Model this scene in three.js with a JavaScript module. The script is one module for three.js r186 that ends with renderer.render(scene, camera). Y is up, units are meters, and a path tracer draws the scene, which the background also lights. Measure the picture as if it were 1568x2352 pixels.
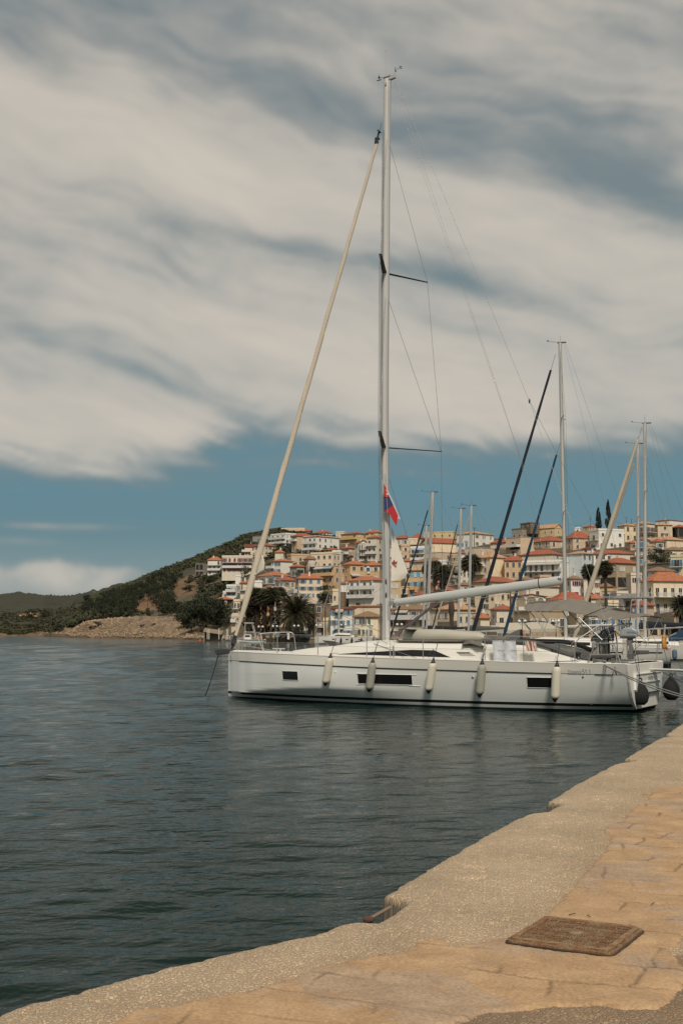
import * as THREE from 'three';
import { mergeGeometries } from 'three/addons/utils/BufferGeometryUtils.js';
import { FontLoader } from 'three/addons/loaders/FontLoader.js';
import { TextGeometry } from 'three/addons/geometries/TextGeometry.js';
import { RoundedBoxGeometry } from 'three/addons/geometries/RoundedBoxGeometry.js';
import { MarchingCubes } from 'three/addons/objects/MarchingCubes.js';

// ---------- camera, exposure, sun ----------
const F = 2800, EYE = 2.35, PITCH = Math.atan(276 / F), CP = Math.cos(PITCH), SP = Math.sin(PITCH);
const scene = new THREE.Scene();
const camera = new THREE.PerspectiveCamera(2 * Math.atan(1176 / F) * 180 / Math.PI, 682 / 1024, 0.1, 8000);
camera.position.set(0, EYE, 0);
camera.rotation.x = PITCH;
const renderer = new THREE.WebGLRenderer();
renderer.toneMapping = THREE.LinearToneMapping;
renderer.toneMappingExposure = 1.0;
renderer.shadowMap.enabled = true;
const SUN = new THREE.Vector3(0.09, 0.71, 0.69).normalize();
const sun = new THREE.DirectionalLight(new THREE.Color().setRGB(1, 0.93, 0.82), 2.85);
sun.position.copy(SUN).multiplyScalar(200); sun.castShadow = true; sun.shadow.radius = 18;
sun.shadow.camera.left = -60; sun.shadow.camera.right = 60; sun.shadow.camera.top = 60; sun.shadow.camera.bottom = -60; sun.shadow.camera.far = 600;
scene.add(sun, sun.target);

// ---------- small maths ----------
const V = (x, y, z) => new THREE.Vector3(x, y, z);
const clamp = (x, a, b) => Math.min(b, Math.max(a, x)), lerp = (a, b, t) => a + (b - a) * t;
const sm = (a, b, x) => { const t = clamp((x - a) / (b - a), 0, 1); return t * t * (3 - 2 * t); };
function rngOf(seed) { let s = seed >>> 0; return () => { s = (s + 0x6D2B79F5) | 0; let t = Math.imul(s ^ (s >>> 15), 1 | s); t = (t + Math.imul(t ^ (t >>> 7), 61 | t)) ^ t; return ((t ^ (t >>> 14)) >>> 0) / 4294967296; }; }
const rnd = rngOf(7);
const PERM = new Uint8Array(512); { const r = rngOf(99), p = [...Array(256).keys()]; for (let i = 255; i > 0; i--) { const j = Math.floor(r() * (i + 1)); [p[i], p[j]] = [p[j], p[i]]; } for (let i = 0; i < 512; i++) PERM[i] = p[i & 255]; }
const GX = new Float32Array(256), GY = new Float32Array(256); for (let i = 0; i < 256; i++) { GX[i] = Math.cos(i * 0.61803 * 6.2832); GY[i] = Math.sin(i * 0.61803 * 6.2832); }
function noise(x, y, period = 256) {          // gradient noise, about -0.7 .. 0.7
  const xi = Math.floor(x), yi = Math.floor(y), fx = x - xi, fy = y - yi, w = (n) => (((n % period) + period) % period) & 255;
  const X = w(xi), X1 = w(xi + 1), Y = w(yi), Y1 = w(yi + 1), u = fx * fx * fx * (fx * (fx * 6 - 15) + 10), v = fy * fy * fy * (fy * (fy * 6 - 15) + 10);
  const g = (h, a, b) => GX[h] * a + GY[h] * b;
  const a = g(PERM[PERM[X] + Y], fx, fy), b = g(PERM[PERM[X1] + Y], fx - 1, fy), c = g(PERM[PERM[X] + Y1], fx, fy - 1), d = g(PERM[PERM[X1] + Y1], fx - 1, fy - 1);
  return lerp(lerp(a, b, u), lerp(c, d, u), v);
}
function fbm(x, y, oct = 4, period = 256) { let s = 0, a = 0.5, p = period; for (let i = 0; i < oct; i++) { s += a * noise(x, y, Math.min(p, 256)); x *= 2; y *= 2; p *= 2; a *= 0.5; } return s; }
// rays of the photograph's pixels (1568 x 2352) into the place
function rayOf(px, py) { const x = (px - 784) / F, y = (1176 - py) / F; return V(x, y * CP + SP, y * SP - CP); }
const at = (px, py, depth) => { const r = rayOf(px, py); return r.multiplyScalar(depth / -r.z).add(V(0, EYE, 0)); };
const onY = (px, py, Y) => { const r = rayOf(px, py); return r.multiplyScalar((Y - EYE) / r.y).add(V(0, EYE, 0)); };
const pixelOf = (p) => { const y = p.y - EYE, zc = -p.z * CP + y * SP, yc = y * CP + p.z * SP; return [784 + F * p.x / zc, 1176 - F * yc / zc]; };

// ---------- sky ----------
const skyTexture = (() => {
  const W = 2048, H = 1024, data = new Float32Array(W * H * 4), D = Math.PI / 180;
  const toAE = (x, y) => { const r = rayOf(x, y); return [784 + F * Math.atan2(r.x, -r.z), 1452 - F * Math.atan2(r.y, Math.hypot(r.x, r.z))]; };
  const feats = [  // x, y, half width, half height, tilt (down to the right), strength
    [120, 300, 460, 150, 10, 0.5], [520, 400, 420, 110, 16, 0.34], [1080, 510, 420, 90, 14, 0.3], [300, 690, 520, 75, 8, 0.36], [860, 830, 520, 95, 10, 0.42], [1420, 620, 330, 75, 18, 0.3], [1250, 760, 320, 70, 14, 0.3],
    [150, 950, 460, 90, 8, 0.5], [540, 1000, 300, 42, 2, 0.4], [1150, 930, 460, 90, 6, 0.36], [250, 1085, 300, 20, 6, 0.5], [430, 1060, 200, 14, 2, 0.3],
    [1440, 370, 250, 70, 22, -0.55], [1560, 470, 170, 45, 28, -0.42], [860, 600, 250, 22, 10, -0.4], [1150, 675, 230, 30, 20, -0.42], [420, 505, 270, 26, 12, -0.32], [640, 545, 200, 20, 4, -0.2],
    [100, 20, 420, 60, -6, -0.3], [620, 215, 330, 60, 12, -0.36], [1010, 300, 320, 60, 16, -0.3], [1500, 140, 260, 40, 10, 0.12], [1180, 60, 420, 50, -8, 0.16],
    [120, 800, 290, 16, 12, -0.2], [400, 885, 230, 16, 18, -0.24], [650, 730, 240, 18, 10, -0.14], [1000, 720, 200, 22, 14, -0.1],
    [120, 1208, 150, 8, 1, 0.62], [255, 1212, 130, 4, 2, 0.3], [40, 1240, 120, 8, 2, 0.5], [700, 1065, 160, 10, 4, 0.3], [520, 1120, 260, 7, 3, 0.22], [380, 1160, 300, 6, 2, 0.18], [900, 1090, 220, 8, 4, 0.2], [1330, 1085, 240, 9, 6, 0.2], [1250, 1010, 330, 26, 6, 0.3],
  ].map(([x, y, rx, ry, t, s]) => { const [a, e] = toAE(x, y); return [a, e, rx, ry, Math.cos(t * D), Math.sin(t * D), s]; });
  const mix = (a, b, t, i) => a[i] + (b[i] - a[i]) * t;
  const low = [0.2, 0.285, 0.305], mid = [0.08, 0.195, 0.25], high = [0.135, 0.195, 0.23], white = [0.57, 0.525, 0.462];
  for (let j = 0; j < H; j++) {
    const el = ((j + 0.5) / H - 0.5) * Math.PI;
    for (let i = 0; i < W; i++) {
      const th = ((i + 0.5) / W - 0.5) * 2 * Math.PI, az = Math.atan2(Math.cos(th), -Math.sin(th));
      const o = (j * W + i) * 4, A = 784 + F * az, E = 1452 - F * Math.abs(el);
      if (el < -0.06) { const k = sm(0, 0.1, -el); for (let c = 0; c < 3; c++) data[o + c] = lerp(low[c], [0.06, 0.075, 0.075][c], k); data[o + 3] = 1; continue; }
      const wrap = A / 2800;                                                    // streaks, warped and drawn out down to the right
      const ux = A * 0.94 + E * 0.34, uy = -A * 0.26 + E * 0.97;
      const wx = 90 * fbm(A / 420 + 3, E / 300, 3), wy = 60 * fbm(A / 380 + 40, E / 260 + 9, 3);
      const s1 = fbm((ux + wx) / 640, (uy + wy) / 120, 4), s2 = fbm((ux + wx) / 260 + 17, (uy + wy * 2) / 34, 4), s3 = fbm((ux + wx) / 120 + 5, (uy + wy) / 60, 4);
      const s4 = fbm((ux + wx * 1.4) / 90 + 31, (uy + wy * 2.4) / 15, 4); let d = 0.7 + 0.46 * s1 + 0.3 * s2 + 0.2 * s3 + 0.08 * s4;
      const Aw = A + wx * 0.9, Ew = E + wy * 0.75;
      for (const [fa, fe, rx, ry, c, s, k] of feats) { const da = Aw - fa, de = Ew - fe; const p = (da * c + de * s) / rx, q = (-da * s + de * c) / ry, g = p * p + q * q; if (g < 9) d += (fe > 1150 ? 1.5 : k < 0 ? 0.6 : 0.7) * k * Math.exp(-g); }
      const edge = 1062 + 58 * sm(560, 330, A) + 16 * sm(700, 1500, A) - 30 * Math.exp(-(((A - 560) / 140) ** 2)) + wy * 0.9 + 60 * s2 + 26 * s4 + 24 * s1;           // below this the air is clear
      const clear = sm(edge - 120, edge + 52, E) * (1 - sm(1600, 2100, E));
      let dd = d * (1 - 0.96 * clear);
      for (const [fa, fe, rx, ry, c, s, k] of feats) if (fe > 1150 || k > 0 && fe > 1050) { const da = A + wx * 0.3 - fa, de = E + wy * 0.12 - fe, p = da / rx, q = de / ry, g = p * p + q * q; if (g < 9) dd += clear * k * Math.exp(-g) * (0.75 + 0.7 * s2); }
      const puff = fbm(A / 90 + 7, E / 60, 5), bank = sm(430, 250, A + 120 * puff) * sm(1292 - 10 * sm(300, 100, A), 1308, E + 34 * puff + 26 * sm(250, 420, A) * -1) * (1 - 0.45 * sm(1320, 1400, E));   // the far cumulus low on the left
      dd = Math.max(dd, bank * (0.78 + 0.5 * puff));
      dd = clamp(dd, 0, 1.5);
      const h = E / 1452, hi = sm(1060, 250, E), lo = sm(1130, 1330, E);
      const thin = 0.76 + 0.24 * sm(0.2, 0.95, dd) - 0.14 * sm(420, -300, E);
      for (let c = 0; c < 3; c++) {
        const blue = lerp(mix(mid, high, hi, c), low[c], lo);
        let v = lerp(blue, white[c] * thin, Math.max(0.62 * sm(0.0, 0.95, dd) + 0.46 * sm(0.35, 1.5, dd), 0.2 * (1 - clear) * sm(0, 0.3, dd + 0.3)));
        data[o + c] = el < -0.002 ? lerp(v, [0.06, 0.075, 0.075][c], sm(0, 0.1, -el)) : v;
      }
      data[o + 3] = 1;
    }
  }
  const t = new THREE.DataTexture(data, W, H, THREE.RGBAFormat, THREE.FloatType);
  t.mapping = THREE.EquirectangularReflectionMapping; t.magFilter = t.minFilter = THREE.LinearFilter; t.wrapS = THREE.RepeatWrapping; t.needsUpdate = true;
  return t;
})();
scene.background = skyTexture;
scene.environment = skyTexture;

// ---------- geometry helpers ----------
function flat(g) {            // one common form for merging: no index; position, normal, uv (and color when asked for)
  const h = g.index ? g.toNonIndexed() : g;
  if (!h.attributes.normal) h.computeVertexNormals();
  for (const n of Object.keys(h.attributes)) if (!['position', 'normal', 'uv'].includes(n)) h.deleteAttribute(n);
  if (!h.attributes.uv) h.setAttribute('uv', new THREE.BufferAttribute(new Float32Array(h.attributes.position.count * 2), 2));
  h.morphAttributes = {};
  return h;
}
const join = (gs) => gs.length === 1 ? flat(gs[0]) : mergeGeometries(gs.map(flat));
function metres(g) {          // uv in metres from position and normal
  const h = flat(g), p = h.attributes.position, n = h.attributes.normal, uv = h.attributes.uv, a = V(0, 0, 0), b = V(0, 0, 0), t = V(0, 0, 0), q = V(0, 0, 0), Y = V(0, 1, 0);
  for (let i = 0; i < p.count; i++) {
    a.fromBufferAttribute(p, i); b.fromBufferAttribute(n, i);
    if (Math.abs(b.y) > 0.985) uv.setXY(i, a.x, a.z);
    else { t.crossVectors(Y, b).normalize(); q.crossVectors(b, t); uv.setXY(i, a.dot(t), a.dot(q)); }
  }
  return h;
}
const counts = {};
const numbered = (name) => { const k = counts[name] = (counts[name] ?? -1) + 1; return k ? name + '_' + String(k).padStart(3, '0') : name; };
const each = (name, gs, m, parent) => gs.map((g) => obj(name, g, m, parent));
function obj(name, gs, material, parent = scene) {
  const m = new THREE.Mesh(Array.isArray(gs) ? join(gs) : gs, material);
  m.name = parent === scene ? numbered(name) : name; m.castShadow = m.receiveShadow = true; parent.add(m); return m;
}
function thing(name, label, category, pos = V(0, 0, 0), turn = 0, group) {
  const o = new THREE.Group(); o.name = numbered(name); scene.add(o); o.position.copy(pos); o.rotation.y = turn; o.userData = { label, category };
  if (group) o.userData.group = group;
  return o;
}
function tag(o, label, category, group) { Object.assign(o.userData, { label, category }); if (group) o.userData.group = group; return o; }
function struct(name, gs, m) { const o = obj(name, gs, m); o.userData.kind = 'structure'; return o; }
const box = (w, h, d, x = 0, y = 0, z = 0, ry = 0, rz = 0, rx = 0) => { const g = new THREE.BoxGeometry(w, h, d); if (rx) g.rotateX(rx); if (rz) g.rotateZ(rz); if (ry) g.rotateY(ry); return g.translate(x, y, z); };
const rbox = (w, h, d, r, x = 0, y = 0, z = 0) => new RoundedBoxGeometry(w, h, d, 2, r).translate(x, y, z);
const cyl = (r0, r1, h, seg, x = 0, y = 0, z = 0) => new THREE.CylinderGeometry(r1, r0, h, seg).translate(x, y + h / 2, z);
function bar(a, b, r, seg = 6, r2 = r) {
  const d = b.clone().sub(a), g = new THREE.CylinderGeometry(r2, r, d.length(), seg);
  g.applyQuaternion(new THREE.Quaternion().setFromUnitVectors(V(0, 1, 0), d.clone().normalize()));
  const m = a.clone().add(b).multiplyScalar(0.5); return g.translate(m.x, m.y, m.z);
}
const pipe = (pts, r, seg = 6, n = 0, closed = false, tension = 0.5) => new THREE.TubeGeometry(new THREE.CatmullRomCurve3(pts, closed, 'catmullrom', tension), n || pts.length * 6, r, seg, closed);
const bent = (pts, r, seg = 6, fillet = 0.12) => {        // a straight-run tube with rounded corners
  const out = [pts[0]];
  for (let i = 1; i < pts.length - 1; i++) { const a = pts[i - 1], b = pts[i], c = pts[i + 1], f = Math.min(fillet, a.distanceTo(b) * 0.45, b.distanceTo(c) * 0.45), p = b.clone().lerp(a, f / a.distanceTo(b)), q = b.clone().lerp(c, f / b.distanceTo(c)); out.push(p); for (const t of [0.25, 0.5, 0.75]) out.push(p.clone().lerp(b, t).lerp(b.clone().lerp(q, t), t)); out.push(q); }
  out.push(pts[pts.length - 1]);
  const path = new THREE.CurvePath(); for (let i = 1; i < out.length; i++) path.add(new THREE.LineCurve3(out[i - 1], out[i]));
  const c = new THREE.Curve(); const L = []; let s = 0; for (let i = 0; i < out.length; i++) { if (i) s += out[i].distanceTo(out[i - 1]); L.push(s); }
  return sweep(out, () => [r, r], seg);
};
function loft(rows, closed = false, cap = false) {       // rows of points -> smooth skin
  const R = rows.length, C = rows[0].length, pos = [], uv = [], ix = [];
  rows.forEach((r, i) => r.forEach((p, j) => { pos.push(p.x, p.y, p.z); uv.push(j / (C - 1), i / (R - 1)); }));
  const n = closed ? C : C - 1;
  for (let i = 0; i < R - 1; i++) for (let j = 0; j < n; j++) { const a = i * C + j, b = i * C + (j + 1) % C, c = a + C, d = b + C; ix.push(a, c, b, b, c, d); }
  if (cap) for (const i of [0, R - 1]) { const k = pos.length / 3, m = V(0, 0, 0); rows[i].forEach((p) => m.add(p)); m.divideScalar(C); pos.push(m.x, m.y, m.z); uv.push(0.5, 0.5); for (let j = 0; j < C; j++) { const a = i * C + j, b = i * C + (j + 1) % C; i ? ix.push(a, k, b) : ix.push(a, b, k); } }
  const g = new THREE.BufferGeometry(); g.setAttribute('position', new THREE.Float32BufferAttribute(pos, 3)); g.setAttribute('uv', new THREE.Float32BufferAttribute(uv, 2)); g.setIndex(ix); g.computeVertexNormals(); return g;
}
function sweep(pts, radii, seg = 10, twist = 0) {         // elliptical rings along points; radii(t) -> [side, fore-aft]
  const rows = [];
  for (let i = 0; i < pts.length; i++) {
    const d = pts[Math.min(i + 1, pts.length - 1)].clone().sub(pts[Math.max(i - 1, 0)]).normalize();
    const ref = Math.abs(d.y) > 0.8 ? V(1, 0, 0) : V(0, 1, 0), u = ref.clone().sub(d.clone().multiplyScalar(ref.dot(d))).normalize(), w = V(0, 0, 0).crossVectors(d, u);
    const [a, b] = radii(i / (pts.length - 1), i), row = [];
    for (let j = 0; j < seg; j++) { const t = j / seg * Math.PI * 2; row.push(pts[i].clone().addScaledVector(u, Math.cos(t) * b).addScaledVector(w, Math.sin(t) * a)); }
    rows.push(row);
  }
  return loft(rows, true, true);
}
const lathe = (pts, seg = 14) => new THREE.LatheGeometry(pts.map(([r, y]) => new THREE.Vector2(r, y)), seg);
function sag(a, b, drop, n = 12) { const o = []; for (let i = 0; i <= n; i++) { const t = i / n, p = a.clone().lerp(b, t); p.y -= drop * 4 * t * (1 - t); o.push(p); } return o; }
const rope = (a, b, drop, r, n = 12) => sweep(sag(a, b, drop, n), () => [r, r], 5);
function sheet(fn, nu, nv, both = 0.012) {                 // a cloth of some thickness: fn(u, v) -> point
  const rows = []; for (let i = 0; i <= nv; i++) { const r = []; for (let j = 0; j <= nu; j++) r.push(fn(j / nu, i / nv)); rows.push(r); }
  const g = loft(rows), n = g.attributes.normal, p = g.attributes.position, k = p.count, h = g.clone(), q = h.attributes.position;
  for (let i = 0; i < k; i++) q.setXYZ(i, p.getX(i) - n.getX(i) * both, p.getY(i) - n.getY(i) * both, p.getZ(i) - n.getZ(i) * both);
  const ix = h.index.array; for (let i = 0; i < ix.length; i += 3) [ix[i], ix[i + 1]] = [ix[i + 1], ix[i]];
  h.computeVertexNormals(); return join([g, h]);
}
const shapeOf = (pts) => new THREE.Shape(pts.map(([x, y]) => new THREE.Vector2(x, y)));
const slab = (pts, depth, bevel = 0) => new THREE.ExtrudeGeometry(shapeOf(pts), { depth, bevelEnabled: bevel > 0, bevelThickness: bevel, bevelSize: bevel, bevelSegments: 2 });

// ---------- textures and materials ----------
function texture(size, fn, srgb = true, rep = 1) {          // fn(u, v) -> [r, g, b] 0..1
  const data = new Uint8Array(size * size * 4);
  for (let j = 0; j < size; j++) for (let i = 0; i < size; i++) { const c = fn(i / size, j / size, i, j), o = (j * size + i) * 4; for (let k = 0; k < 3; k++) data[o + k] = clamp(c[k], 0, 1) * 255; data[o + 3] = 255; }
  const t = new THREE.DataTexture(data, size, size); t.wrapS = t.wrapT = THREE.RepeatWrapping; t.magFilter = t.minFilter = THREE.LinearFilter; if (srgb) t.colorSpace = THREE.SRGBColorSpace; t.repeat.set(rep, rep); t.needsUpdate = true; return t;
}
const rgb = (r, g, b) => new THREE.Color().setRGB(r, g, b);
const M = (r, g, b, rough = 0.6, more = {}) => new THREE.MeshStandardMaterial({ color: rgb(r, g, b), roughness: rough, ...more });
const stuccoMap = texture(512, (u, v) => { const s = 0.985 + 0.07 * fbm(u * 4, v * 4, 5, 4) + 0.06 * fbm(u * 32, v * 6 + 3, 3, 32) - 0.09 * sm(0.16, 0.34, fbm(u * 8 + 5, v * 3, 4, 8)); return [s, s * 0.993, s * 0.98]; }, true, 1 / 7);
const tileHash = (a, b) => PERM[(PERM[a & 255] + b) & 511] / 255;
const roofMap = texture(512, (u, v) => { const c = Math.floor(u * 24), r = Math.floor(v * 18), h = tileHash(c, r), n = fbm(u * 6, v * 6, 4, 6); const k = 0.84 + 0.24 * h + 0.25 * n; return [k, k * (0.96 + 0.08 * h), k * (0.92 + 0.16 * tileHash(r, c + 9))]; }, true, 1 / 6);
const roofBump = texture(512, (u, v) => { const a = (u * 24) % 1, b = (v * 18) % 1, k = Math.pow(Math.abs(Math.sin(a * Math.PI)), 0.7) * 0.75 + 0.25 * (1 - b); return [k, k, k]; }, false, 1 / 6);
const clothMap = texture(256, (u, v) => { const s = 0.96 + 0.09 * fbm(u * 8, v * 8, 4, 8) + 0.03 * Math.sin(u * 400) * Math.sin(v * 400); return [s, s, s]; }, true, 1);
const wornMap = texture(512, (u, v) => { const s = 0.985 + 0.06 * fbm(u * 6, v * 6, 5, 6) - 0.06 * sm(0.2, 0.4, fbm(u * 20, v * 5 + 2, 4, 20)); return [s, s * 0.995, s * 0.985]; }, true, 0.5);
const wallMats = {};
const wall = (r, g, b) => wallMats[[r, g, b]] ??= M(r, g, b, 0.92, { map: stuccoMap });
const roofMat = (r, g, b) => wallMats['roof' + [r, g, b]] ??= M(r, g, b, 0.85, { map: roofMap, bumpMap: roofBump, bumpScale: 0.09 });
const steel = M(0.5, 0.48, 0.45, 0.42, { metalness: 0.75 }), darkSteel = M(0.12, 0.115, 0.11, 0.4, { metalness: 0.6 }), black = M(0.012, 0.012, 0.013, 0.5), blackRubber = M(0.016, 0.016, 0.017, 0.75, { map: wornMap });
const wire = M(0.3, 0.29, 0.28, 0.45, { metalness: 0.7 }), ropeDark = M(0.05, 0.05, 0.052, 0.9), ropePale = M(0.42, 0.38, 0.31, 0.9), ropeRed = M(0.22, 0.06, 0.05, 0.9);
const gel = new THREE.MeshPhysicalMaterial({ color: rgb(0.86, 0.86, 0.83), roughness: 0.3, clearcoat: 0.6, clearcoatRoughness: 0.08, map: wornMap });
const gelMatt = M(0.76, 0.73, 0.67, 0.6, { map: wornMap }), smoked = new THREE.MeshPhysicalMaterial({ color: rgb(0.012, 0.011, 0.012), roughness: 0.14 });
const alu = M(0.6, 0.58, 0.55, 0.5, { metalness: 0.12 });
const font = await new FontLoader().loadAsync('fonts/droid/droid_sans_regular.typeface.json');
const words = (s, size, depth = 0.006) => { const g = new TextGeometry(s, { font, size, depth, curveSegments: 4 }); g.computeBoundingBox(); return g; };
// ---------- terrain: columns of [depth / 1.2, pixel row] by azimuth (pixel column) ----------
const COLS = [
  [-900, [560, 1459.3], [590, 1452], [800, 1425], [1100, 1408], [1600, 1374], [2100, 1380]],
  [0, [600, 1460], [618, 1450], [700, 1431], [850, 1417], [1150, 1404], [1650, 1369], [2100, 1376]],
  [45, [600, 1460.2], [618, 1451], [700, 1432], [850, 1417], [1150, 1404], [1650, 1366], [2100, 1376]],
  [100, [590, 1461], [610, 1452], [690, 1433], [830, 1419], [1100, 1407], [1650, 1371], [2100, 1377]],
  [165, [450, 1464], [466, 1456], [520, 1441], [640, 1424], [900, 1402], [1650, 1373], [2100, 1378]],
  [205, [422, 1465], [433, 1450], [446, 1432], [480, 1424], [560, 1410], [900, 1385], [1300, 1366], [2100, 1372]],
  [265, [407, 1465.5], [416, 1450], [427, 1433], [440, 1422], [520, 1404], [620, 1385], [900, 1356], [2100, 1366]],
  [350, [379, 1466.5], [387, 1452], [399, 1432], [410, 1419], [440, 1416], [510, 1392], [600, 1355], [760, 1322], [2100, 1360]],
  [430, [354, 1467.5], [362, 1456], [376, 1440], [388, 1426], [420, 1404], [480, 1368], [560, 1334], [650, 1308], [760, 1292], [2100, 1350]],
  [500, [323, 1469], [335, 1461], [350, 1454], [380, 1436], [415, 1400], [470, 1352], [560, 1308], [650, 1280], [770, 1261], [2100, 1340]],
  [560, [261, 1473], [262, 1466], [292, 1460], [330, 1425], [400, 1372], [470, 1322], [560, 1280], [660, 1250], [790, 1233], [2100, 1330]],
  [640, [244, 1474.5], [245, 1465], [272, 1460], [325, 1408], [400, 1342], [470, 1292], [545, 1252], [660, 1226], [790, 1217], [2100, 1330]],
  [750, [233, 1475.5], [234, 1465.5], [260, 1460], [310, 1410], [380, 1342], [440, 1292], [505, 1252], [600, 1238], [800, 1240], [2100, 1330]],
  [900, [219, 1477], [220, 1466], [246, 1460], [298, 1405], [370, 1332], [430, 1287], [495, 1252], [600, 1242], [800, 1246], [2100, 1330]],
  [1200, [189, 1481], [190, 1467], [216, 1460], [270, 1402], [350, 1322], [420, 1272], [480, 1242], [600, 1236], [800, 1244], [2100, 1330]],
  [1568, [171, 1484], [172, 1468], [200, 1460], [250, 1402], [330, 1312], [400, 1262], [460, 1228], [560, 1222], [800, 1236], [2100, 1330]],
  [2500, [165, 1485], [166, 1468], [200, 1460], [250, 1402], [330, 1312], [400, 1262], [460, 1228], [560, 1222], [800, 1236], [2100, 1330]],
].map(([a, ...k]) => [a, k.map(([d, y]) => [d * 1.2, y])]);
function colRow(k, d) { if (d <= k[0][0]) return k[0][1]; for (let i = 1; i < k.length; i++) if (d <= k[i][0]) { const t = (d - k[i - 1][0]) / (k[i][0] - k[i - 1][0]); return lerp(k[i - 1][1], k[i][1], t); } return k[k.length - 1][1]; }
function colsAt(a) { let i = 1; while (i < COLS.length - 1 && COLS[i][0] < a) i++; return [COLS[i - 1], COLS[i], clamp((a - COLS[i - 1][0]) / (COLS[i][0] - COLS[i - 1][0]), 0, 1)]; }
const shoreOf = (a) => { const [p, q, t] = colsAt(a); return lerp(p[1][0][0], q[1][0][0], t); };
function rowAt(a, d) {            // picture row of the ground at azimuth a, depth d, with the depths of both columns aligned at the shore
  const [p, q, t] = colsAt(a), s = shoreOf(a), dp = p[1][0][0] + (d - s), dq = q[1][0][0] + (d - s);
  return lerp(colRow(p[1], dp), colRow(q[1], dq), t);
}
const groundY = (a, d) => at(a, rowAt(a, d), d).y;
function depthAt(a, y) { const s = shoreOf(a); let best = s + 600; for (let d = s + 1; d < s + 800; d += 1) if (rowAt(a, d) <= y) { best = d; break; } return best; }
const azOf = (x, z) => 784 + F * (x / -z) * 0.9952;    // near the horizon
const groundAt = (x, z) => { const d = -z, a = azOf(x, z); return groundY(a, d); };

const soilMap = texture(512, (u, v) => { const s = 0.9 + 0.3 * fbm(u * 8, v * 8, 5, 8) + 0.16 * fbm(u * 64, v * 64, 3, 64); return [s, s * 0.98, s * 0.95]; }, true, 1 / 24);
const soilBump = texture(512, (u, v) => { const s = 0.5 + 0.5 * fbm(u * 16, v * 16, 5, 16) + 0.3 * Math.abs(fbm(u * 6, v * 6, 4, 6)); return [s, s, s]; }, false, 1 / 24);
{
  const A = [], Dn = []; for (let a = -900; a <= 2500; a += (a > -60 && a < 640) ? 4 : 12) A.push(a);
  for (let i = 0, s = -3; s < 1900; i++) { Dn.push(s); s += s < 60 ? 1.4 : s < 400 ? 5 : 24; }
  const pos = [], col = [], uv = [], ix = [];
  for (let j = 0; j < Dn.length; j++) for (const a of A) {
    const d = shoreOf(a) + Dn[j]; let y = Dn[j] < 0 ? -1.5 : groundY(a, d);
    const x = at(a, 1452, d).x, z = -d, s = Dn[j];
    const rocky = sm(120, 190, a) * sm(465, 430, a) * sm(70, 42, s) , headland = sm(540, 470, a), far = sm(560, 900, d);
    const n = fbm(x / 18, z / 18, 4), n2 = fbm(x / 5 + 9, z / 5, 4), n3 = fbm(x / 60 + 30, z / 60, 4);
    if (s > 0) y += rocky * (2.2 * Math.abs(n2) + 1.2 * n) + (1 - rocky) * sm(20, 90, s) * (n * 1.2) + headland * sm(300, 900, s) * 22 * Math.abs(n3) + far * 6 * fbm(x / 30, z / 30, 3) + sm(130, 60, a) * sm(0, 10, s) * n2 * 1.5;
    pos.push(x, y, z); uv.push(x, z + y);
    const soil = [0.17, 0.115, 0.07], dry = [0.16, 0.125, 0.07], rock = [0.34, 0.25, 0.17], scrub = [0.06, 0.062, 0.032], earth = [0.27, 0.15, 0.075];
    const c = [0, 1, 2].map((k) => {
      let v = lerp(dry[k], soil[k], sm(-0.15, 0.2, n));
      v = lerp(v, scrub[k] * (1 - 0.3 * far), (0.6 + 0.35 * far) * sm(-0.02, 0.14, n + 0.5 * n2 + 0.2 * far + 0.22 * sm(700, 500, a) * sm(60, 120, s)));
      v = lerp(v, rock[k] * (0.85 + 0.7 * n2), clamp(rocky * (0.75 + n2), 0, 1));
      v = lerp(v, earth[k] * (1 + 0.8 * n2), 0.85 * Math.max(sm(296, 312, a) * sm(384, 370, a) * sm(112, 125, s) * sm(262, 240, s), sm(388, 400, a) * sm(462, 448, a) * sm(150, 170, s) * sm(305, 280, s) * 0.8, sm(230, 190, a) * sm(70, 50, s) * 0.5));
      v = lerp(v, [0.085, 0.072, 0.045][k] * (1 + n2), sm(560, 640, a) * sm(300, 260, s) * 0.85);
      v = lerp(v, [0.3, 0.26, 0.2][k], sm(560, 600, a) * sm(34, 28, s));
      return v;
    });
    col.push(...c);
  }
  const C = A.length; for (let j = 0; j < Dn.length - 1; j++) for (let i = 0; i < C - 1; i++) { const p = j * C + i; ix.push(p, p + 1, p + C, p + 1, p + C + 1, p + C); }
  const g = new THREE.BufferGeometry(); g.setAttribute('position', new THREE.Float32BufferAttribute(pos, 3)); g.setAttribute('color', new THREE.Float32BufferAttribute(col, 3)); g.setAttribute('uv', new THREE.Float32BufferAttribute(uv, 2)); g.setIndex(ix); g.computeVertexNormals();
  struct('hills', g, M(1, 1, 1, 0.95, { vertexColors: true, map: soilMap, bumpMap: soilBump, bumpScale: 0.8, side: THREE.DoubleSide }));
}

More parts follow.
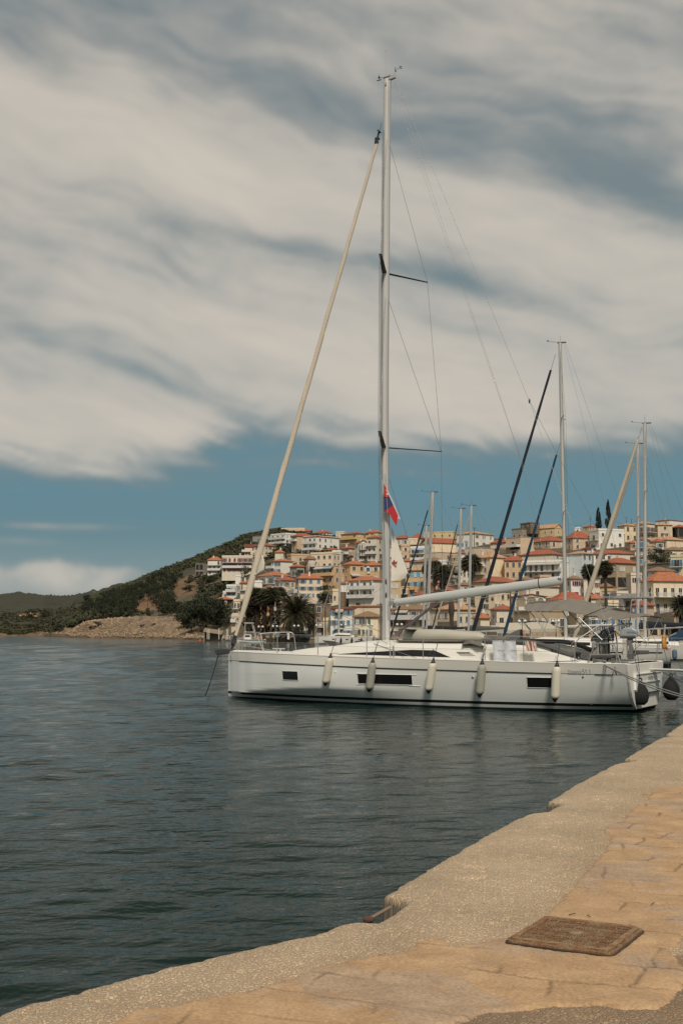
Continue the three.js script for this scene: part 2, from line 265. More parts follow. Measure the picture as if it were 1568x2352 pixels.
// ---------- water ----------
{
  const S = 1024, T = 4.4, waves = [], r = rngOf(31);
  for (let i = 0; i < 74; i++) { const k = 4 + Math.pow(r(), 1.5) * 80, t = 1.25 + (r() + r() + r() - 1.5) * 1.15, kx = Math.round(k * Math.cos(t)), ky = Math.round(k * Math.sin(t)), kk = Math.hypot(kx, ky) || 1; waves.push([kx * 2 * Math.PI, ky * 2 * Math.PI, r() * 6.28, 0.9 / Math.pow(kk, 1.15)]); }
  const h = new Float32Array(S * S), data = new Float32Array(S * S * 4); let lo = 9, hi = -9;
  for (let j = 0; j < S; j++) for (let i = 0; i < S; i++) { let s = 0; const u = i / S, v = j / S; for (const [a, b, c, w] of waves) { const q = Math.sin(a * u + b * v + c); s += w * (q > 0 ? q * q * 1.15 + q * 0.35 : q * 0.75); } s += 0.07 * fbm(u * 60, v * 60, 3, 60); h[j * S + i] = s; lo = Math.min(lo, s); hi = Math.max(hi, s); }
  const k0 = 0.035 / (hi - lo) * S / T / 2;      // heights in metres -> slopes
  for (let j = 0; j < S; j++) for (let i = 0; i < S; i++) { const dx = (h[j * S + (i + 1) % S] - h[j * S + (i + S - 1) % S]) * k0, dz = (h[((j + 1) % S) * S + i] - h[((j + S - 1) % S) * S + i]) * k0, n = 1 / Math.hypot(dx, dz, 1), o = (j * S + i) * 4; data[o] = 0.5 - dx * n * 0.5; data[o + 1] = 0.5 - dz * n * 0.5; data[o + 2] = 0.5 + n * 0.5; data[o + 3] = 1; }
  const ripples = new THREE.DataTexture(data, S, S, THREE.RGBAFormat, THREE.FloatType); ripples.wrapS = ripples.wrapT = THREE.RepeatWrapping; ripples.magFilter = ripples.minFilter = THREE.LinearFilter; ripples.repeat.set(1 / T, 1 / T); ripples.needsUpdate = true;
  const line = (stops) => { const o = []; for (const [a, b, s0, s1] of stops) { let x = a; while (x < b) { o.push(x); x += lerp(s0, s1, (x - a) / (b - a)); } } o.push(stops[stops.length - 1][1]); return o; };
  const X = line([[-3000, -120, 400, 6], [-120, -45, 3, 1], [-45, -9, 0.8, 0.2], [-9, 9, 0.11, 0.11], [9, 60, 0.2, 3], [60, 3000, 6, 400]]), Z = line([[-3000, -300, 300, 20], [-300, -60, 2.6, 0.7], [-60, -22, 0.6, 0.16], [-22, -3, 0.13, 0.09], [-3, 30, 0.4, 3], [30, 600, 20, 200]]);
  const w2 = []; for (let i = 0; i < 26; i++) { const L = 0.4 * Math.pow(7, r()), t = 1.3 + (r() + r() - 1) * 1.2; w2.push([Math.cos(t) * 6.283 / L, Math.sin(t) * 6.283 / L, r() * 6.28, 0.003 * Math.pow(L, 0.35), L]); }
  for (let i = 0; i < 18; i++) { const L = 1.7 * Math.pow(4, r()), t = 1.35 + (r() + r() - 1) * 1.3; w2.push([Math.cos(t) * 6.283 / L, Math.sin(t) * 6.283 / L, r() * 6.28, 0.0042 * Math.pow(L, 0.8), L, 1]); }
  const pos = [], uv = [], ix = [];
  for (let j = 0; j < Z.length; j++) for (let i = 0; i < X.length; i++) {
    const x = X[i], z = Z[j], cell = Math.max(i ? X[i] - X[i - 1] : 400, j ? Z[j] - Z[j - 1] : 300); let y = 0;
    const patch = 0.75 + 0.9 * fbm(x / 7, z / 4, 3);
    const open = 0.12 + 0.88 * sm(14, 60, -z); for (const [a, b, c, m, L, long] of w2) if (L > cell * 2.6) y += m * (long ? open : 1) * patch * Math.sin(a * x + b * z + c + 0.7 * Math.sin(b * x * 0.31 - a * z * 0.23));
    pos.push(x, y, z); uv.push(x + 0.5 * fbm(x / 9, z / 9, 2), z + 0.5 * fbm(x / 9 + 40, z / 9, 2));
  }
  const C = X.length; for (let j = 0; j < Z.length - 1; j++) for (let i = 0; i < C - 1; i++) { const p = j * C + i; ix.push(p, p + C, p + 1, p + 1, p + C, p + C + 1); }
  const g = new THREE.BufferGeometry(); g.setAttribute('position', new THREE.Float32BufferAttribute(pos, 3)); g.setAttribute('uv', new THREE.Float32BufferAttribute(uv, 2)); g.setIndex(ix); g.computeVertexNormals();
  struct('water', g, new THREE.MeshPhysicalMaterial({ color: rgb(0.0055, 0.018, 0.0145), roughness: 0.06, ior: 1.333, specularIntensity: 0.13, normalMap: ripples }));
}

// ---------- quay ----------
const QY = 0.75;
{
  const E = [[0, 2312], [60, 2293], [150, 2273], [330, 2222], [480, 2188], [640, 2150], [700, 2139], [745, 2124], [782, 2113.5], [840, 2120], [889, 2091], [928, 2065], [875, 2048], [930, 2014], [1000, 1975], [1060, 1940], [1130, 1900], [1175, 1876], [1204, 1864], [1245, 1861], [1286, 1841.5], [1252, 1836], [1300, 1806], [1370, 1769], [1409, 1750], [1434, 1748.5], [1455, 1741], [1428, 1739.5], [1480, 1709], [1511, 1691.5], [1531, 1690.5], [1547, 1687.5], [1524, 1684], [1568, 1655]].map(([x, y]) => { const p = onY(x, y, QY); return [p.x, p.z]; });
  const a0 = E[0], a1 = E[E.length - 1], L = Math.hypot(a1[0] - a0[0], a1[1] - a0[1]), tx = (a1[0] - a0[0]) / L, tz = (a1[1] - a0[1]) / L, nx = -tz, nz = tx;   // t along the edge, n inland
  const toTN = ([x, z]) => [(x - a0[0]) * tx + (z - a0[1]) * tz, (x - a0[0]) * nx + (z - a0[1]) * nz], back = (t, n) => [a0[0] + t * tx + n * nx, a0[1] + t * tz + n * nz];
  const ET = E.map(toTN); for (let i = 1; i < ET.length; i++) if (ET[i][0] <= ET[i - 1][0]) ET[i][0] = ET[i - 1][0] + 0.012;
  ET.unshift([-30, 1.5]); ET.push([60, 0.5]);
  const edgeN = (t) => { let i = 1; while (i < ET.length - 1 && ET[i][0] < t) i++; const k = (t - ET[i - 1][0]) / (ET[i][0] - ET[i - 1][0]); return lerp(ET[i - 1][1], ET[i][1], k) + 0.05 * fbm(t * 2.1, 3, 3) * sm(-1, 0.2, t) + 0.02 * fbm(t * 11, 8, 3); };
  const px = (l) => l.map(([x, y]) => { const p = onY(x, y, QY); return [p.x, p.z]; });
  const c7 = (l) => l.map(([x, y]) => [(1300 + x * 0.8036) * 0.6125, (3200 + y * 0.8036) * 0.6125]);
  const ochre = px([[-500, 2560], [120, 2400], [255, 2352], [300, 2327], [420, 2311], [560, 2282], [690, 2242], [720, 2226], [830, 2206], [905, 2194], [952, 2186], [958, 2166], [1010, 2160], [1032, 2178], [1120, 2166], [1190, 2150], [1245, 2110], [1283, 2076], [1312, 2046], [1338, 2012], [1382, 1968], [1408, 1922], [1382, 1908], [1400, 1899], [1432, 1884], [1455, 1858], [1490, 1838], [1480, 1824], [1502, 1814], [1568, 1806], [1900, 1760], [2400, 1700], [5000, 2200], [5000, 2900], [2000, 2600], [1568, 2145], [1560, 2160], [1541, 2172], [1537, 2190], [1550, 2208], [1568, 2222], [1568, 2270], [1548, 2282], [1528, 2310], [1512, 2322], [1420, 2318], [1380, 2312], [1250, 2313], [1170, 2322], [1100, 2330], [1062, 2344], [1040, 2356], [950, 2380], [800, 2440], [400, 2900], [-500, 2900]]);
  const segs = ochre.map((p, i) => [p, ochre[(i + 1) % ochre.length]]);
  const sdf = (x, z) => { let d = 1e9, inside = false; for (const [[ax, az], [bx, bz]] of segs) { const ex = bx - ax, ez = bz - az, k = clamp(((x - ax) * ex + (z - az) * ez) / (ex * ex + ez * ez), 0, 1), q = (x - ax - k * ex) ** 2 + (z - az - k * ez) ** 2; if (q < d) d = q; if ((az > z) !== (bz > z) && x < ex * (z - az) / ez + ax) inside = !inside; } return (inside ? 1 : -1) * Math.sqrt(d); };
  // joints of the stamped paving: jittered courses of flags, with many joints worn away
  const rowsOf = (x, z) => {
    const u = (x * 0.93 + z * 0.36), v = (-x * 0.36 + z * 0.93), w = v / 0.34 + 0.5 * fbm(u * 1.1, v * 1.1 + 4, 3), ri = Math.floor(w), fv = w - ri, h = tileHash(ri & 255, 7), q = u / (0.5 + 0.2 * h) + h * 3 + 0.4 * fbm(u * 1.3 + 9, v * 1.3, 3), fu = q - Math.floor(q);
    return Math.min(Math.min(fv, 1 - fv) * 0.34, Math.min(fu, 1 - fu) * 0.55);
  };
  const grid = (T, N, fn, keep) => {
    const pos = [], col = [], uv = [], ix = [], n = N.length, ok = [];
    for (const t of T) { const e = edgeN(t); for (let j = 0; j < n; j++) { const r = fn(t, e, N[j], j); pos.push(r[0], r[1], r[2]); uv.push(r[0], r[2]); col.push(r[3], r[4], r[5]); ok.push(r[6] ?? 1); } }
    for (let i = 0; i < T.length - 1; i++) for (let j = 0; j < n - 1; j++) { const p = i * n + j; if (keep && ok[p] + ok[p + 1] + ok[p + n] + ok[p + n + 1] <= 0) continue; ix.push(p, p + n, p + 1, p + 1, p + n, p + n + 1); }
    const g = new THREE.BufferGeometry(); g.setAttribute('position', new THREE.Float32BufferAttribute(pos, 3)); g.setAttribute('color', new THREE.Float32BufferAttribute(col, 3)); g.setAttribute('uv', new THREE.Float32BufferAttribute(uv, 2)); g.setIndex(ix);
    g.computeVertexNormals(); return g;
  };
  const span = (a, b, s0, s1) => { const o = []; let x = a; while (x < b) { o.push(x); x += lerp(s0, s1, clamp((x - a) / (b - a), 0, 1)); } return o; };
  const T = [-30, -12, -6, ...span(-3, -0.6, 0.25, 0.03), ...span(-0.6, 5, 0.014, 0.016), ...span(5, 21, 0.016, 0.05), ...span(21, 60, 0.2, 2), 60];
  const down = [-1.2, -0.3, 0.2, 0.45, 0.6, 0.68];
  const Nin = [...span(0.03, 2.6, 0.014, 0.016), ...span(2.6, 5.2, 0.03, 0.1), ...span(5.2, 30, 0.6, 4)], N = [...down.map((y) => ['d', y]), ...Nin.map((n) => ['n', n])];
  const rim = (n) => -0.05 * Math.exp(-n / 0.05);
  const heightOf = (x, z, n) => QY + rim(n) + 0.012 * fbm(x * 2, z * 2, 3) + 0.008 * fbm(x * 9, z * 9, 3) + 0.007 * fbm(x * 26 + 4, z * 26, 3) * sm(14, 5, -z);
  const base = grid(T, N, (t, e, [k, v], j) => {
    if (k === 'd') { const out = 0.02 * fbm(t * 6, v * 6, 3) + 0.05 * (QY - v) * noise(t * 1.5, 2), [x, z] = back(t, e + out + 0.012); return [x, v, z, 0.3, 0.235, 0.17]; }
    const [x, z] = back(t, e + v), s = sdf(x, z), hole = s < 0.05 ? 0.014 * sm(0.1, 0.3, fbm(x * 5 + 9, z * 5, 3)) : 0, pit = fbm(x * 0.9, z * 0.9, 3);
    const y = heightOf(x, z, v) - hole, g = 0.95 + 0.36 * fbm(x * 1.3, z * 1.3 + 7, 5) + 0.2 * fbm(x * 12, z * 12, 3) - 0.2 * sm(0.2, 0.42, fbm(x * 22, z * 22 + 3, 2));
    const smooth = sm(-0.35, -0.02, s) * 0.8, sand = 0.5 + pit, asphalt = (-z < 6.8 && v > 1.7) ? 1 : 0;   // mortar-grey near the ochre, darker worn concrete inland
    const c = [lerp(lerp(0.7, 0.74, sand), 0.66, smooth), lerp(lerp(0.52, 0.535, sand), 0.47, smooth), lerp(lerp(0.335, 0.345, sand), 0.29, smooth)];
    const dk = asphalt ? 0.6 : 1; return [x, y, z, c[0] * g * dk * (asphalt ? 1.04 : 1), c[1] * g * dk * (asphalt ? 0.97 : 1), c[2] * g * dk * (asphalt ? 0.93 : 1)];
  });
  const W = []; { const r = rngOf(5); for (let i = 0; i < 64 * 64; i++) W.push([r(), r(), r(), r()]); }
  const worley = (u, v, n) => { const x = u * n, y = v * n, xi = Math.floor(x), yi = Math.floor(y); let a = 9, b = 9, id = 0; for (let dy = -1; dy <= 1; dy++) for (let dx = -1; dx <= 1; dx++) { const cx = ((xi + dx) % n + n) % n, cy = ((yi + dy) % n + n) % n, k = (cx + cy * 61) % 4096, d = Math.hypot(xi + dx + W[k][0] - x, yi + dy + W[k][1] - y) * (0.75 + 0.5 * W[k][2]); if (d < a) { b = a; a = d; id = k; } else if (d < b) b = d; } return [a, b, id]; };
  const S = 1024, hgt = new Float32Array(S * S);
  const pebbles = texture(S, (u, v, i, j) => { const [a, b, id] = worley(u, v, 92), [a2, b2, id2] = worley(u + 0.37, v + 0.11, 44), big = sm(0.42, 0.3, a2) * (W[id2][3] > 0.58 ? 1 : 0), stone = sm(0.5, 0.28, a), t = W[id][3], n = 0.1 * fbm(u * 120, v * 120, 2, 120); hgt[j * S + i] = Math.max(stone * (0.35 + 0.4 * t), big * 0.95) + n * 0.6; const k = lerp(0.77, 0.88 + 0.19 * (t - 0.3), stone) + 1.2 * n, q = lerp(k, 0.86 + 0.17 * W[id2][2], big); const warm = lerp(0, W[id][2] - 0.5, stone) * 0.06; return [q + warm, q, q - warm]; }, true, 1 / 1.15);
  const pebbleBump = texture(S, (u, v, i, j) => { const k = hgt[j * S + i] * 0.8; return [k, k, k]; }, false, 1 / 1.15);
  const sandMap = texture(S, (u, v) => { const n = fbm(u * 90, v * 90, 3, 90), m = fbm(u * 7, v * 7, 5, 7), sp = sm(0.3, 0.42, fbm(u * 160 + 5, v * 160, 2, 160)); const k = 0.92 + 0.24 * n + 0.16 * m - 0.26 * sp; return [k, k * (0.985 + 0.04 * m), k * (0.96 + 0.06 * m)]; }, true, 1 / 1.6);
  const sandBump = texture(S, (u, v) => { const k = 0.5 + 0.35 * fbm(u * 90, v * 90, 4, 90) + 0.3 * fbm(u * 20, v * 20, 3, 20); return [k, k, k]; }, false, 1 / 1.6);
  struct('quay', base, M(1, 1, 1, 0.93, { vertexColors: true, map: pebbles, bumpMap: pebbleBump, bumpScale: 0.008 }));
  const T2 = [...span(-0.6, 5, 0.0145, 0.0165), ...span(5, 21, 0.0165, 0.05)], N2 = [...span(0.35, 3.4, 0.0155, 0.0165), ...span(3.4, 6, 0.03, 0.1)].map((n) => n);
  const mort = grid(T2, N2, (t, e, n) => {
    const [x, z] = back(t, n), s = sdf(x, z) + 0.045 * fbm(x * 7, z * 7, 4) + 0.02 * fbm(x * 24, z * 24, 3);
    const d = rowsOf(x, z), wear = fbm(x * 1.2 + 20, z * 1.2, 3), w = 0.0035 * (0.7 + 1.2 * noise(x * 9, z * 9)), live = sm(-0.06, 0.24, noise(x * 1.9 + 6, z * 1.9) + 0.1), crack = (1 - sm(w, w + 0.011, d)) * live;
    const y = heightOf(x, z, 1) + lerp(-0.02, 0.013, sm(-0.035, 0.02, s)) + 0.0035 * fbm(x * 4, z * 4, 3) - 0.008 * crack + 0.0012 * sm(0.02, 0.09, d);
    const patch = sm(0.02, 0.16, fbm(x * 1.15 + 3, z * 1.15, 4) + 0.35 * fbm(x * 6, z * 6, 3)), g = 0.96 + 0.26 * fbm(x * 3, z * 3, 5) + 0.2 * fbm(x * 17, z * 17, 3);
    const spk = sm(0.1, 0.3, fbm(x * 40, z * 40, 2)) * 0.24 * patch, c = [lerp(0.57, 0.51, patch), lerp(0.37, 0.362, patch), lerp(0.208, 0.245, patch)].map((v) => v * g * (1 - 0.5 * crack) * (1 - spk));
    return [x, y, z, ...c, s + 0.06];
  }, true);
  struct('ochre_pavement', mort, M(1, 1, 1, 0.95, { vertexColors: true, map: sandMap, bumpMap: sandBump, bumpScale: 0.006 }));

  // manhole cover
  const P = [[1237, 2110], [1465, 2136], [1415, 2198], [1175, 2165]].map(([x, y]) => onY(x, y, QY + 0.02)), c = P.reduce((s, p) => s.add(p), V(0, 0, 0)).multiplyScalar(0.25), ex = P[1].clone().sub(P[0]).add(P[2].clone().sub(P[3])).multiplyScalar(0.5), ez = P[3].clone().sub(P[0]).add(P[2].clone().sub(P[1])).multiplyScalar(0.5);
  const w = ex.length(), d = ez.length(), turn = Math.atan2(-ex.z, ex.x);
  const rustMap = texture(512, (u, v) => { const n = fbm(u * 9, v * 9, 5, 9), r = sm(-0.12, 0.14, n), f = 0.85 + 0.5 * fbm(u * 60, v * 60, 3, 60); return [lerp(0.66, 0.6, r) * f, lerp(0.57, 0.42, r) * f, lerp(0.44, 0.29, r) * f]; }, true, 1.6);
  const rust = M(0.9, 0.86, 0.82, 0.85, { map: rustMap, metalness: 0.15 }), rustPale = M(1.05, 1.02, 0.95, 0.8, { map: rustMap, metalness: 0.15 });
  const cover = thing('manhole_cover', 'rusty rectangular iron manhole cover set in the ochre pavement', 'manhole cover', V(c.x, QY + 0.01, c.z), turn);
  const rr = (ww, dd, r, y, h) => { const s = new THREE.Shape(), x = ww / 2, z = dd / 2; s.moveTo(-x + r, -z); s.lineTo(x - r, -z); s.quadraticCurveTo(x, -z, x, -z + r); s.lineTo(x, z - r); s.quadraticCurveTo(x, z, x - r, z); s.lineTo(-x + r, z); s.quadraticCurveTo(-x, z, -x, z - r); s.lineTo(-x, -z + r); s.quadraticCurveTo(-x, -z, -x + r, -z); return s; };
  const plate = new THREE.ExtrudeGeometry(rr(w, d, 0.045), { depth: 0.02, bevelEnabled: true, bevelSize: 0.004, bevelThickness: 0.004, bevelSegments: 2 }).rotateX(-Math.PI / 2);
  obj('plate', metres(plate), rust, cover);
  obj('frame_gap', metres(new THREE.ExtrudeGeometry(rr(w + 0.024, d + 0.024, 0.05), { depth: 0.004, bevelEnabled: false }).rotateX(-Math.PI / 2).translate(0, 0.008, 0)), M(0.06, 0.045, 0.035, 0.95), cover);
  const ringS = rr(w - 0.03, d - 0.03, 0.04); ringS.holes.push(rr(w - 0.085, d - 0.085, 0.03));
  obj('rim', metres(new THREE.ExtrudeGeometry(ringS, { depth: 0.008, bevelEnabled: true, bevelSize: 0.002, bevelThickness: 0.002, bevelSegments: 1 }).rotateX(-Math.PI / 2).translate(0, 0.024, 0)), rustPale, cover);
  const ribs = [], bars = [], nx2 = 7, nz2 = 9, r2 = rngOf(12), cw = (w - 0.1) / nx2, cd = (d - 0.1) / nz2;
  for (let i = 0; i < nx2; i++) for (let j = 0; j < nz2; j++) { const x = -w / 2 + 0.05 + (i + 0.5) * cw, z = -d / 2 + 0.05 + (j + 0.5) * cd; if (Math.hypot(x, z) < 0.05) continue; for (let k = 0; k < 4; k++) ribs.push(box(cw * 0.15, 0.008, cd * (0.45 + 0.3 * r2()), x + (k - 1.5) * cw * 0.215, 0.0265, z + (r2() - 0.5) * cd * 0.15, (r2() - 0.5) * 0.5)); }
  for (let i = 1; i < nx2; i++) bars.push(box(0.006, 0.008, d - 0.1, -w / 2 + 0.05 + i * cw, 0.027, 0)); for (let j = 2; j < nz2; j += 2) bars.push(box(w - 0.1, 0.007, 0.006, 0, 0.027, -d / 2 + 0.05 + j * cd));
  obj('tread_pattern', ribs.map(metres), rust, cover).userData.kind = 'stuff'; obj('rib_lattice', bars.map(metres), rustPale, cover);
  obj('centre_boss', metres(lathe([[0.001, 0.024], [0.04, 0.024], [0.042, 0.033], [0.03, 0.037], [0.001, 0.037]], 16)), rustPale, cover);
  // rusty mooring bar in the broken notch
  const b0 = onY(885, 2090, QY - 0.02), b1 = onY(846, 2112, QY - 0.06);
  const ring = thing('mooring_bar', 'rusty iron mooring bar sticking out of the broken quay edge', 'mooring bar', b0);
  const rel = b1.clone().sub(b0); obj('rod', [bar(rel.clone().multiplyScalar(-0.3), rel, 0.011, 8)], M(0.2, 0.14, 0.1, 0.85), ring); obj('knob', [new THREE.SphereGeometry(0.024, 12, 8).scale(1.4, 0.9, 0.9).translate(rel.x, rel.y, rel.z)], M(0.1, 0.05, 0.035, 0.9), ring);
  // small twigs
  for (const [x, y, len, a, l] of [[1312, 2100, 0.02, 0.4, 'short brown twig lying on ochre pavement beyond the manhole cover, nearer the concrete band'], [1350, 2105, 0.012, 2.6, 'tiny dark twig on ochre pavement just beyond the manhole cover'], [1496, 2076, 0.012, 1, 'dark fleck of debris on ochre pavement near the right picture edge']]) { const p = onY(x, y, QY + 0.022); tag(obj('twig', [bar(V(-len, 0, 0), V(len, 0.006, 0.01), 0.003, 5)], M(0.1, 0.07, 0.05, 0.9)), l, 'twig').position.copy(p); scene.children[scene.children.length - 1].rotation.y = a; }
}
// ---------- shared boat shapes (x from bow to stern, y up from the waterline, z towards the quay side) ----------
const interp = (tab, t) => { let i = 1; while (i < tab.length - 1 && tab[i][0] < t) i++; const [a, u] = tab[i - 1], [b, v] = tab[i], k = clamp((t - a) / (b - a), 0, 1); const [, p] = tab[Math.max(0, i - 2)], [, q] = tab[Math.min(tab.length - 1, i + 1)]; const k2 = k * k, k3 = k2 * k, m0 = (v - p) / 2, m1 = (q - u) / 2; return (2 * k3 - 3 * k2 + 1) * u + (k3 - 2 * k2 + k) * m0 + (-2 * k3 + 3 * k2) * v + (k3 - k2) * m1; };
const BEAM = [[0, 0.03], [0.02, 0.12], [0.05, 0.24], [0.1, 0.4], [0.2, 0.63], [0.3, 0.79], [0.4, 0.9], [0.5, 0.965], [0.6, 0.995], [0.7, 1], [0.8, 0.985], [0.9, 0.955], [1, 0.91]];
const WATER = [[0, 0.012], [0.02, 0.05], [0.05, 0.11], [0.1, 0.21], [0.2, 0.4], [0.3, 0.56], [0.4, 0.68], [0.5, 0.76], [0.6, 0.8], [0.7, 0.8], [0.8, 0.76], [0.9, 0.66], [1, 0.44]];
function hullOf(L, B, fb, chineY, chine) {          // half breadth at (x, y); fb(x) is the freeboard
  return (x, y) => {
    const t = clamp(x / L, 0, 1), b = B * interp(BEAM, t), w = B * interp(WATER, t), f = fb(x), yc = chineY(t), bc = lerp(w, b, chine(t)), kd = lerp(0.5, 0.06, sm(0.72, 1, t)), round = b * Math.pow(clamp((y + kd) / (f + kd), 0, 1), clamp(Math.log(w / b) / Math.log(kd / (f + kd)), 0.1, 1)), soft = sm(0.3, 0.62, t);
    if (y >= yc) { const k = (y - yc) / (f - yc); return lerp(lerp(bc, b, k) + 0.02 * B * Math.sin(k * Math.PI) * sm(0, 0.3, t), round, soft); }
    const u = clamp((y + kd) / (yc + kd), 0, 1), p = clamp(Math.log(w / bc) / Math.log(kd / (yc + kd)), 0.12, 1.4); return lerp(bc * Math.pow(u, p), round, soft);
  };
}
function skin(hb, L, X, ys, side = 0) {             // hull strip between the heights ys (functions of x), both sides
  const gs = []; for (const s of side ? [side] : [1, -1]) { const rows = X.map((x) => ys.map((f) => { const y = typeof f === 'number' ? f : f(x); return V(x, y, s * hb(x, y)); })); gs.push(loft(s > 0 ? rows : rows.map((r) => r.slice().reverse()))); }
  return gs;
}
const stations = (L, n = 40) => [...Array(n + 1).keys()].map((i) => { const t = i / n; return L * (t < 0.5 ? 2 * t * t * 0.55 + t * 0.45 : t); });

// ---------- the large white sailing yacht ----------
const BETA = 28 * Math.PI / 180, bow = onY(526.5, 1601.5, 0), cB = Math.cos(BETA), sB = Math.sin(BETA);
function BL(px, py, z) {           // pixel -> yacht coordinates on its lengthwise plane z
  const r = rayOf(px, py), o = V(0, EYE, 0).sub(bow), nx = -sB, nz = cB, k = (z - (o.x * nx + o.z * nz)) / (r.x * nx + r.z * nz), p = o.addScaledVector(r, k);
  return V(p.x * cB + p.z * sB, p.y, z);
}
const yacht = thing('sailing_yacht', 'large white sloop with cream furled headsail moored closest to the quay', 'sailing yacht', bow, -BETA);
const L0 = 15.12, sheerPts = [[0, BL(527, 1497.5, 0).y], [0.15, 1.6], [0.5, 1.5], [1, BL(1437, 1527, 2.1).y]];
const fb = (x) => interp(sheerPts, x / L0), BM = 2.35;
const hb = hullOf(L0, BM, fb, (t) => lerp(0.2, 0.52, sm(0, 0.35, t)), (t) => lerp(0.9, 0.97, sm(0, 0.5, t)));
const XS = stations(L0, 64), sternRake = (y) => 0;
{
  const hullTop = (x) => fb(x) - 0.3;
  each('hull', [...skin(hb, L0, XS, [0.235, 0.3, 0.38, 0.46, 0.52, 0.6, 0.75, 0.9, (x) => lerp(0.9, hullTop(x), 0.5), hullTop]), ...skin(hb, L0, XS, [0.055, 0.1, 0.145])], gel, yacht);
  each('rubrail_band', skin((x, y) => hb(x, y) + 0.012, L0, XS, [(x) => fb(x) - 0.29, (x) => fb(x) - 0.15, (x) => fb(x) - 0.03, fb]), gelMatt, yacht);
  const XG = XS.filter((x) => x > 0.65 && x < BL(1277, 1539, 2.2).x);
  each('cove_line', skin((x, y) => hb(x, y) + 0.017, L0, XG, [(x) => fb(x) - 0.318, (x) => fb(x) - 0.286]), black, yacht);
  each('cove_line', skin((x, y) => hb(x, y) + 0.018, L0, [0, 1, 2, 3, 4].map((i) => BL(1364 + i * 10, 1543, 2.15).x), [(x) => fb(x) - 0.318, (x) => fb(x) - 0.288]), black, yacht);
  each('boot_stripe', skin(hb, L0, XS, [0.145, 0.19, 0.235]), M(0.02, 0.018, 0.016, 0.4), yacht);
  each('antifouling', skin(hb, L0, XS, [-0.45, -0.3, -0.15, -0.05, 0.0, 0.055]), M(0.018, 0.026, 0.034, 0.7), yacht);
  each('toe_rail', [1, -1].map((s) => sweep(XS.map((x) => V(x, fb(x) + 0.018, s * (hb(x, fb(x)) - 0.015))), () => [0.02, 0.022], 6)), gelMatt, yacht);
  // stem plate and bow markings
  const stem = [0.28, 0.5, 0.7, 0.9].map((y) => V(-0.012, y, 0)); obj('stem_guard', [sweep(stem, () => [0.05, 0.03], 8)], M(0.5, 0.46, 0.4, 0.35, { metalness: 0.6 }), yacht);
  // deck
  const deckRows = XS.filter((x) => x < 15.3).map((x) => [-1, -0.6, -0.2, 0.2, 0.6, 1].map((k) => V(x, fb(x) + 0.004 + 0.07 * (1 - k * k), k * hb(x, fb(x)))));
  obj('deck', loft(deckRows), gelMatt, yacht);
  // transom
  const ty = [0.1, 0.14, 0.2, 0.3, 0.45, 0.6, 0.9, 1.2, fb(L0)], ring = [...ty.map((y) => [hb(L0, y), y]), ...ty.slice().reverse().map((y) => [-hb(L0, y), y])];
  const tg = slab(ring.map(([z, y]) => [-z, y]), 0.05, 0.02).rotateY(Math.PI / 2).translate(L0 - 0.03, 0, 0); obj('transom', [tg], gelMatt, yacht);
  const pane = [[-1.35, 0.52], [1.35, 0.52], [1.55, 0.66], [1.55, 1.12], [-1.55, 1.12], [-1.55, 0.66]];
  each('swim_platform', [slab(pane, 0.05, 0.012).rotateY(Math.PI / 2).translate(L0 + 0.05, 0, 0), box(0.05, 0.03, 2.6, L0 + 0.125, 0.86, 0)], gel, yacht);
  each('platform_seam', [box(0.012, 0.02, 2.8, L0 + 0.122, 0.535, 0), box(0.012, 0.016, 2.9, L0 + 0.122, 1.09, 0)], black, yacht);
  const name = words('mighty', 0.15, 0.004); name.rotateY(Math.PI / 2).translate(L0 + 0.122, 0.9, 0.18); obj('lettering', [name], M(0.28, 0.26, 0.24, 0.6), yacht);
  // lettering on the side
  const side = (s, px, py, px2, size, italic) => { const z = hb(BL(px, py, 2.3).x, BL(px, py, 2.3).y), a = BL(px, py, z), b = BL(px2, py, z), g = words(s, 1, 0.004), w = g.boundingBox.max.x; const k = (b.x - a.x) / w, h = size ?? k; const pos = g.attributes.position; for (let i = 0; i < pos.count; i++) { const x = a.x + pos.getX(i) * k, y = a.y + pos.getY(i) * h; pos.setXYZ(i, x, y, hb(x, y) + 0.008 + pos.getZ(i)); } g.computeVertexNormals(); return g; };
  each('lettering', [side('Oceanis', 1303, 1548.5, 1334, 0.12), side('51.1', 1336.5, 1548.8, 1354.5, 0.145)], M(0.06, 0.058, 0.055, 0.5), yacht);
  obj('maker_plate', skin((x, y) => hb(x, y) + 0.006, L0, [0.27, 0.35, 0.45, 0.55, 0.65, 0.75, 0.85], [0.142, 0.19, 0.242], 1), gel, yacht);
  { const g = words('BENETEAU', 1, 0.002), k = 0.54 / g.boundingBox.max.x, p = g.attributes.position; for (let i = 0; i < p.count; i++) { const x = 0.29 + p.getX(i) * k, y = 0.155 + p.getY(i) * 0.1; p.setXYZ(i, x, y, hb(x, y) + 0.01 + p.getZ(i)); } obj('lettering', [g], M(0.03, 0.03, 0.03, 0.5), yacht); }
  { const c = BL(538, 1514, 0.1), pts = [[0.02, 0.09], [-0.02, 0.12], [-0.03, 0.08], [0.02, 0.03], [0.03, -0.03], [0, -0.09], [-0.03, -0.06]].map(([x, y]) => V(0.17 + x, c.y + y, hb(0.17 + x, c.y + y) + 0.006)); obj('bow_emblem', [pipe(pts, 0.011, 5, 24)], black, yacht); }
